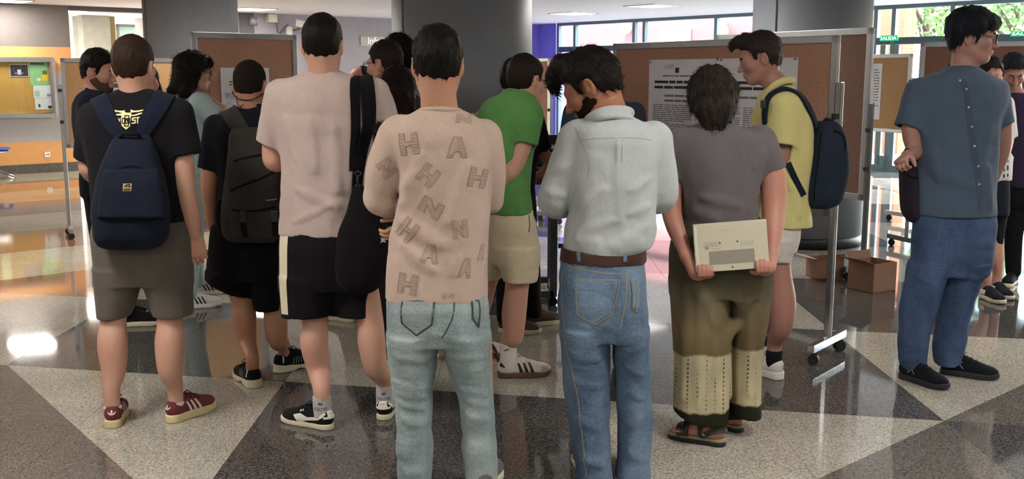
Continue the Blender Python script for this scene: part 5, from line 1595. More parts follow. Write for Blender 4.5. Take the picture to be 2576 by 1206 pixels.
    MB().tube([p.pt(899, 462, -.19), p.pt(896, 470, -.19), p.pt(902, 474, -.19), p.pt(905, 467, -.19)], .003, 6, True).build('clip_ring', ALUD, r)
    kc = MB(); c = [p.pt(x, y, -.26) for x, y in ((957, 597), (962, 600), (968, 596), (972, 598), (968, 604), (971, 610), (963, 608), (957, 612), (960, 604))]
    V = c+[q+np.array((0, -.006, 0)) for q in c]; n_ = len(c)
    kc.add(V, [tuple(range(n_)), tuple(range(2*n_-1, n_-1, -1))]+[(i, (i+1) % n_, n_+(i+1) % n_, n_+i) for i in range(n_)]); kc.build('charm', plain('charm_silver', '#b9b9b5', .3, .5), r)
    MB().tube([p.pt(972, 576, -.25), p.pt(984, 570, -.25), p.pt(987, 578, -.25), p.pt(976, 580, -.25)], .003, 6, True).build('carabiner', ALUD, r)
    # fluffy black pompom
    pc = p.pt(966, 338, -.17)
    fz = empty('pompom', pc-np.array((0, 0, .05)), 'fluffy black pompom hanging on the strap of the black shoulder bag', 'pompom')
    ps = Shape().u(Ell(pc, (.042, .036, .05))).disp(folds(.012, (60, 60, 60), 2))
    V, F_ = sdf_mesh(ps, .007, raw=True); q, f = strands(V, F_, 900, np.eye(3), 3, (.01, .025), (0, 0, 1), 1., .001, .8)
    V, F_ = join_np([(V, F_), (q, f)]); part('tuft', mesh_np('tuft', V, F_), HK, fz)
p_tall()

# ------------------------------------------------------------------ person with letter-print tee, arms folded, light jeans
def p_letters():
    p = Person(3.76, 1100, 'person in beige tee printed with outlined letters, arms folded, light washed jeans', skin('skin_warm', '#b98f76'))
    TEE = fabric('tee_beige', '#baa496', .06, .95, .8); DN = denim('denim_light', '#76848a', '#a3b0ae', wr=.8)
    h = Head(p, 1101, 167, 0, -4, 2, 0, 1.02)
    h.neck(p.pt(1106, 285, -.005), .062, .068)
    h.hair(HK, (.013, .013, .014), -.080, amp=.004, strand=3600, ln=(.012, .022), low=.002)
    torso = p.loft([(268, 1066, 1146, .0, .065), (277, 1052, 1166, 0, .082), (296, 1018, 1202, -.005, .10), (322, 990, 1232, -.01, .12), (360, 984, 1244, -.01, .135), (430, 1006, 1240, -.01, .14), (520, 1000, 1236, -.005, .138), (600, 982, 1233, 0, .135), (680, 970, 1229, 0, .137), (748, 966, 1228, 0, .142)])
    sh = Shape().u(torso)
    e1 = p.pt(955, 500, .02); sh.u(Limb([p.pt(1005, 345, .0), p.pt(970, 430, 0), e1], [.082, .072, .062], None, 4), .014)
    fc = Cone(e1, p.pt(1000, 528, .16), .062, .052); sh.u(fc, .014)
    e2 = p.pt(1232, 505, .10); sh.u(Limb([p.pt(1218, 345, .02), p.pt(1228, 430, .05), e2], [.07, .068, .058], None, 4), .014)
    zb = p.pt(1100, 752)[2]
    sh.cutfn(lambda q: (zb+.006-.03*np.exp(-((q[:, 0]-p.pt(1100, 750)[0])/.11)**2)-q[:, 2]))
    sh.sub(p.loft([(770, 984, 1212, 0, .122), (736, 984, 1212, 0, .122)]))
    for q0, q1, r_ in (((985, 510, -.12), (1045, 440, -.15), .014), ((1000, 560, -.12), (1110, 620, -.16), .014), ((1005, 620, -.13), (1090, 680, -.15), .012), ((1180, 420, -.15), (1130, 560, -.16), .013), ((1010, 470, -.13), (1060, 390, -.15), .009), ((1170, 560, -.15), (1140, 690, -.155), .010)):
        crease(sh, [p.pt(*q0), p.pt(*q1)], r_)
    rag(p, 'shirt', sh, TEE, .0065, .005, 32, (9, 9, 4), ridge=.006)
    collar_ring(p, [(1058, 280, 0), (1072, 275, -.06), (1106, 273, -.078), (1142, 275, -.06), (1156, 280, 0), (1136, 292, .05), (1106, 296, .066), (1076, 292, .05)], .010, TEE, name='collar')
    # outlined letters
    PR = fabric('print_umber', '#b09a8b', .06); PRL = fabric('print_umber_line', '#957f71', .06)
    LH = [(0, 0), (.32, 0), (.32, .38), (.68, .38), (.68, 0), (1, 0), (1, 1), (.68, 1), (.68, .62), (.32, .62), (.32, 1), (0, 1)]
    LA = [(.3, 0), (.7, 0), (1, 1), (.72, 1), (.62, .72), (.38, .72), (.28, 1), (0, 1)]
    LN = [(0, 0), (.3, 0), (.7, .55), (.7, 0), (1, 0), (1, 1), (.7, 1), (.3, .45), (.3, 1), (0, 1)]
    def let(shape_, cx, cy, w, hgt, ang, dy=-.13):
        a = math.radians(ang); ca, sa = math.cos(a), math.sin(a)
        def tr(u, v): x = (u-.5)*w; y = (v-.5)*hgt; return p.pt(cx+x*ca-y*sa, cy+x*sa+y*ca, dy)
        decal('print_letter', [[tr(u, v) for u, v in shape_]], sh, PR, p.root, .0012, .012)
        m = []
        t_ = .028
        for (u0, v0), (u1, v1) in zip(shape_, shape_[1:]+shape_[:1]):
            du, dv = u1-u0, v1-v0; L_ = math.hypot(du, dv); nu, nv = -dv/L_*t_, du/L_*t_
            m.append([tr(u0, v0), tr(u1, v1), tr(u1+nu, v1+nv), tr(u0+nu, v0+nv)])
        rng = np.random.default_rng(int(cx)); 
        for k in range(6):
            v = .1+.15*k
            for u in (.06, .5, .74):
                if shape_ is LH and u == .5 and not .38 < v < .6: continue
                def ins(a, b):
                    c = False
                    for (x0, y0), (x1, y1) in zip(shape_, shape_[1:]+shape_[:1]):
                        if (y0 > b) != (y1 > b) and a < (x1-x0)*(b-y0)/(y1-y0)+x0: c = not c
                    return c
                if ins(u, v) and ins(u+.2, v): m.append([tr(u, v), tr(u+.2, v), tr(u+.2, v+.03), tr(u, v+.03)])
        decal('print_outline', m, sh, PRL, p.root, .0026, .02)
    for L_, cx, cy, w, hh, an in ((LH, 1027, 362, 50, 54, -8), (LA, 1151, 370, 52, 52, 0), (LN, 968, 427, 46, 42, 55), (LH, 1078, 440, 46, 50, 40), (LH, 1203, 448, 44, 48, 14), (LN, 1085, 522, 58, 42, 28), (LH, 1024, 580, 42, 56, 38), (LN, 1158, 575, 38, 46, -5), (LA, 1082, 638, 46, 46, 8), (LH, 1025, 715, 50, 50, 8), (LA, 1172, 676, 32, 50, 12), (LN, 1166, 300, 40, 22, 5), (LA, 1211, 640, 16, 40, 10), (LN, 1128, 744, 30, 12, 0)):
        let(L_, cx, cy, w, hh, an)
    # arms folded in front
    p.limb([(1005, 350, 0), (958, 500, .02), (1000, 530, .17), (1060, 520, .2)], [.055, .046, .038, .03], dens=0)
    p.limb([(1218, 350, .02), (1232, 505, .10), (1150, 540, .2), (1034, 552, .10)], [.055, .046, .04, .028], dens=0)
    hand(p, p.pt(1036, 551, .11), (-.6, -.35, -.55), (-.5, .6, .2), -1, .9, (25, 40, 25))
    p.body.u(Inset(torso, .024), .02)
    # jeans
    hip = p.loft([(725, 972, 1224, 0, .128), (770, 971, 1231, -.012, .138), (820, 973, 1234, -.012, .136), (860, 974, 1236, -.005, .125)])
    Lg = p.loft([(835, 972, 1110, -.01, .132), (900, 975, 1100, -.005, .108), (1000, 990, 1090, .0, .085), (1100, 998, 1090, .0, .078), (1206, 1000, 1086, 0, .075), (1300, 1005, 1082, 0, .072)], 2.1)
    Rg = p.loft([(835, 1104, 1236, -.01, .132), (900, 1118, 1236, -.005, .11), (1000, 1150, 1244, .01, .088), (1100, 1160, 1250, .015, .08), (1206, 1168, 1253, .015, .076), (1300, 1172, 1252, .015, .072)], 2.1)
    s2 = Shape().u(hip).u(Lg, .018).u(Rg, .018)
    for y0, xa, xb in ((968, 985, 1080), (992, 1000, 1085), (1018, 990, 1075), (1060, 1005, 1085), (985, 1150, 1235), (1012, 1155, 1245), (1050, 1160, 1240), (890, 1010, 1090), (880, 1115, 1200)):
        crease(s2, [p.pt(xa, y0, -.085), p.pt(xb, y0+14, -.08)], .008)
    rag(p, 'jeans', s2, DN, .0075, .004, 33, (9, 9, 12), ridge=.006)
    PK = denim('denim_pocket', '#748184', '#96a29f'); ST_ = fabric('stitch_dark', '#3f474b')
    pk = [(1000, 752), (1092, 756), (1086, 818), (1046, 846), (1002, 820)]
    decal('back_pocket', [p.poly(pk, -.17)], s2, PK, p.root, .003, .015)
    for a, b in zip(pk, pk[1:]+pk[:1]): ribbon([p.pt(*a, -.15), p.pt(*b, -.15)], .006, .0018, s2, off=.003).build('pocket_stitch', ST_, p.root)
    pk = [(1190, 752), (1220, 752), (1216, 826), (1188, 800)]
    decal('back_pocket', [p.poly(pk, -.17)], s2, PK, p.root, .003, .015)
    for a, b in zip(pk, pk[1:]+pk[:1]): ribbon([p.pt(*a, -.12), p.pt(*b, -.12)], .006, .0018, s2, off=.003).build('pocket_stitch', ST_, p.root)
    ribbon([p.pt(1146, 750, -.15), p.pt(1140, 800, -.15), p.pt(1112, 850, -.14)], .005, .0018, s2).build('seat_seam', ST_, p.root)
    SHB = fabric('shoe_grey_cloth', '#5a5a5c'); SOL = MATS['sole_bone']
    for px, yaw in ((1044, -8), (1212, 10)):
        g = p.pt(px, 1200, .0); g = np.array((g[0], g[1]-.07, 0)); s = Shoe(p, g, yaw, SHB, SOL, .285, vox=.008)
        p.body.u(Limb([p.pt(px-8, 850, 0), p.pt(px, 1050, 0), s.ankle], [.05, .045, .034]), .02)
    p.finish()
p_letters()

# ------------------------------------------------------------------ green tee, khaki shorts
def p_green():
    p = Person(5.28, 1290, 'person in green tee and khaki shorts leaning in, hands behind the back', SKP)
    TEE = fabric('tee_green', '#588c4c', .10, .95, .6); KH = fabric('shorts_khaki', '#d0c2a4', .08, .95, .6)
    h = Head(p, 1322, 206, .06, 42, 8, 0, 1.0)
    h.neck(p.pt(1302, 268, .01), .056, .066)
    h.hair(HD, (.007, .010, .011), -.055, low=.003, amp=.002, strand=2200, ln=(.006, .015))
    h.glasses(plain('glasses_dark', '#1b1718', .3))
    torso = p.loft([(226, 1270, 1322, .0, .06), (236, 1258, 1338, 0, .08), (252, 1226, 1352, 0, .10), (275, 1206, 1362, 0, .12), (305, 1195, 1362, 0, .14), (350, 1200, 1350, .0, .15), (420, 1222, 1338, 0, .15), (480, 1228, 1336, 0, .15), (534, 1230, 1340, 0, .155)])
    sh = Shape().u(torso)
    a, b = p.pt(1330, 290, -.08), p.pt(1318, 360, -.10); sh.u(Cone(a, b, .076, .070), .04); sh.sub(Limb([b+(b-a)*-.05, b+(b-a)*.3], 0.052))
    for q0, q1, r_ in (((1290, 345, -.14), (1330, 310, -.17), .010), ((1240, 300, -.1), (1290, 400, -.15), .01), ((1250, 500, -.14), (1320, 460, -.15), .01)):
        crease(sh, [p.pt(*q0), p.pt(*q1)], r_)
    rag(p, 'shirt', sh, TEE, .008, .004, 42, (10, 10, 5), ridge=.005)
    collar_ring(p, [(1266, 230, 0.), (1280, 226, -.05), (1302, 228, -.062), (1322, 236, -.04), (1332, 244, 0), (1320, 244, .05), (1296, 240, .06), (1276, 234, .05)], .008, TEE)
    p.limb([(1330, 295, -.08), (1314, 365, -.10), (1290, 425, -.12), (1272, 440, -.13), (1228, 492, -.10)], [.052, .050, .046, .044, .030], dens=3)
    hand(p, p.pt(1226, 494, -.10), (-.9, 0, -.3), (0, -1, 0), 1, .92, (25, 35, 20))
    p.limb([(1215, 300, .08), (1190, 400, .08), (1200, 480, -.02)], [.05, .043, .03])
    p.body.u(Inset(torso, .022), .02)
    hip = p.loft([(526, 1230, 1340, 0, .15), (570, 1229, 1350, -.0, .165), (630, 1230, 1356, 0, .16), (660, 1236, 1356, 0, .15)])
    Ng = p.loft([(620, 1240, 1357, -.05, .12), (660, 1252, 1356, -.06, .11), (707, 1265, 1350, -.06, .105)], 2.2)
    Fg = p.loft([(620, 1220, 1300, .08, .1), (660, 1200, 1280, .09, .1), (700, 1186, 1262, .09, .1)], 2.2)
    s2 = Shape().u(hip).u(Ng, .02).u(Fg, .02)
    s2.sub(p.loft([(720, 1275, 1340, -.06, .09), (690, 1275, 1340, -.06, .09)]))
    rag(p, 'shorts', s2, KH, .008, .004, 43, (9, 9, 5), ridge=.006)
    ribbon([p.pt(1344, 540, -.12), p.pt(1330, 585, -.14)], .006, .003, s2).build('pocket_seam', fabric('khaki_seam', '#6d6048'), p.root)
    MB().box(p.pt(1239, 537, -.165), (.008, .004, .006)).build('button', plain('button_brown', '#5a452c', .5), p.root)
    WHT = fabric('leather_white', '#cfc8bb', .05, .6, .15); GUM = plain('sole_gum', '#5b4232', .5, 0, .08); BK3 = plain('stripe_black', '#161413', .6); SOC = fabric('sock_white_rib', '#d3cdc6', .05)
    for heel, yaw, knee, calf, mid, leg0, vis in ((G(1251, 950), 80, (1301, 715), (1293, 790), (1291, 850), (1305, 640), 1), (G(1165, 905), 70, (1225, 700), (1205, 770), (1190, 830), (1250, 640), 0)):
        s = Shoe(p, heel, yaw, WHT, GUM, .295, sole_h=.026, lace=fabric('lace_white', '#c9c2b8'), tongue=WHT)
        for x in (1, -1):
            for y in (.112, .140, .168): s.side_poly('stripe', [(y, s.h+.0), (y+.017, s.h+.0), (y-.002, s.h+.050), (y-.016, s.h+.054)], BK3, x)
            s.side_poly('toe_cap', [(.215, s.h+.0), (.275, s.h+.0), (.262, s.h+.030), (.222, s.h+.032)], fabric('suede_sand', '#a89a86'), x)
        s.side_poly('heel_tab', [(.004, s.h+.05), (.014, s.h+.066), (.05, s.h+.040), (.05, s.h+.028), (.012, s.h+.036)], BK3, 1)
        ak = s.ankle; dy = 0 if vis else .1
        p.body.u(Limb([p.pt(*leg0, -.04+dy*1.3), p.pt(*knee, -.06+dy*1.5), p.pt(*calf, -.05+dy*1.5), p.pt(*mid, -.04+dy*1.5), ak+np.array((0, 0, .12)), ak], [.078, .062, .064, .05, .038, .034], None, 5), .03)
        so = Shape().u(Limb([ak+np.array((0, 0, .115)), ak+np.array((0, 0, .05)), ak-np.array((0, 0, .02))], [.046, .043, .046])).cut(ak+np.array((0, 0, .105)), (0, 0, 1)); so.disp(folds(.002, (50, 50, 90), 4))
        sk_ = p.add('sock', so, SOC, .006)
        if vis: decal('sock_mark', [[p.pt(x, y, -.1) for x, y in ((1268, 887), (1280, 883), (1280, 886), (1269, 890))]], so, INKD, sk_, .002)
    p.finish()
p_green()
# ------------------------------------------------------------------ pale blue dress shirt, jeans with brown belt
def p_shirt():
    p = Person(3.88, 1520, 'person with bowed head in pale blue-grey dress shirt tucked into blue jeans with brown belt', SKB)
    TEE = fabric('dress_shirt', '#b0b6b6', .05, .9, .8, 700); DN = denim('denim_blue', '#42556e', '#72879d', wr=.8)
    h = Head(p, 1490, 222, .05, -70, 30, 0, 1.04)
    h.neck(p.pt(1536, 300, -.005), .058, .068)
    def fringe(sh, hd):
        sh.u(hd.limb([(.0, .05, .125), (.02, .10, .115), (.03, .135, .085)], [.04, .03, .006]), .03)
        sh.u(hd.limb([(-.02, .06, .13), (-.01, .115, .105), (.0, .14, .07)], [.03, .024, .006]), .03)
        for i in range(5): sh.u(hd.limb([(-.03+.016*i, .10, .10), (-.03+.018*i, .13, .085-.006*i), (-.026+.018*i, .148, .06-.004*i)], [.012, .007, .002]), .01)
    h.hair(HK, (.016, .014, .018), -.055, amp=.004, strand=3600, ln=(.015, .035), flow=(0, -.6, -.8), extra=fringe, low=.006)
    h.beard(hairmat('beard_black', '#1d1512', None, (1, 1, 1), 420, .8), .004, -.02)
    h.eyes()
    torso = p.loft([(282, 1496, 1580, .0, .065), (292, 1480, 1592, 0, .082), (306, 1458, 1620, -.005, .102), (328, 1436, 1650, -.01, .122), (365, 1432, 1662, -.01, .138), (430, 1446, 1652, -.01, .142), (520, 1436, 1648, -.005, .138), (580, 1420, 1652, 0, .135), (615, 1416, 1642, 0, .135), (632, 1420, 1616, 0, .128)])
    sh = Shape().u(torso)
    e1 = p.pt(1392, 505, .04); sh.u(Limb([p.pt(1456, 355, 0), p.pt(1420, 440, .02), e1, p.pt(1420, 520, .2)], [.082, .074, .064, .048], None, 4), .014)
    e2 = p.pt(1660, 500, .06); sh.u(Limb([p.pt(1640, 355, 0), p.pt(1655, 430, .02), e2, p.pt(1610, 500, .22)], [.080, .070, .06, .046], None, 4), .014)
    for q0, q1, r_ in (((1555, 360, -.15), (1562, 560, -.16), .008), ((1440, 520, -.12), (1520, 480, -.16), .010), ((1445, 590, -.12), (1540, 560, -.16), .009), ((1590, 480, -.16), (1645, 450, -.13), .008), ((1590, 540, -.16), (1645, 520, -.12), .008), ((1580, 600, -.15), (1640, 570, -.12), .009), ((1440, 610, -.12), (1500, 616, -.15), .012), ((1540, 618, -.15), (1610, 612, -.13), .012), ((1385, 430, -.02), (1430, 420, -.08), .008), ((1370, 480, -.02), (1420, 500, -.08), .008)):
        crease(sh, [p.pt(*q0), p.pt(*q1)], r_)
    rag(p, 'dress_shirt', sh, TEE, .0065, .005, 52, (9, 9, 5), ridge=.006)
    SEAM = fabric('shirt_seam', '#97a2a3')
    ribbon([p.pt(1440, 352, -.12), p.pt(1480, 348, -.14), p.pt(1540, 345, -.15), p.pt(1610, 346, -.14), p.pt(1650, 350, -.11)], .004, .0015, sh).build('yoke_seam', SEAM, p.root)
    ribbon([p.pt(1446, 318, -.06), p.pt(1460, 350, -.09), p.pt(1482, 400, -.12), p.pt(1478, 450, -.11)], .004, .0015, sh).build('sleeve_seam', SEAM, p.root)
    for px in (1550, 1566): ribbon([p.pt(px, 350, -.15), p.pt(px, 410, -.16)], .003, .0022, sh).build('back_pleat', SEAM, p.root)
    # collar
    cl_ = Shape().u(Limb([p.pt(1478, 306, .02), p.pt(1484, 296, -.04), p.pt(1508, 283, -.07), p.pt(1540, 276, -.078), p.pt(1572, 277, -.06), p.pt(1586, 284, 0), p.pt(1570, 300, .06), p.pt(1520, 312, .08), p.pt(1478, 306, .02)], .016, None, 4), 0)
    cl_.u(Limb([p.pt(1480, 308, -.02), p.pt(1508, 296, -.085), p.pt(1545, 290, -.09), p.pt(1586, 296, -.06)], [.012, .014, .014, .012], None, 4), .012)
    p.add('collar', cl_, TEE, .006)
    p.limb([(1456, 355, 0), (1395, 500, .04), (1430, 520, .24), (1450, 440, .26)], [.052, .045, .036, .028], dens=0)
    hand(p, p.pt(1450, 436, .26), (.1, .05, 1), (0, -.8, .2), 1, .95, (45, 55, 35))
    p.limb([(1640, 355, 0), (1660, 498, .06), (1600, 500, .24), (1500, 490, .26)], [.052, .045, .036, .028], dens=0)
    p.body.u(Inset(torso, .024), .02)
    hip = p.loft([(622, 1418, 1620, 0, .122), (660, 1410, 1624, -.005, .132), (720, 1403, 1627, -.015, .145), (790, 1404, 1630, -.015, .142), (850, 1408, 1632, -.005, .13)])
    Lg = p.loft([(820, 1405, 1538, -.01, .138), (900, 1411, 1536, 0, .118), (1000, 1420, 1534, 0, .104), (1100, 1436, 1536, .0, .1), (1206, 1450, 1540, .0, .098), (1275, 1456, 1542, 0, .098)], 2.15)
    Rg = p.loft([(820, 1534, 1631, .0, .132), (900, 1541, 1634, .02, .118), (1000, 1550, 1640, .03, .104), (1100, 1552, 1640, .04, .1), (1206, 1550, 1632, .04, .098), (1262, 1552, 1630, .04, .098)], 2.15)
    s2 = Shape().u(hip).u(Lg, .014).u(Rg, .014)
    for q0, q1 in (((1420, 880), (1500, 905)), ((1445, 960), (1510, 972)), ((1575, 930), (1620, 950)), ((1575, 1000), (1622, 1010)), ((1450, 1060), (1500, 1078)), ((1580, 1085), (1620, 1060)), ((1470, 1160), (1512, 1172)), ((1572, 1150), (1612, 1165)), ((1575, 880), (1620, 870))):
        crease(s2, [p.pt(*q0, -.1), p.pt(*q1, -.095)], .008)
    rag(p, 'jeans', s2, DN, .0075, .004, 53, (9, 9, 9), ridge=.006)
    STI = fabric('stitch_tan', '#8d8468'); PK = denim('denim_pocket_blue', '#495e78', '#7a8fa5')
    for pk in ([(1444, 703), (1558, 706), (1540, 790), (1498, 816), (1448, 796)], [(1594, 704), (1615, 702), (1612, 790), (1596, 778)]):
        decal('back_pocket', [p.poly(pk, -.17)], s2, PK, p.root, .003, .015)
        for a, b in zip(pk, pk[1:]+pk[:1]): ribbon([p.pt(*a, -.15), p.pt(*b, -.15)], .004, .0018, s2, off=.003).build('pocket_stitch', STI, p.root)
    for pts in ([(1420, 668, -.1), (1480, 682, -.14), (1560, 688, -.15), (1622, 676, -.12)], [(1580, 690, -.15), (1576, 760, -.16), (1560, 830, -.15)], [(1414, 680, -.07), (1424, 900, -.1), (1452, 1000, -.1), (1470, 1206, -.1)]):
        ribbon([p.pt(*q) for q in pts], .004, .0018, s2).build('seam', STI, p.root)
    BELT = plain('belt_leather', '#3d241b', .4, 0, .15)
    bl_ = Shape().u(p.loft([(622, 1411, 1624, 0, .131), (656, 1408, 1626, 0, .137)])); bl_.sub(p.loft([(600, 1422, 1612, 0, .118), (680, 1422, 1612, 0, .118)]))
    p.add('belt', bl_, BELT, .007)
    for px in (1444, 1578): ribbon([p.pt(px, 618, -.14), p.pt(px, 660, -.15)], .014, .006, bl_).build('belt_loop', DN, p.root)
    SHB = MATS['shoe_grey_cloth']; SOL = MATS['sole_bone']
    for px, yaw, dy in ((1500, -12, 0), (1592, 8, .04)):
        g = p.pt(px, 1200, dy); g = np.array((g[0], g[1]-.07, 0)); s = Shoe(p, g, yaw, SHB, SOL, .285, vox=.008)
        p.body.u(Limb([p.pt(px-12, 850, 0), p.pt(px-5, 1050, dy), s.ankle], [.05, .045, .034]), .02)
    p.finish()
p_shirt()

# ------------------------------------------------------------------ grey tee, tie-dye trousers, laptop held behind the back
def p_laptop():
    p = Person(4.36, 1810, 'person in grey tee and tie-dyed wide trousers holding a laptop behind the back', skin('skin_rose', '#b07f6e'))
    TEE = fabric('tee_slate', '#625c5e', .08, .95, .6)
    h = Head(p, 1790, 243, 0, 2, 2, -2, .92)
    h.neck(p.pt(1796, 320, -.005), .055, .064)
    def longer(sh, hd):
        sh.u(hd.ell((0, -.045, -.03), (.085, .075, .10)), .03)
        sh.u(hd.limb([(-.072, .0, .05), (-.085, .0, .0), (-.075, -.02, -.05)], [.03, .026, .022]), .03)
        sh.u(hd.limb([(.072, .0, .05), (.092, -.005, .03), (.085, -.02, -.04), (.06, -.04, -.10)], [.03, .03, .026, .02]), .03)
        sh.u(hd.limb([(-.03, -.075, -.06), (-.025, -.085, -.135)], [.05, .022]), .03); sh.u(hd.limb([(.03, -.075, -.06), (.02, -.085, -.14)], [.05, .022]), .03)
        sh.sub(hd.limb([(.005, .02, .155), (.005, -.06, .15)], [.010, .006]), .02)
    h.hair(hairmat('hair_ash_brown', '#2b2420', '#3a312d'), (.018, .014, .012), -.15, line=((-.3, -.03, .03, .05, .2), (-.15, -.15, -.06, .05, .06)), extra=longer, amp=.005, strand=3800, ln=(.02, .045), low=.012)
    torso = p.loft([(306, 1764, 1832, 0, .06), (314, 1746, 1850, 0, .078), (330, 1716, 1886, -.005, .10), (352, 1696, 1924, -.01, .12), (390, 1692, 1934, -.01, .135), (440, 1706, 1916, -.01, .142), (500, 1716, 1902, -.005, .145), (556, 1716, 1904, 0, .148), (590, 1712, 1908, 0, .15)])
    sh = Shape().u(torso)
    a, b = p.pt(1718, 362), p.pt(1694, 444, .0); sh.u(Cone(a, b, .070, .060), .035); sh.sub(Limb([b+(b-a)*-.05, b+(b-a)*.3], 0.044))
    a, b = p.pt(1912, 358), p.pt(1940, 432, -.01); sh.u(Cone(a, b, .072, .066), .035); sh.sub(Limb([b+(b-a)*-.05, b+(b-a)*.3], 0.048))
    for q0, q1, r_ in (((1900, 420, -.13), (1930, 385, -.12), .01), ((1730, 540, -.15), (1800, 552, -.17), .012), ((1760, 500, -.16), (1860, 520, -.165), .01)):
        crease(sh, [p.pt(*q0), p.pt(*q1)], r_)
    rag(p, 'shirt', sh, TEE, .0075, .004, 62, (9, 9, 4), ridge=.004)
    collar_ring(p, [(1760, 312, 0), (1774, 308, -.05), (1797, 307, -.064), (1822, 308, -.05), (1836, 312, 0), (1818, 322, .05), (1797, 325, .06), (1776, 322, .05)], .008, TEE)
    p.limb([(1716, 362), (1694, 446, -.01), (1688, 520, -.03), (1700, 575, -.09), (1727, 640, -.15)], [.055, .050, .043, .038, .027])
    p.limb([(1914, 360), (1942, 440, -.02), (1946, 520, -.05), (1944, 580, -.11), (1940, 640, -.16)], [.058, .056, .051, .042, .028])
    cs = [p.pt(1736, 566, -.19), p.pt(1918, 553, -.215), p.pt(1944, 672, -.245), p.pt(1757, 686, -.215)]
    c = sum(cs)/4; ux = ((cs[1]-cs[0])+(cs[2]-cs[3])); ux /= np.linalg.norm(ux); uz = ((cs[0]-cs[3])+(cs[1]-cs[2])); uz -= ux*(ux @ uz); uz /= np.linalg.norm(uz); un = np.cross(ux, uz)
    un = un if un[1] < 0 else -un
    w2 = (np.linalg.norm(cs[1]-cs[0])+np.linalg.norm(cs[2]-cs[3]))/4; h2 = (np.linalg.norm(cs[0]-cs[3])+np.linalg.norm(cs[1]-cs[2]))/4
    q = lambda x, z, o=0.: c+ux*x*w2+uz*z*h2+un*o
    for sgn, wr, xs, tips in ((-1, p.pt(1728, 645, -.16), (-.93, -.82, -.71, -.605), (-.72, -.70, -.74, -.80)), (1, p.pt(1943, 645, -.17), (.985, .88, .77, .665), (-.78, -.70, -.68, -.72))):
        p.body.u(Limb([wr, q(sgn*1.02, -.98, -.03), q(sgn*.93, -1.13, -.028)], [.027, .027, .022]), .02)
        p.body.u(Limb([q(sgn*1.0, -1.06, -.03), q(sgn*.66, -1.14, -.03)], [.022, .016]), .02)
        for x, tz, r_ in zip(xs, tips, (.0080, .0088, .0088, .0082)):
            p.body.u(Limb([q(x, -1.10, -.03), q(x, -1.17, -.005), q(x, -1.10, .019), q(x-.01*sgn, (tz-1.1)/2, .0225), q(x-.015*sgn, tz, .0195)], [r_, r_*1.05, r_*1.05, r_, r_*.85]), .006)
        p.body.u(Limb([q(sgn*.9, -1.1, -.035), q(sgn*.62, -1.18, -.03), q(sgn*.52, -1.12, -.022)], [.014, .011, .009]), .008)
        pts_ = np.array([q(xs[0], -1.2, .03), q(xs[-1]-sgn*.15, -.6, -.05), q(xs[0]+sgn*.1, -.6, .03)]); p.fine.append((pts_.min(0)-.03, pts_.max(0)+.03))
    p.body.u(Inset(torso, .022), .02)
    # trousers
    t = NT('tie_dye'); cc_ = t.new('ShaderNodeTexCoord'); sep = t.new('ShaderNodeSeparateXYZ'); t.l.new(cc_.outputs['Object'], sep.inputs[0])
    v = t.coord()
    zr = t.new('ShaderNodeMapRange'); t.l.new(sep.outputs[2], zr.inputs[0]); zr.inputs[1].default_value = 0.; zr.inputs[2].default_value = 1.0
    ad = t.new('ShaderNodeMath', operation='ADD'); t.l.new(zr.outputs[0], ad.inputs[0])
    wv = t.new('ShaderNodeMath', operation='MULTIPLY_ADD'); t.l.new(t.noise(v, 9, 3), wv.inputs[0]); wv.inputs[1].default_value = .05; wv.inputs[2].default_value = -.025
    t.l.new(wv.outputs[0], ad.inputs[1])
    base = t.ramp(ad.outputs[0], [(.0, srgb('#1f2018')), (.152, srgb('#23241a')), (.162, srgb('#b5ac8f')), (.398, srgb('#b6ad92')), (.410, srgb('#6a5f42')), (.50, srgb('#75664d')), (.64, srgb('#6b6350')), (.78, srgb('#4b4b3e')), (1., srgb('#3f443c'))])
    # dotted dye columns in the pale band
    sx = t.new('ShaderNodeMath', operation='MULTIPLY'); t.l.new(sep.outputs[0], sx.inputs[0]); sx.inputs[1].default_value = 165.
    sn = t.new('ShaderNodeMath', operation='SINE'); t.l.new(sx.outputs[0], sn.inputs[0])
    sz = t.new('ShaderNodeMath', operation='MULTIPLY'); t.l.new(sep.outputs[2], sz.inputs[0]); sz.inputs[1].default_value = 330.
    sn2 = t.new('ShaderNodeMath', operation='SINE'); t.l.new(sz.outputs[0], sn2.inputs[0])
    g1 = t.new('ShaderNodeMapRange'); t.l.new(sn.outputs[0], g1.inputs[0]); g1.inputs[1].default_value = .72; g1.inputs[2].default_value = .95
    g2 = t.new('ShaderNodeMapRange'); t.l.new(sn2.outputs[0], g2.inputs[0]); g2.inputs[1].default_value = -.5; g2.inputs[2].default_value = .3
    g3 = t.new('ShaderNodeMapRange'); t.l.new(t.noise(t.coord((1, 1, .3)), 16, 2), g3.inputs[0]); g3.inputs[1].default_value = .42; g3.inputs[2].default_value = .58
    band = t.ramp(ad.outputs[0], [(.155, (0, 0, 0, 1)), (.17, (1, 1, 1, 1)), (.385, (1, 1, 1, 1)), (.41, (0, 0, 0, 1))])
    m1 = t.new('ShaderNodeMath', operation='MULTIPLY'); t.l.new(g1.outputs[0], m1.inputs[0]); t.l.new(g2.outputs[0], m1.inputs[1])
    m2 = t.new('ShaderNodeMath', operation='MULTIPLY'); t.l.new(m1.outputs[0], m2.inputs[0]); t.l.new(g3.outputs[0], m2.inputs[1])
    m3 = t.new('ShaderNodeMath', operation='MULTIPLY'); t.l.new(m2.outputs[0], m3.inputs[0]); t.l.new(band, m3.inputs[1])
    col = t.mix(base, srgb('#4a4428'), m3.outputs[0])
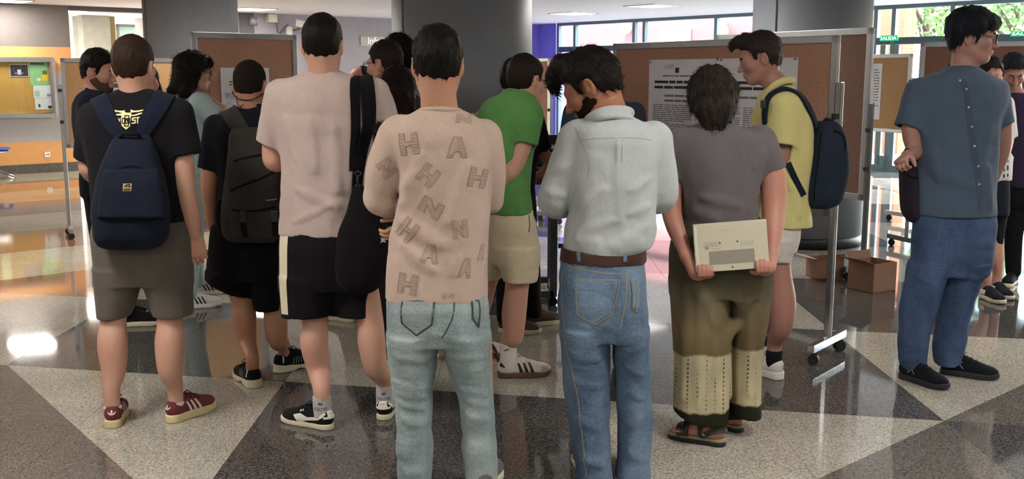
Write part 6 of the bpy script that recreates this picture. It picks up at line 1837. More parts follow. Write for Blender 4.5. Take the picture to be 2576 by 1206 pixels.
    col = t.mix(col, t.ramp(t.noise(t.coord((1, 1, .5)), 7, 4), [(.35, (.75, .75, .72, 1)), (.65, (1.15, 1.12, 1.05, 1))]), 1., 'MULTIPLY')
    t.col(col); t.nrm(t.bump(t.noise(t.coord((14, 14, 3)), 1.5, 3), .6, .012)); t.set(Roughness=.9); t.b.inputs['Specular IOR Level'].default_value = .15
    hip = p.loft([(545, 1712, 1908, 0, .14), (590, 1694, 1926, -.01, .155), (640, 1686, 1938, -.015, .165), (700, 1685, 1940, -.01, .16), (740, 1686, 1938, 0, .145)])
    Lg = p.loft([(700, 1685, 1834, -.01, .155), (800, 1688, 1834, -.01, .125), (900, 1692, 1834, -.025, .12), (1000, 1692, 1834, -.035, .122), (1060, 1691, 1832, -.055, .125)], 2.2)
    Rg = p.loft([(700, 1824, 1940, .02, .15), (800, 1832, 1930, .03, .125), (900, 1834, 1914, .04, .115), (1000, 1834, 1912, .04, .118), (1040, 1834, 1912, .04, .118)], 2.2)
    s2 = Shape().u(hip).u(Lg, .012).u(Rg, .012)
    z0 = p.pt(1690, 1028)[2]; z1 = p.pt(1830, 1062)[2]; x0, x1 = p.pt(1690, 1040)[0], p.pt(1830, 1040)[0]
    s2.cutfn(lambda q: np.where(q[:, 0] < x1+.01, (z0+(q[:, 0]-x0)*(z1-z0)/(x1-x0)-q[:, 2]), -1.)*.9)
    for q0, q1, r_ in (((1720, 700), (1712, 1000), .012), ((1765, 720), (1760, 1020), .012), ((1800, 800), (1806, 1030), .010), ((1860, 720), (1866, 1000), .012), ((1890, 760), (1890, 1000), .01), ((1740, 690), (1800, 820), .01)):
        crease(s2, [p.pt(*q0, -.15), p.pt(*q1, -.125)], r_)
    rag(p, 'trousers', s2, t.m, .0085, .006, 63, (11, 11, 2.5))
    # sandals
    SAN = plain('sandal_brown', '#2f2722', .6, 0, .15); FB = plain('sandal_cork', '#8d8168', .8); RB = plain('sandal_rubber', '#191a1b', .7)
    for heel, yaw, dy, leg0 in ((G(1826, 1124), -62, 0, (1775, 740)), (G(1868, 1090), -40, .05, (1875, 740))):
        R = rotm(yaw); w = lambda q, o_=heel, R_=R: o_+R_ @ np.array(q, float)
        inv = lambda q, o_=heel, R_=R: (q-o_) @ R_
        def sole(q, z0, z1, inv=inv):
            l = inv(q); c2 = [(0, .035, .034), (.0, .10, .034), (.004, .18, .044), (0, .225, .036)]; best = None
            for (a, b_) in zip(c2, c2[1:]):
                A_ = np.array(a[:2]); AB = np.array(b_[:2])-A_; t_ = np.clip(((l[:, :2]-A_) @ AB)/(AB @ AB), 0, 1)
                d = np.linalg.norm(l[:, :2]-A_-t_[:, None]*AB, axis=1)-(a[2]+t_*(b_[2]-a[2])); best = d if best is None else np.minimum(best, d)
            return np.maximum(best, np.maximum(l[:, 2]-z1, z0-l[:, 2]))
        lo, hi = np.minimum(w((0, 0, 0)), w((0, .26, 0)))-.06, np.maximum(w((0, 0, .05)), w((0, .26, .05)))+.06
        so = p.add('sandal', Shape().u(Fn(lambda q, f=sole: f(q, .0, .020), lo, hi)), RB, .006)
        p.add('footbed', Shape().u(Fn(lambda q, f=sole: f(q, .018, .034), lo, hi)), FB, .006, so)
        ft = Shape(); E = lambda c, r: Ell(w(c), r, R)
        ft.u(E((0, .045, .062), (.031, .038, .034))).u(E((0, .11, .060), (.033, .075, .034)), .03).u(E((.003, .185, .046), (.042, .045, .018)), .03)
        ft.u(Limb([w((0, .055, .07)), w((0, .05, .16))], [.034, .036]), .03)
        for i, x in enumerate((-.030, -.014, .001, .015, .028)): ft.u(Limb([w((x, .20, .044)), w((x*.95, .232-.004*abs(i-1), .042))], [.010, .0085]), .008)
        for o in ft.ops: p.body.u(o[1], o[2] if o[2] else .02)
        p.fine.append((lo+np.array((0, 0, .03)), hi+np.array((0, 0, -.02))))
        def strap(pts, wd): ribbon([w(q) for q in pts], wd, .005, ft, off=.007).build('strap', SAN, so)
        strap([(-.036, .10, .03), (-.034, .06, .07), (-.02, .012, .075), (.0, .004, .076), (.02, .012, .075), (.034, .06, .07), (.036, .10, .03)], .024)
        strap([(-.036, .10, .03), (-.03, .105, .08), (.0, .105, .10), (.03, .105, .08), (.036, .10, .03)], .022)
        strap([(-.044, .17, .03), (-.03, .165, .06), (.0, .165, .075), (.03, .165, .06), (.046, .17, .03)], .026)
        strap([(-.040, .20, .03), (-.02, .195, .055), (.02, .19, .06), (.044, .19, .03)], .02)
        MB().box(w((-.038, .085, .055)), (.008, .008, .008), R).build('buckle', STEEL, so, .002)
        p.body.u(Limb([p.pt(*leg0, dy), p.pt(leg0[0]+20, 900, dy*1.2), w((0, .05, .15)), w((0, .05, .08))], [.055, .046, .034, .032], None, 4), .02)
    p.finish()
    # the laptop
    cs = [p.pt(1736, 566, -.19), p.pt(1918, 553, -.215), p.pt(1944, 672, -.245), p.pt(1757, 686, -.215)]
    lp = empty('laptop', sum(cs)/4-np.array((0, 0, .12)), 'closed silver laptop held upside down behind the back, underside showing', 'laptop')
    c = sum(cs)/4; ux = ((cs[1]-cs[0])+(cs[2]-cs[3])); ux /= np.linalg.norm(ux); uz = ((cs[0]-cs[3])+(cs[1]-cs[2])); uz -= ux*(ux @ uz); uz /= np.linalg.norm(uz); un = np.cross(ux, uz)
    un = un if un[1] < 0 else -un
    Rl = np.stack([ux, un, uz], 1)
    w2 = (np.linalg.norm(cs[1]-cs[0])+np.linalg.norm(cs[2]-cs[3]))/4; h2 = (np.linalg.norm(cs[0]-cs[3])+np.linalg.norm(cs[1]-cs[2]))/4
    SIL = plain('laptop_silver', '#c3bda6', .45, .1, .03); SID = plain('laptop_edge', '#77746a', .4, .3); GRL = plain('laptop_grille', '#8b867a', .7, 0, .1, 200)
    q = lambda x, z, o=0.: c+ux*x*w2+uz*z*h2+un*o
    MB().box(c+un*.006, (w2, .0055, h2), Rl).build('base_shell', SIL, lp, .003)
    MB().box(c-un*.004, (w2*.995, .0035, h2*.985), Rl).build('hinge_gap', SID, lp)
    MB().box(c-un*.011, (w2, .0035, h2), Rl).build('lid', SIL, lp, .002)
    def pane(nm, x0, z0, x1, z1, m, o=.0118): MB().quad(q(x0, z0, o), q(x1, z0, o), q(x1, z1, o), q(x0, z1, o)).build(nm, m, lp)
    pane('grille', -.62, -.72, .62, -.16, GRL, .0121)
    pane('hinge_strip', -.97, -.93, -.90, .93, plain('laptop_pale', '#d6d0bb', .4), .0121)
    for x, z in ((-.3, .16), (.18, .18), (.0, -.86)): MB().box(q(x, z, .012), (.003, .001, .003), Rl).build('screw', INKD, lp)
    mb = MB(); rng = np.random.default_rng(5)
    for (x0, x1, z0, n_) in ((-.75, -.32, .2, 4), (.25, .62, .15, 4), (-.52, -.3, -.07, 1), (-.3, .0, .66, 1)):
        for i in range(n_):
            xx = x0
            while xx < x1:
                ww = rng.uniform(.03, .09); mb.quad(q(xx, z0-.055*i, .0123), q(min(xx+ww, x1), z0-.055*i, .0123), q(min(xx+ww, x1), z0-.055*i+.018, .0123), q(xx, z0-.055*i+.018, .0123)); xx += ww+.02
    o = mb.build('printed_text', plain('laptop_ink', '#8f8a7c', .8), lp); o['kind'] = 'stuff'
    pane('certification_mark', -.71, -.07, -.61, .06, plain('laptop_ink', '#8f8a7c', .8), .0124)
    for s in (-1, 1): MB().box(c+ux*w2*.0+uz*h2*s*.985+un*.0, (w2*.97, .003, .003), Rl).build('rubber_foot', SID, lp)
p_laptop()

# ------------------------------------------------------------------ yellow polo, navy backpack at the right board
def p_yellow():
    p = Person(5.27, 1960, 'person in yellow polo and white shorts facing the poster, seen from the side', skin('skin_dusk', '#a67c70'))
    TEE = fabric('polo_yellow', '#d0c786', .05, .9, .6); SHO = fabric('shorts_white', '#cfc8c2', .05); NAV = fabric('backpack_blue_black', '#232c3a', .15, .85, .5)
    h = Head(p, 1914, 150, .03, -80, 14, 0, .97)
    h.neck(p.pt(1962, 226, .0), .055, .064)
    def quiff(sh, hd): sh.u(hd.limb([(0, .06, .12), (0, .11, .115), (0, .135, .085)], [.035, .026, .01]), .03)
    h.hair(hairmat('hair_brown_cool', '#2c2423'), (.009, .010, .016), -.055, amp=.003, strand=2600, ln=(.012, .025), extra=quiff, flow=(0, .3, .2), low=.004)
    h.brows(HD); h.eyes()
    torso = p.loft([(214, 1936, 1990, 0, .06), (226, 1924, 2004, 0, .085), (246, 1912, 2018, 0, .13), (275, 1902, 2032, 0, .165), (310, 1896, 2042, 0, .18), (370, 1898, 2044, 0, .18), (440, 1904, 2036, 0, .175), (500, 1904, 2032, 0, .175), (548, 1900, 2036, 0, .18), (566, 1900, 2036, 0, .18)])
    sh = Shape().u(torso)
    a, b = p.pt(1972, 268, -.14), p.pt(1962, 366, -.16); sh.u(Cone(a, b, .078, .074), .04); sh.sub(Limb([b+(b-a)*-.05, b+(b-a)*.3], 0.054))
    a, b = p.pt(1972, 268, .14), p.pt(1962, 366, .16); sh.u(Cone(a, b, .078, .074), .04)
    for q0, q1, r_ in (((1990, 420, -.17), (2010, 540, -.17), .012), ((1950, 440, -.17), (1940, 540, -.17), .012), ((1940, 380, -.17), (1990, 470, -.17), .01)):
        crease(sh, [p.pt(*q0), p.pt(*q1)], r_)
    rag(p, 'polo_shirt', sh, TEE, .008, .005, 72, (9, 9, 4), ridge=.004)
    DKT = fabric('polo_tipping', '#2c3034')
    ring = np.array([b_ for b_ in [p.pt(1962+36*math.cos(t_), 366+2*math.cos(t_), -.16+.076*math.sin(t_)) for t_ in np.linspace(0, 6.28, 24)[:-1]]]); MB().tube(ring, .005, 6, True).build('sleeve_tipping', DKT, p.root)
    cl_ = Shape().u(Limb([p.pt(1922, 242, -.03), p.pt(1940, 222, -.07), p.pt(1966, 206, -.075), p.pt(1988, 202, -.03), p.pt(1990, 206, .04), p.pt(1950, 220, .08), p.pt(1922, 242, .03)], [.014, .018, .02, .02, .018, .016, .014], None, 4)); p.add('collar', cl_, TEE, .007)
    ribbon([p.pt(1928, 246, -.05), p.pt(1950, 230, -.09), p.pt(1975, 216, -.09), p.pt(1992, 210, -.04)], .005, .002, cl_).build('collar_tipping', DKT, p.root)
    p.limb([(1972, 270, -.14), (1962, 370, -.16), (1956, 410, -.15), (1905, 470, -.12)], [.055, .050, .045, .03], dens=3)
    hand(p, p.pt(1902, 474, -.12), (-.8, .2, -.5), (0, 1, 0), 1, .95, (25, 30, 20))
    p.limb([(1972, 270, .14), (1962, 380, .16), (1905, 450, .14)], [.055, .046, .03])
    p.body.u(Inset(torso, .024), .02)
    hip = p.loft([(548, 1912, 2010, 0, .165), (590, 1908, 2008, 0, .17), (625, 1912, 2000, 0, .16)])
    Ng = p.loft([(600, 1916, 2004, -.07, .105), (657, 1930, 1988, -.07, .09)], 2.2); Fg = p.loft([(600, 1910, 1990, .08, .10), (655, 1905, 1968, .08, .09)], 2.2)
    s2 = Shape().u(hip).u(Ng, .02).u(Fg, .02); rag(p, 'shorts', s2, SHO, .009, .004, 73, ridge=.004)
    SW = fabric('leather_offwhite', '#d0cbc6', .04, .6, .15); SOL = plain('sole_offwhite', '#cfcac2', .6); SB = fabric('sock_black', '#15151a')
    for heel, yaw, knee, calf, mid, leg0, dy in ((G(1968, 957), -38, (1960, 670), (1969, 760), (1966, 820), (1958, 590), -.07), (G(1935, 915), -60, (1935, 668), (1942, 750), (1940, 810), (1945, 590), .08)):
        s = Shoe(p, heel, yaw, SW, SOL, .295, sole_h=.036, W=1.08, lace=fabric('lace_offwhite', '#c4bfb8'), tongue=SW)
        s.back_poly('heel_mark', [[(.004, s.h+.018), (.010, s.h+.022), (.005, s.h+.030), (.014, s.h+.040), (.008, s.h+.041), (.001, s.h+.032)]], INKD)
        s.side_poly('side_swoosh', [(.02, s.h+.045), (.035, s.h+.05), (.12, s.h+.03), (.17, s.h+.05), (.12, s.h+.022), (.04, s.h+.03)], plain('shoe_seam_grey', '#a8a39c', .6), 1)
        ak = s.ankle
        p.body.u(Limb([p.pt(*leg0, dy), p.pt(*knee, dy-.01), p.pt(*calf, dy-.02), p.pt(*mid, dy-.02), ak+np.array((0, 0, .10)), ak], [.08, .058, .067, .056, .040, .034], None, 5), .03)
        p.add('sock', Shape().u(Limb([ak+np.array((0, 0, .06)), ak-np.array((0, 0, .02))], [.043, .042])).cut(ak+np.array((0, 0, .06)), (0, 0, 1)), SB, .006)
    p.finish()
    rows = [(304, 2058, 2100, -.02, .05), (316, 2046, 2112, -.02, .09), (350, 2036, 2124, -.02, .13), (400, 2026, 2130, -.02, .145), (450, 2016, 2126, -.02, .145), (490, 2008, 2116, -.02, .14), (512, 2012, 2104, -.02, .12), (521, 2025, 2085, -.02, .08)]
    r, bs = backpack(p, rows, 2.6, 'dark blue backpack worn by the person in the yellow polo', NAV)
    ST_ = fabric('strap_blue_black', '#1d2430')
    ribbon([p.pt(2070, 318, -.10), p.pt(2040, 262, -.12), p.pt(2005, 222, -.13), p.pt(1970, 214, -.12), p.pt(1932, 240, -.13), p.pt(1916, 272, -.14), p.pt(1914, 312, -.16)], [.06, .075, .08, .08, .07, .055, .03], .016, sh, n=40, off=.003).build('shoulder_strap', ST_, r)
    ribbon([p.pt(2070, 318, .08), p.pt(2040, 262, .10), p.pt(2005, 222, .12), p.pt(1970, 214, .12), p.pt(1932, 240, .13), p.pt(1916, 272, .14), p.pt(1914, 312, .16)], [.06, .075, .08, .08, .07, .055, .03], .016, sh, n=40, off=.003).build('shoulder_strap', ST_, r)
    ribbon([p.pt(1982, 410, -.19), p.pt(2000, 450, -.185), p.pt(2022, 492, -.165)], .03, .008, None, nrm=(-.1, -1, 0)).build('lower_strap', ST_, r)
    MB().tube([p.pt(2066, 316, -.05), p.pt(2078, 300, -.03), p.pt(2094, 304, -.03), p.pt(2104, 322, -.05)], .010, 8).build('grab_handle', ST_, r)
    MB().box(p.pt(1920, 262, -.20), (.012, .01, .02)).build('strap_buckle', BLK, r, .003)
    ribbon([p.pt(2096, 330, -.13), p.pt(2118, 345, -.12), p.pt(2122, 380, -.14)], .012, .006, bs).build('zip', MATS['strap_black'], r)
    ribbon([p.pt(2060, 330, -.14), p.pt(2052, 400, -.16), p.pt(2044, 470, -.16), p.pt(2050, 505, -.14)], .006, .004, bs).build('seam', MATS['strap_black'], r)
p_yellow()

# ------------------------------------------------------------------ dark shirt and jeans at the right
def p_dark_shirt():
    p = Person(5.28, 2390, 'person in dark blue-grey button shirt and blue jeans turned to the right, wearing glasses', skin('skin_mauve_light', '#a98478'))
    TEE = fabric('shirt_ink_blue', '#4a586a', .08, .9, .6); DN = denim('denim_dark', '#33435f', '#4d6283', wr=.7)
    h = Head(p, 2444, 96, 0, 112, 4, 0, 1.03)
    h.neck(p.pt(2424, 180, .0), .056, .066)
    def mop(sh, hd):
        sh.u(hd.ell((0, -.01, .07), (.095, .112, .078)), .03)
        sh.u(hd.limb([(-.05, .075, .085), (0, .098, .075), (.05, .075, .085)], [.022, .026, .022]), .03)
        for x in (-1, 1): sh.u(hd.limb([(x*.082, .03, .06), (x*.086, .0, .05), (x*.080, -.04, .03)], [.02, .02, .02]), .03)
    h.hair(hairmat('hair_blue_black', '#1d1f26'), (.012, .014, .014), -.075, extra=mop, amp=.006, fr=45, strand=3400, ln=(.02, .04), low=.008)
    h.brows(HD); h.eyes(); h.glasses(plain('glasses_metal', '#4a4a4e', .25, .8), True)
    torso = p.loft([(166, 2386, 2458, 0, .062), (176, 2372, 2470, 0, .082), (192, 2332, 2500, 0, .10), (214, 2300, 2526, 0, .12), (250, 2292, 2532, 0, .132), (310, 2300, 2512, 0, .135), (400, 2306, 2506, 0, .135), (480, 2302, 2504, 0, .14), (540, 2300, 2502, 0, .145)])
    sh = Shape().u(torso)
    a, b = p.pt(2312, 232), p.pt(2284, 322, -.02); sh.u(Cone(a, b, .072, .070), .035); sh.sub(Limb([b+(b-a)*-.05, b+(b-a)*.3], 0.050))
    a, b = p.pt(2510, 228, .02), p.pt(2524, 312, .04); sh.u(Cone(a, b, .062, .056), .035); sh.sub(Limb([b+(b-a)*-.05, b+(b-a)*.3], 0.040))
    sh.sub(p.loft([(556, 2316, 2488, 0, .124), (526, 2316, 2488, 0, .124)]))
    for q0, q1, r_ in (((2330, 430, -.13), (2450, 470, -.15), .012), ((2480, 420, -.12), (2495, 520, -.12), .012), ((2330, 340, -.13), (2360, 460, -.15), .01), ((2490, 320, -.11), (2470, 420, -.13), .01)):
        crease(sh, [p.pt(*q0), p.pt(*q1)], r_)
    rag(p, 'button_shirt', sh, TEE, .0075, .005, 82, (9, 9, 4), ridge=.005)
    collar_ring(p, [(2382, 172, 0), (2392, 180, -.05), (2420, 190, -.072), (2450, 184, -.05), (2462, 174, 0), (2450, 166, .05), (2420, 163, .06), (2394, 166, .05)], .010, TEE)
    ribbon([p.pt(2424, 194, -.13), p.pt(2436, 240, -.14), p.pt(2446, 320, -.15), p.pt(2458, 400, -.15), p.pt(2468, 480, -.15), p.pt(2472, 536, -.15)], .03, .0025, sh).build('placket', fabric('shirt_placket', '#424f60'), p.root)
    BT = plain('button_pale', '#b8b4b0', .4)
    for px, py in ((2422, 193), (2436, 222), (2441, 270), (2448, 320), (2455, 368), (2463, 418), (2467, 464)):
        c = sh.snap(np.array([p.pt(px, py, -.15)]), off=.004)[0]
        MB().lathe([(.0055, -.002), (.006, 0), (.0055, .002)], c, 'y', 14).build('button', BT, p.root)
    # arms: near one bent, hand hooked at the bag
    p.limb([(2312, 235), (2292, 325, -.02), (2302, 378, -.02), (2282, 392, -.16)], [.052, .047, .043, .030], dens=3)
    hand(p, p.pt(2280, 392, -.17), (-.5, -.6, -.2), (.4, -.2, -1), 1, .98, (60, 70, 40))
    p.limb([(2510, 230, .02), (2522, 316, .05), (2520, 380, .10), (2500, 450, .18)], [.05, .046, .042, .028])
    hand(p, p.pt(2499, 454, .185), (-.3, .2, -.9), (-1, 0, 0), 1, .95)
    p.body.u(Inset(torso, .022), .02)
    hip = p.loft([(528, 2302, 2502, 0, .128), (580, 2298, 2502, 0, .14), (640, 2294, 2496, 0, .138), (690, 2288, 2486, 0, .125)])
    Lg = p.loft([(660, 2288, 2384, -.02, .13), (720, 2276, 2372, -.04, .11), (790, 2264, 2352, -.05, .095), (850, 2261, 2336, -.05, .088), (900, 2262, 2332, -.05, .085), (926, 2268, 2330, -.05, .08)], 2.1)
    Rg = p.loft([(660, 2374, 2492, .0, .13), (720, 2366, 2462, .01, .112), (790, 2356, 2440, .02, .095), (850, 2350, 2430, .02, .086), (895, 2346, 2420, .02, .082), (918, 2350, 2414, .02, .078)], 2.1)
    s2 = Shape().u(hip).u(Lg, .016).u(Rg, .016)
    for q0, q1 in (((2300, 690), (2345, 715)), ((2400, 690), (2460, 705))):
        crease(s2, [p.pt(*q0, -.12), p.pt(*q1, -.1)], .008)
    rag(p, 'jeans', s2, DN, .008, .004, 83, (9, 9, 10), ridge=.006)
    SB = fabric('shoe_midnight', '#15171d', .15, .8, .2); SO = plain('sole_midnight', '#202127', .6); LN = plain('shoe_trim_grey', '#7c7f86', .6)
    for (hx, hy, yaw, px, legpts, dy) in ((2262, 948, 148, 2300, ((2335, 640), (2310, 780), (2297, 880)), -.05), (2362, 938, 118, 2385, ((2425, 640), (2400, 780), (2386, 880)), .02)):
        g = G(hx, hy); s = Shoe(p, g, yaw, SB, SO, .30, sole_h=.026, lace=fabric('lace_midnight', '#0e0f13'), tongue=SB)
        for x in (1, -1):
            s.side_poly('side_line', [(.07, s.h+.02), (.076, s.h+.02), (.11, s.h+.05), (.105, s.h+.052)], LN, x); s.side_poly('side_line', [(.11, s.h+.018), (.116, s.h+.018), (.09, s.h+.052), (.085, s.h+.05)], LN, x)
        ak = s.ankle
        p.body.u(Limb([p.pt(*legpts[0], 0), p.pt(*legpts[1], dy*.7), p.pt(*legpts[2], dy), ak], [.08, .06, .048, .034], None, 4), .03)
    p.finish()
    BG = fabric('bag_plum', '#2c2733', .15)
    rows = [(402, 2268, 2300, .05, .05), (430, 2266, 2312, .05, .08), (480, 2268, 2318, .05, .1), (530, 2272, 2318, .05, .1), (555, 2284, 2314, .05, .08), (562, 2292, 2308, .05, .05)]
    r, bs = backpack(p, rows, 2.4, 'dark plum backpack hanging at the side of the person in the dark button shirt', BG)
    ribbon([p.pt(2286, 410, -.02), p.pt(2274, 392, -.12), p.pt(2284, 378, -.14), p.pt(2296, 405, -.02)], .025, .006, None, nrm=(0, -1, .2)).build('grab_strap', MATS['strap_black'], r)
    ribbon([p.pt(2272, 440, -.03), p.pt(2292, 450, -.06), p.pt(2310, 446, -.04)], .008, .004, bs).build('zip', MATS['strap_black'], r)
p_dark_shirt()
# ------------------------------------------------------------------ people further back
def stand_legs(p, mat, hipy, xl, xr, feet, shoem, solem, ry=.11, name='trousers', seed=5, vox=.012, legw=None, top=None, stripes=None):
    """hips and two trouser legs down to shoes; feet = [(heel px, heel py, yaw, dy)]"""
    hz = p.pt(0, hipy)[2]; mid = (xl+xr)/2
    s2 = Shape().u(p.loft([(hipy-12, xl+3, xr-3, 0, ry), (hipy+30, xl, xr, 0, ry+.012), (hipy+90*5/p.D, xl+1, xr-1, 0, ry)]))
    for i, (hx, hy, yaw, dy) in enumerate(feet):
        g = G(hx, hy); s = Shoe(p, g, yaw, shoem, solem, .28, vox=.009)
        if stripes is not None: stripes3(s, stripes)
        h0 = p.pt(mid+(1 if i else -1)*(xr-xl)*.22, hipy+60*5/p.D, 0)
        w0 = (xr-xl)*.27*p.sc(hipy)
        A_ = s.ankle+np.array((0, 0, .02)); mm = (h0+A_)/2
        s2.u(Limb([h0, mm, A_], [w0, .068, .056], None, 4), .03)
        p.body.u(Limb([h0, A_], [.05, .034]), .02)
    rag(p, name, s2, mat, vox, .005, seed, (9, 9, 5))
    return s2
def tee(p, rows, sleeves, mat, vox=.011, seed=3, name='shirt', folds_=()):
    torso = p.loft(rows); sh = Shape().u(torso)
    for a, b, r0, r1 in sleeves:
        a, b = p.pt(*a), p.pt(*b); sh.u(Cone(a, b, r0, r1), .035); sh.sub(Limb([b+(b-a)*-.06, b+(b-a)*.3], r1-.018))
    rag(p, name, sh, mat, vox, .005, seed, (9, 9, 4), ridge=.004)
    p.body.u(Inset(torso, .022), .02)
    return sh
def p_beard():
    p = Person(6.6, 250, 'bearded person in navy tee standing in profile at the far left group', SKP, .012)
    h = Head(p, 248, 183, 0, 96, 10, 0, 1.0)
    h.neck(p.pt(237, 232, .0), .054, .064)
    h.hair(HK, (.010, .012, .022), -.05, amp=.005, fr=50, strand=2200, ln=(.012, .03), low=.004, curl=.3)
    h.beard(hairmat('stubble', '#5a4236', None, (1, 1, 1), 420, .9), .0035, -.035); h.brows(HK); h.eyes()
    NV = fabric('tee_navy', '#232634', .1)
    sh = tee(p, [(222, 222, 252, 0, .055), (230, 208, 272, 0, .08), (245, 194, 300, 0, .12), (270, 187, 318, 0, .16), (320, 190, 318, 0, .175), (380, 200, 308, 0, .16), (430, 205, 304, 0, .155)], [((222, 262, -.15), (224, 365, -.17), .068, .064), ((280, 262, .14), (280, 365, .16), .068, .064)], NV)
    collar_ring(p, [(216, 226, 0), (226, 224, -.05), (242, 232, -.06), (258, 246, -.03), (262, 250, 0), (254, 242, .04), (236, 228, .06), (222, 222, .04)], .009, NV)
    p.limb([(222, 262, -.15), (224, 370, -.17), (230, 405, -.14), (290, 430, .0)], [.05, .045, .04, .028]); hand(p, p.pt(293, 431, .01), (.9, .4, -.1), (0, 0, -1), 1, .9, fine=False)
    p.limb([(280, 262, .14), (280, 370, .16), (330, 420, .1)], [.05, .044, .028])
    stand_legs(p, fabric('trousers_black', '#141417'), 425, 206, 300, [(262, 800, 80, 0), (300, 822, 75, 0)], MATS['shoe_black'], MATS['sole_bone'], .14)
    p.finish(.006)
p_beard()
def p_long_hair():
    p = Person(7.15, 480, 'person with long dark wavy hair in pale blue tee reading the left poster', SKP, .012)
    h = Head(p, 487, 183, 0, 66, 4, 0, 1.02)
    h.neck(p.pt(474, 235, 0), .052, .06)
    def lng(sh, hd):
        sh.u(hd.ell((0, -.045, -.03), (.10, .09, .12)), .03)
        sh.u(hd.limb([(-.05, -.06, -.06), (-.06, -.08, -.12), (-.03, -.10, -.17)], [.055, .05, .02]), .03)
        sh.u(hd.limb([(.04, -.05, -.06), (.06, -.06, -.13), (.05, -.05, -.18)], [.055, .045, .018]), .03)
        sh.u(hd.limb([(0, -.09, -.06), (0, -.12, -.12), (0, -.15, -.15)], [.05, .04, .015]), .03)
        sh.u(hd.limb([(-.03, .07, .10), (.02, .105, .075), (.06, .085, .05)], [.03, .026, .012]), .02)
    h.hair(HK, (.024, .02, .014), -.2, line=((-.3, .0, .04, .06, .3), (-.25, -.2, .0, .05, .06)), extra=lng, amp=.010, fr=32, strand=2600, ln=(.03, .06), curl=.35)
    h.glasses(MATS['glasses_dark'])
    PB = fabric('tee_pale_blue', '#a9bdbf', .06)
    sh = tee(p, [(228, 452, 500, 0, .055), (236, 430, 520, 0, .085), (252, 412, 534, 0, .12), (285, 407, 540, 0, .15), (330, 420, 528, 0, .15), (390, 428, 522, 0, .15), (440, 430, 520, 0, .155)], [((500, 262, -.14), (540, 292, -.10), .075, .068)], PB, folds_=())
    p.limb([(500, 262, -.14), (545, 288, -.08), (556, 278, .04)], [.05, .045, .035]); p.limb([(556, 278, .04), (530, 252, .12)], [.038, .028]); hand(p, p.pt(528, 248, .13), (-.4, .1, .9), (0, 1, 0), 1, .9, fine=False)
    p.limb([(430, 270, .1), (470, 360, .16), (530, 330, .2)], [.05, .043, .028])
    stand_legs(p, denim('denim_pale', '#8fa3a8', '#b3c2c2'), 440, 430, 520, [(480, 742, 75, 0), (455, 778, 65, 0)], fabric('leather_white_far', '#d2cec8'), plain('sole_white_far', '#d8d4cc', .6), .13, stripes=MATS['stripe_black'], name='jeans')
    p.finish(.006)
p_long_hair()
def simple(D, px, label, skinm, headspec, hairspec, rows, sleeves, arms, shirtm, leg, trm, shoem=None, extra=None, glasses=None, neck=None, hands=()):
    p = Person(D, px, label, skinm, .013)
    h = Head(p, *headspec)
    r0 = rows[0]; h.neck(p.pt((r0[1]+r0[2])/2+(neck or 0), r0[0]+12, 0), .055, .062)
    if hairspec: h.hair(**hairspec)
    sh = tee(p, rows, sleeves, shirtm, .012)
    for k_, (pts, rad) in enumerate(arms):
        p.limb(pts, rad, dens=3)
        if len(hands) <= k_:
            e_, b_ = p.pt(*pts[-1]), p.pt(*pts[-2]); dv = e_-b_; hand(p, e_, dv, (0, 1, .2) if abs(dv[1]) < .1 else (0, 0, -1), 1 if k_ else -1, .92, (22, 30, 20))
    for hs in hands: hand(p, p.pt(*hs[0]), hs[1], hs[2], hs[3], .92, hs[4] if len(hs) > 4 else (30, 35, 25))
    if leg: stand_legs(p, trm, *leg, shoem or MATS['shoe_black'], MATS['sole_bone'], .125)
    if glasses: h.glasses(glasses)
    if extra: extra(p, h, sh)
    p.finish(.006); return p
BLKT = fabric('tee_soft_black', '#18171a'); DKTR = MATS['trousers_black']
# dark-haired person glimpsed behind the black tee
def lh(drop=.2, w=.09):
    def f(sh, hd):
        sh.u(hd.ell((0, -.04, -.03), (w, .08, .12)), .03)
        for x in (-1, 1): sh.u(hd.limb([(x*.06, -.02, -.05), (x*.075, -.02, -.12), (x*.06, -.02, -drop)], [.045, .04, .02]), .03)
        sh.u(hd.limb([(0, -.07, -.06), (0, -.10, -drop*.7), (0, -.10, -drop)], [.07, .06, .03]), .03)
    return f
simple(7.9, 384, 'dark-haired person mostly hidden behind the black tee, one cheek showing', SKP, (372, 208, 0, 150, 0, 0, .95), dict(mat=HK, line=((-.3, .0, .05, .07, .3), (-.3, -.25, .0, .06, .07)), extra=lh(.16), strand=1200, ln=(.03, .05)),
       [(248, 350, 394, 0, .055), (262, 335, 410, 0, .09), (285, 325, 420, 0, .12), (350, 330, 416, 0, .12), (420, 334, 412, 0, .12)], [((340, 285, 0), (330, 360, 0), .06, .06), ((405, 285, 0), (414, 360, 0), .06, .06)], [([(340, 285, 0), (330, 370, 0), (340, 430, -.05)], [.048, .04, .028]), ([(405, 285, 0), (414, 370, 0), (404, 430, -.05)], [.048, .04, .028])], fabric('tee_dim_grey', '#44464c'), (425, 330, 414, [(350, 712, 170, 0), (394, 708, 190, 0)]), DKTR)
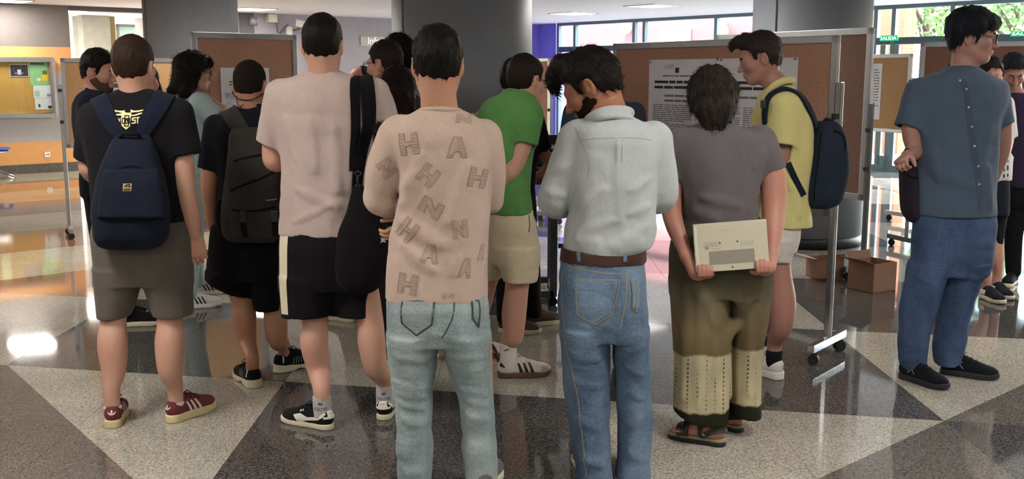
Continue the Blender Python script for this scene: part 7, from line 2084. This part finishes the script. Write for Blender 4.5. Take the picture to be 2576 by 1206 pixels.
# glasses wearer looking left
def side_beardless(p, h, sh): h.brows(HD); h.eyes()
simple(6.3, 990, 'person with dark rectangular glasses looking left beside the middle column', SKP, (968, 163, 0, -62, 4, 0, 1.04), dict(mat=HD, t=(.008, .010, .012), nape=-.055, low=.003, strand=2200, ln=(.008, .02), amp=.003),
       [(222, 950, 1004, 0, .058), (234, 930, 1030, 0, .085), (255, 912, 1052, 0, .12), (300, 905, 1060, 0, .14), (400, 915, 1050, 0, .14), (470, 918, 1046, 0, .14)], [((925, 275, -.05), (918, 360, -.06), .066, .062), ((1045, 275, .05), (1052, 360, .05), .066, .062)], [([(925, 275, -.05), (918, 370, -.06), (945, 430, .1)], [.05, .043, .028]), ([(1045, 275, .05), (1052, 370, .05), (1030, 440, .1)], [.05, .043, .028])], fabric('tee_charcoal', '#2c2b2f'), (465, 918, 1046, [(890, 812, -60, 0), (1000, 822, -40, 0)]), DKTR, None, side_beardless, plain('glasses_dark', '#1b1718', .3))
# curly hair
def curls(sh, hd):
    rng = np.random.default_rng(4)
    for i in range(46):
        d = rng.normal(size=3); d /= np.linalg.norm(d)
        if d[2] < -.35: continue
        sh.u(hd.ell(np.array((0, -.015, .04))+d*np.array((.10, .115, .105)), (.027, .027, .027)), .012)
simple(6.95, 1008, 'person with curly black hair standing against the middle column', SKT, (1000, 152, 0, -30, 0, 0, 1.04), dict(mat=hairmat('hair_curly_black', '#121012', None, (1, 1, 1), 160), t=(.03, .03, .035), nape=-.06, extra=curls, amp=.010, fr=60, strand=2600, ln=(.012, .03), curl=1.2, lift=1., line=((-.3, -.03, .03, .06, .3), (-.07, -.06, .03, .07, .08))),
       [(222, 975, 1022, 0, .058), (236, 955, 1045, 0, .085), (258, 938, 1062, 0, .12), (310, 934, 1066, 0, .13), (420, 944, 1056, 0, .13)], [((950, 275, 0), (938, 350, 0), .064, .062), ((1050, 275, 0), (1062, 350, 0), .064, .062)], [([(950, 275, 0), (938, 360, 0), (950, 430, -.08)], [.048, .04, .028]), ([(1050, 275, 0), (1062, 360, 0), (1050, 430, -.08)], [.048, .04, .028])], fabric('tee_dim_black', '#1d1d20'), (415, 942, 1056, [(965, 770, -20, 0), (1030, 772, 10, 0)]), DKTR)
# bald head
simple(9.0, 905, 'bald person far back between the tall person and the glasses wearer', skin('skin_flush', '#c08a80'), (908, 208, 0, -100, 8, 0, 1.05), dict(mat=HD, t=(.003, .004, .003), nape=-.05, line=((-.3, -.06, -.02, .0, .3), (-.05, -.05, .02, .6, .6)), low=.004, strand=300, amp=.001),
       [(245, 890, 926, 0, .058), (256, 872, 944, 0, .085), (272, 860, 956, 0, .12), (320, 858, 958, 0, .13), (400, 862, 954, 0, .13)], [((870, 290, 0), (864, 345, 0), .064, .06), ((946, 290, 0), (952, 345, 0), .064, .06)], [([(870, 290, 0), (864, 350, 0), (868, 400, -.05)], [.048, .04, .028]), ([(946, 290, 0), (952, 350, 0), (948, 400, -.05)], [.048, .04, .028])], fabric('tee_grey_blue', '#4a5260'), (395, 862, 954, [(885, 640, -80, 0), (930, 642, -70, 0)]), DKTR)
# long straight dark hair, back view
simple(5.55, 1010, 'person with long straight dark hair seen from behind beside the letter-print tee', SKP, (1003, 232, 0, 25, 8, 0, .98), dict(mat=hairmat('hair_long_black', '#17100f', '#2a1d1a', (1, 1, .06)), t=(.014, .014, .012), line=((-.3, .02, .05, .3), (-.5, -.4, .05, .06)), extra=lambda sh, hd: (lh(.30, .10)(sh, hd), sh.u(hd.limb([(0, -.09, -.05), (.02, -.125, -.2), (.04, -.13, -.34)], [.10, .10, .05]), .03)), strand=3000, ln=(.05, .10), amp=.004, low=.014),
       [(282, 985, 1032, 0, .056), (292, 968, 1050, 0, .08), (310, 948, 1066, 0, .11), (350, 942, 1072, 0, .12), (430, 952, 1064, 0, .12), (500, 955, 1062, 0, .125)], [((955, 330, 0), (942, 410, 0), .06, .058), ((1058, 330, 0), (1070, 410, 0), .06, .058)], [([(955, 330, 0), (942, 420, 0), (960, 490, .1)], [.045, .04, .027]), ([(1058, 330, 0), (1070, 420, 0), (1050, 490, .1)], [.045, .04, .027])], BLKT, (495, 952, 1066, [(985, 925, 10, 0), (1050, 930, 15, 0)]), DKTR)
# person behind the green tee, hand at the device
simple(6.35, 1300, 'person in black tee behind the green tee, bending over the cart', SKT, (1296, 205, 0, 20, 6, 0, 1.0), dict(mat=HK, strand=1400),
       [(258, 1280, 1316, 0, .056), (268, 1262, 1334, 0, .085), (285, 1250, 1352, 0, .12), (330, 1246, 1362, 0, .135), (400, 1250, 1352, 0, .135), (480, 1252, 1345, 0, .135)], [((1345, 300, 0), (1366, 378, .04), .062, .058), ((1258, 300, 0), (1250, 380, 0), .062, .058)], [([(1345, 300, 0), (1366, 385, .05), (1386, 405, .14), (1370, 428, .30)], [.047, .042, .038, .027]), ([(1258, 300, 0), (1250, 390, 0), (1280, 450, .1)], [.047, .042, .027])], fabric('tee_pitch', '#141316'), (472, 1250, 1346, [(1252, 836, 100, 0), (1322, 824, 60, 0)]), DKTR, plain('shoe_brown', '#4a3524', .6), None, None, None, [((1369, 430, .30), (-.3, .7, -.3), (0, -.2, -1), 1)])
# person with reddish hair at the poster
def chin(p, h, sh): pass
simple(6.0, 1505, 'person with reddish brown hair and dark slate tee reading the big poster, mostly hidden', SKP, (1508, 190, 0, 30, 12, 0, 1.04), dict(mat=hairmat('hair_auburn', '#4a2c22'), strand=1800, amp=.004),
       [(238, 1480, 1540, 0, .06), (250, 1455, 1568, 0, .09), (272, 1432, 1598, 0, .12), (310, 1420, 1615, 0, .14), (400, 1430, 1610, 0, .14), (500, 1440, 1600, 0, .145), (550, 1440, 1600, 0, .15)], [((1445, 285, 0), (1428, 370, -.02), .068, .064), ((1595, 285, 0), (1608, 370, .0), .068, .064)], [([(1445, 285, 0), (1430, 370, -.04), (1432, 390, -.05), (1462, 312, .02)], [.05, .044, .042, .03]), ([(1595, 285, 0), (1608, 380, 0), (1560, 440, .15)], [.05, .044, .028])], fabric('tee_slate_blue', '#363d4a'), (545, 1440, 1600, [(1440, 900, 30, 0), (1560, 905, 20, 0)]), DKTR, None, None, None, None, [((1464, 308, .03), (.5, .3, .8), (.6, .5, -.5), -1, (50, 60, 40))])
# white tee with lettering, black shorts
def wt(p, h, sh):
    m = fabric('tee_lettering', '#3b4152')
    rng = np.random.default_rng(1); pl = []
    for r_ in range(3):
        y = 250
        while y < 440:
            l = rng.uniform(6, 14); x = 2512+r_*11
            pl.append([p.pt(x, y, -.14), p.pt(x+5, y, -.14), p.pt(x+5, y+l, -.14), p.pt(x, y+l, -.14)]); y += l+rng.uniform(4, 9)
    o = decal('print_lettering', pl, sh, m, p.root, .002, .02)
p = Person(7.3, 2500, 'person in white lettered tee and black shorts behind the dark button shirt', SKP, .013)
h = Head(p, 2484, 190, 0, 160, 6, 0, .98); h.neck(p.pt(2488, 240), .05, .06)
h.hair(HD, (.016, .016, .014), line=((-.3, .0, .05, .07, .3), (-.3, -.25, .02, .06, .07)), extra=lh(.2), strand=1600, ln=(.03, .06))
sh = tee(p, [(228, 2468, 2508, 0, .056), (238, 2452, 2524, 0, .085), (256, 2440, 2538, 0, .12), (300, 2436, 2545, 0, .14), (380, 2440, 2545, 0, .14), (452, 2438, 2540, 0, .145)], [((2450, 265, 0), (2436, 340, 0), .066, .066), ((2526, 265, -.02), (2536, 350, -.04), .07, .07)], fabric('tee_white', '#cfcac6', .04), .011)
wt(p, h, sh)
p.limb([(2450, 265), (2436, 350), (2450, 420, -.1)], [.046, .04, .027]); p.limb([(2526, 265, -.02), (2534, 355, -.03), (2500, 410, -.15)], [.046, .04, .027])
s2 = Shape().u(p.loft([(445, 2444, 2532, 0, .13), (490, 2442, 2534, 0, .14), (540, 2444, 2532, 0, .13)])).u(p.loft([(520, 2444, 2490, -.02, .1), (610, 2450, 2484, -.02, .08)]), .02).u(p.loft([(520, 2484, 2532, .02, .1), (612, 2488, 2518, .02, .08)]), .02)
rag(p, 'leggings_short', s2, fabric('leggings_black', '#1c2028'), .011, .003, 4)
for hx, hy, yaw, kx, dy in ((2472, 762, 170, 2470, -.02), (2500, 752, 175, 2502, .02)):
    s = Shoe(p, G(hx-6, hy-14), yaw, fabric('shoe_two_tone', '#23252c'), MATS['sole_bone'], .27, vox=.008)
    for x in (1, -1): s.side_poly('side_panel', [(.03, s.h+.01), (.10, s.h+.01), (.11, s.h+.045), (.05, s.h+.05)], MATS['shoe_white'], x)
    p.body.u(Limb([p.pt(kx, 560, dy), p.pt(kx+1, 640, dy-.02), s.ankle+np.array((0, 0, .1)), s.ankle], [.065, .058, .037, .032], None, 4), .03)
p.finish(.006)
# dark figure at the right edge
def cap(p, h, sh): h.brows(HK); h.eyes()
simple(7.75, 2560, 'person in dark plum top and black trousers at the right edge, face lowered', SKM, (2546, 185, 0, 190, 24, 0, 1.02), dict(mat=hairmat('hair_blue_black', '#1d1f26'), t=(.016, .014, .02), strand=1600, amp=.006),
       [(232, 2536, 2580, 0, .058), (244, 2524, 2604, 0, .09), (262, 2518, 2624, 0, .12), (310, 2516, 2636, 0, .14), (400, 2520, 2634, 0, .14), (470, 2516, 2636, 0, .145)], [((2530, 275, -.02), (2522, 360, -.04), .064, .06), ((2620, 275, 0), (2632, 360, 0), .064, .06)], [([(2530, 275, -.02), (2522, 370, -.03), (2526, 440, -.06)], [.047, .042, .028]), ([(2620, 275, 0), (2632, 370, 0), (2630, 440, -.05)], [.047, .042, .028])], fabric('top_plum', '#332b40'), (462, 2514, 2636, [(2552, 712, 220, 0), (2606, 720, 165, 0)]), DKTR, None, cap)
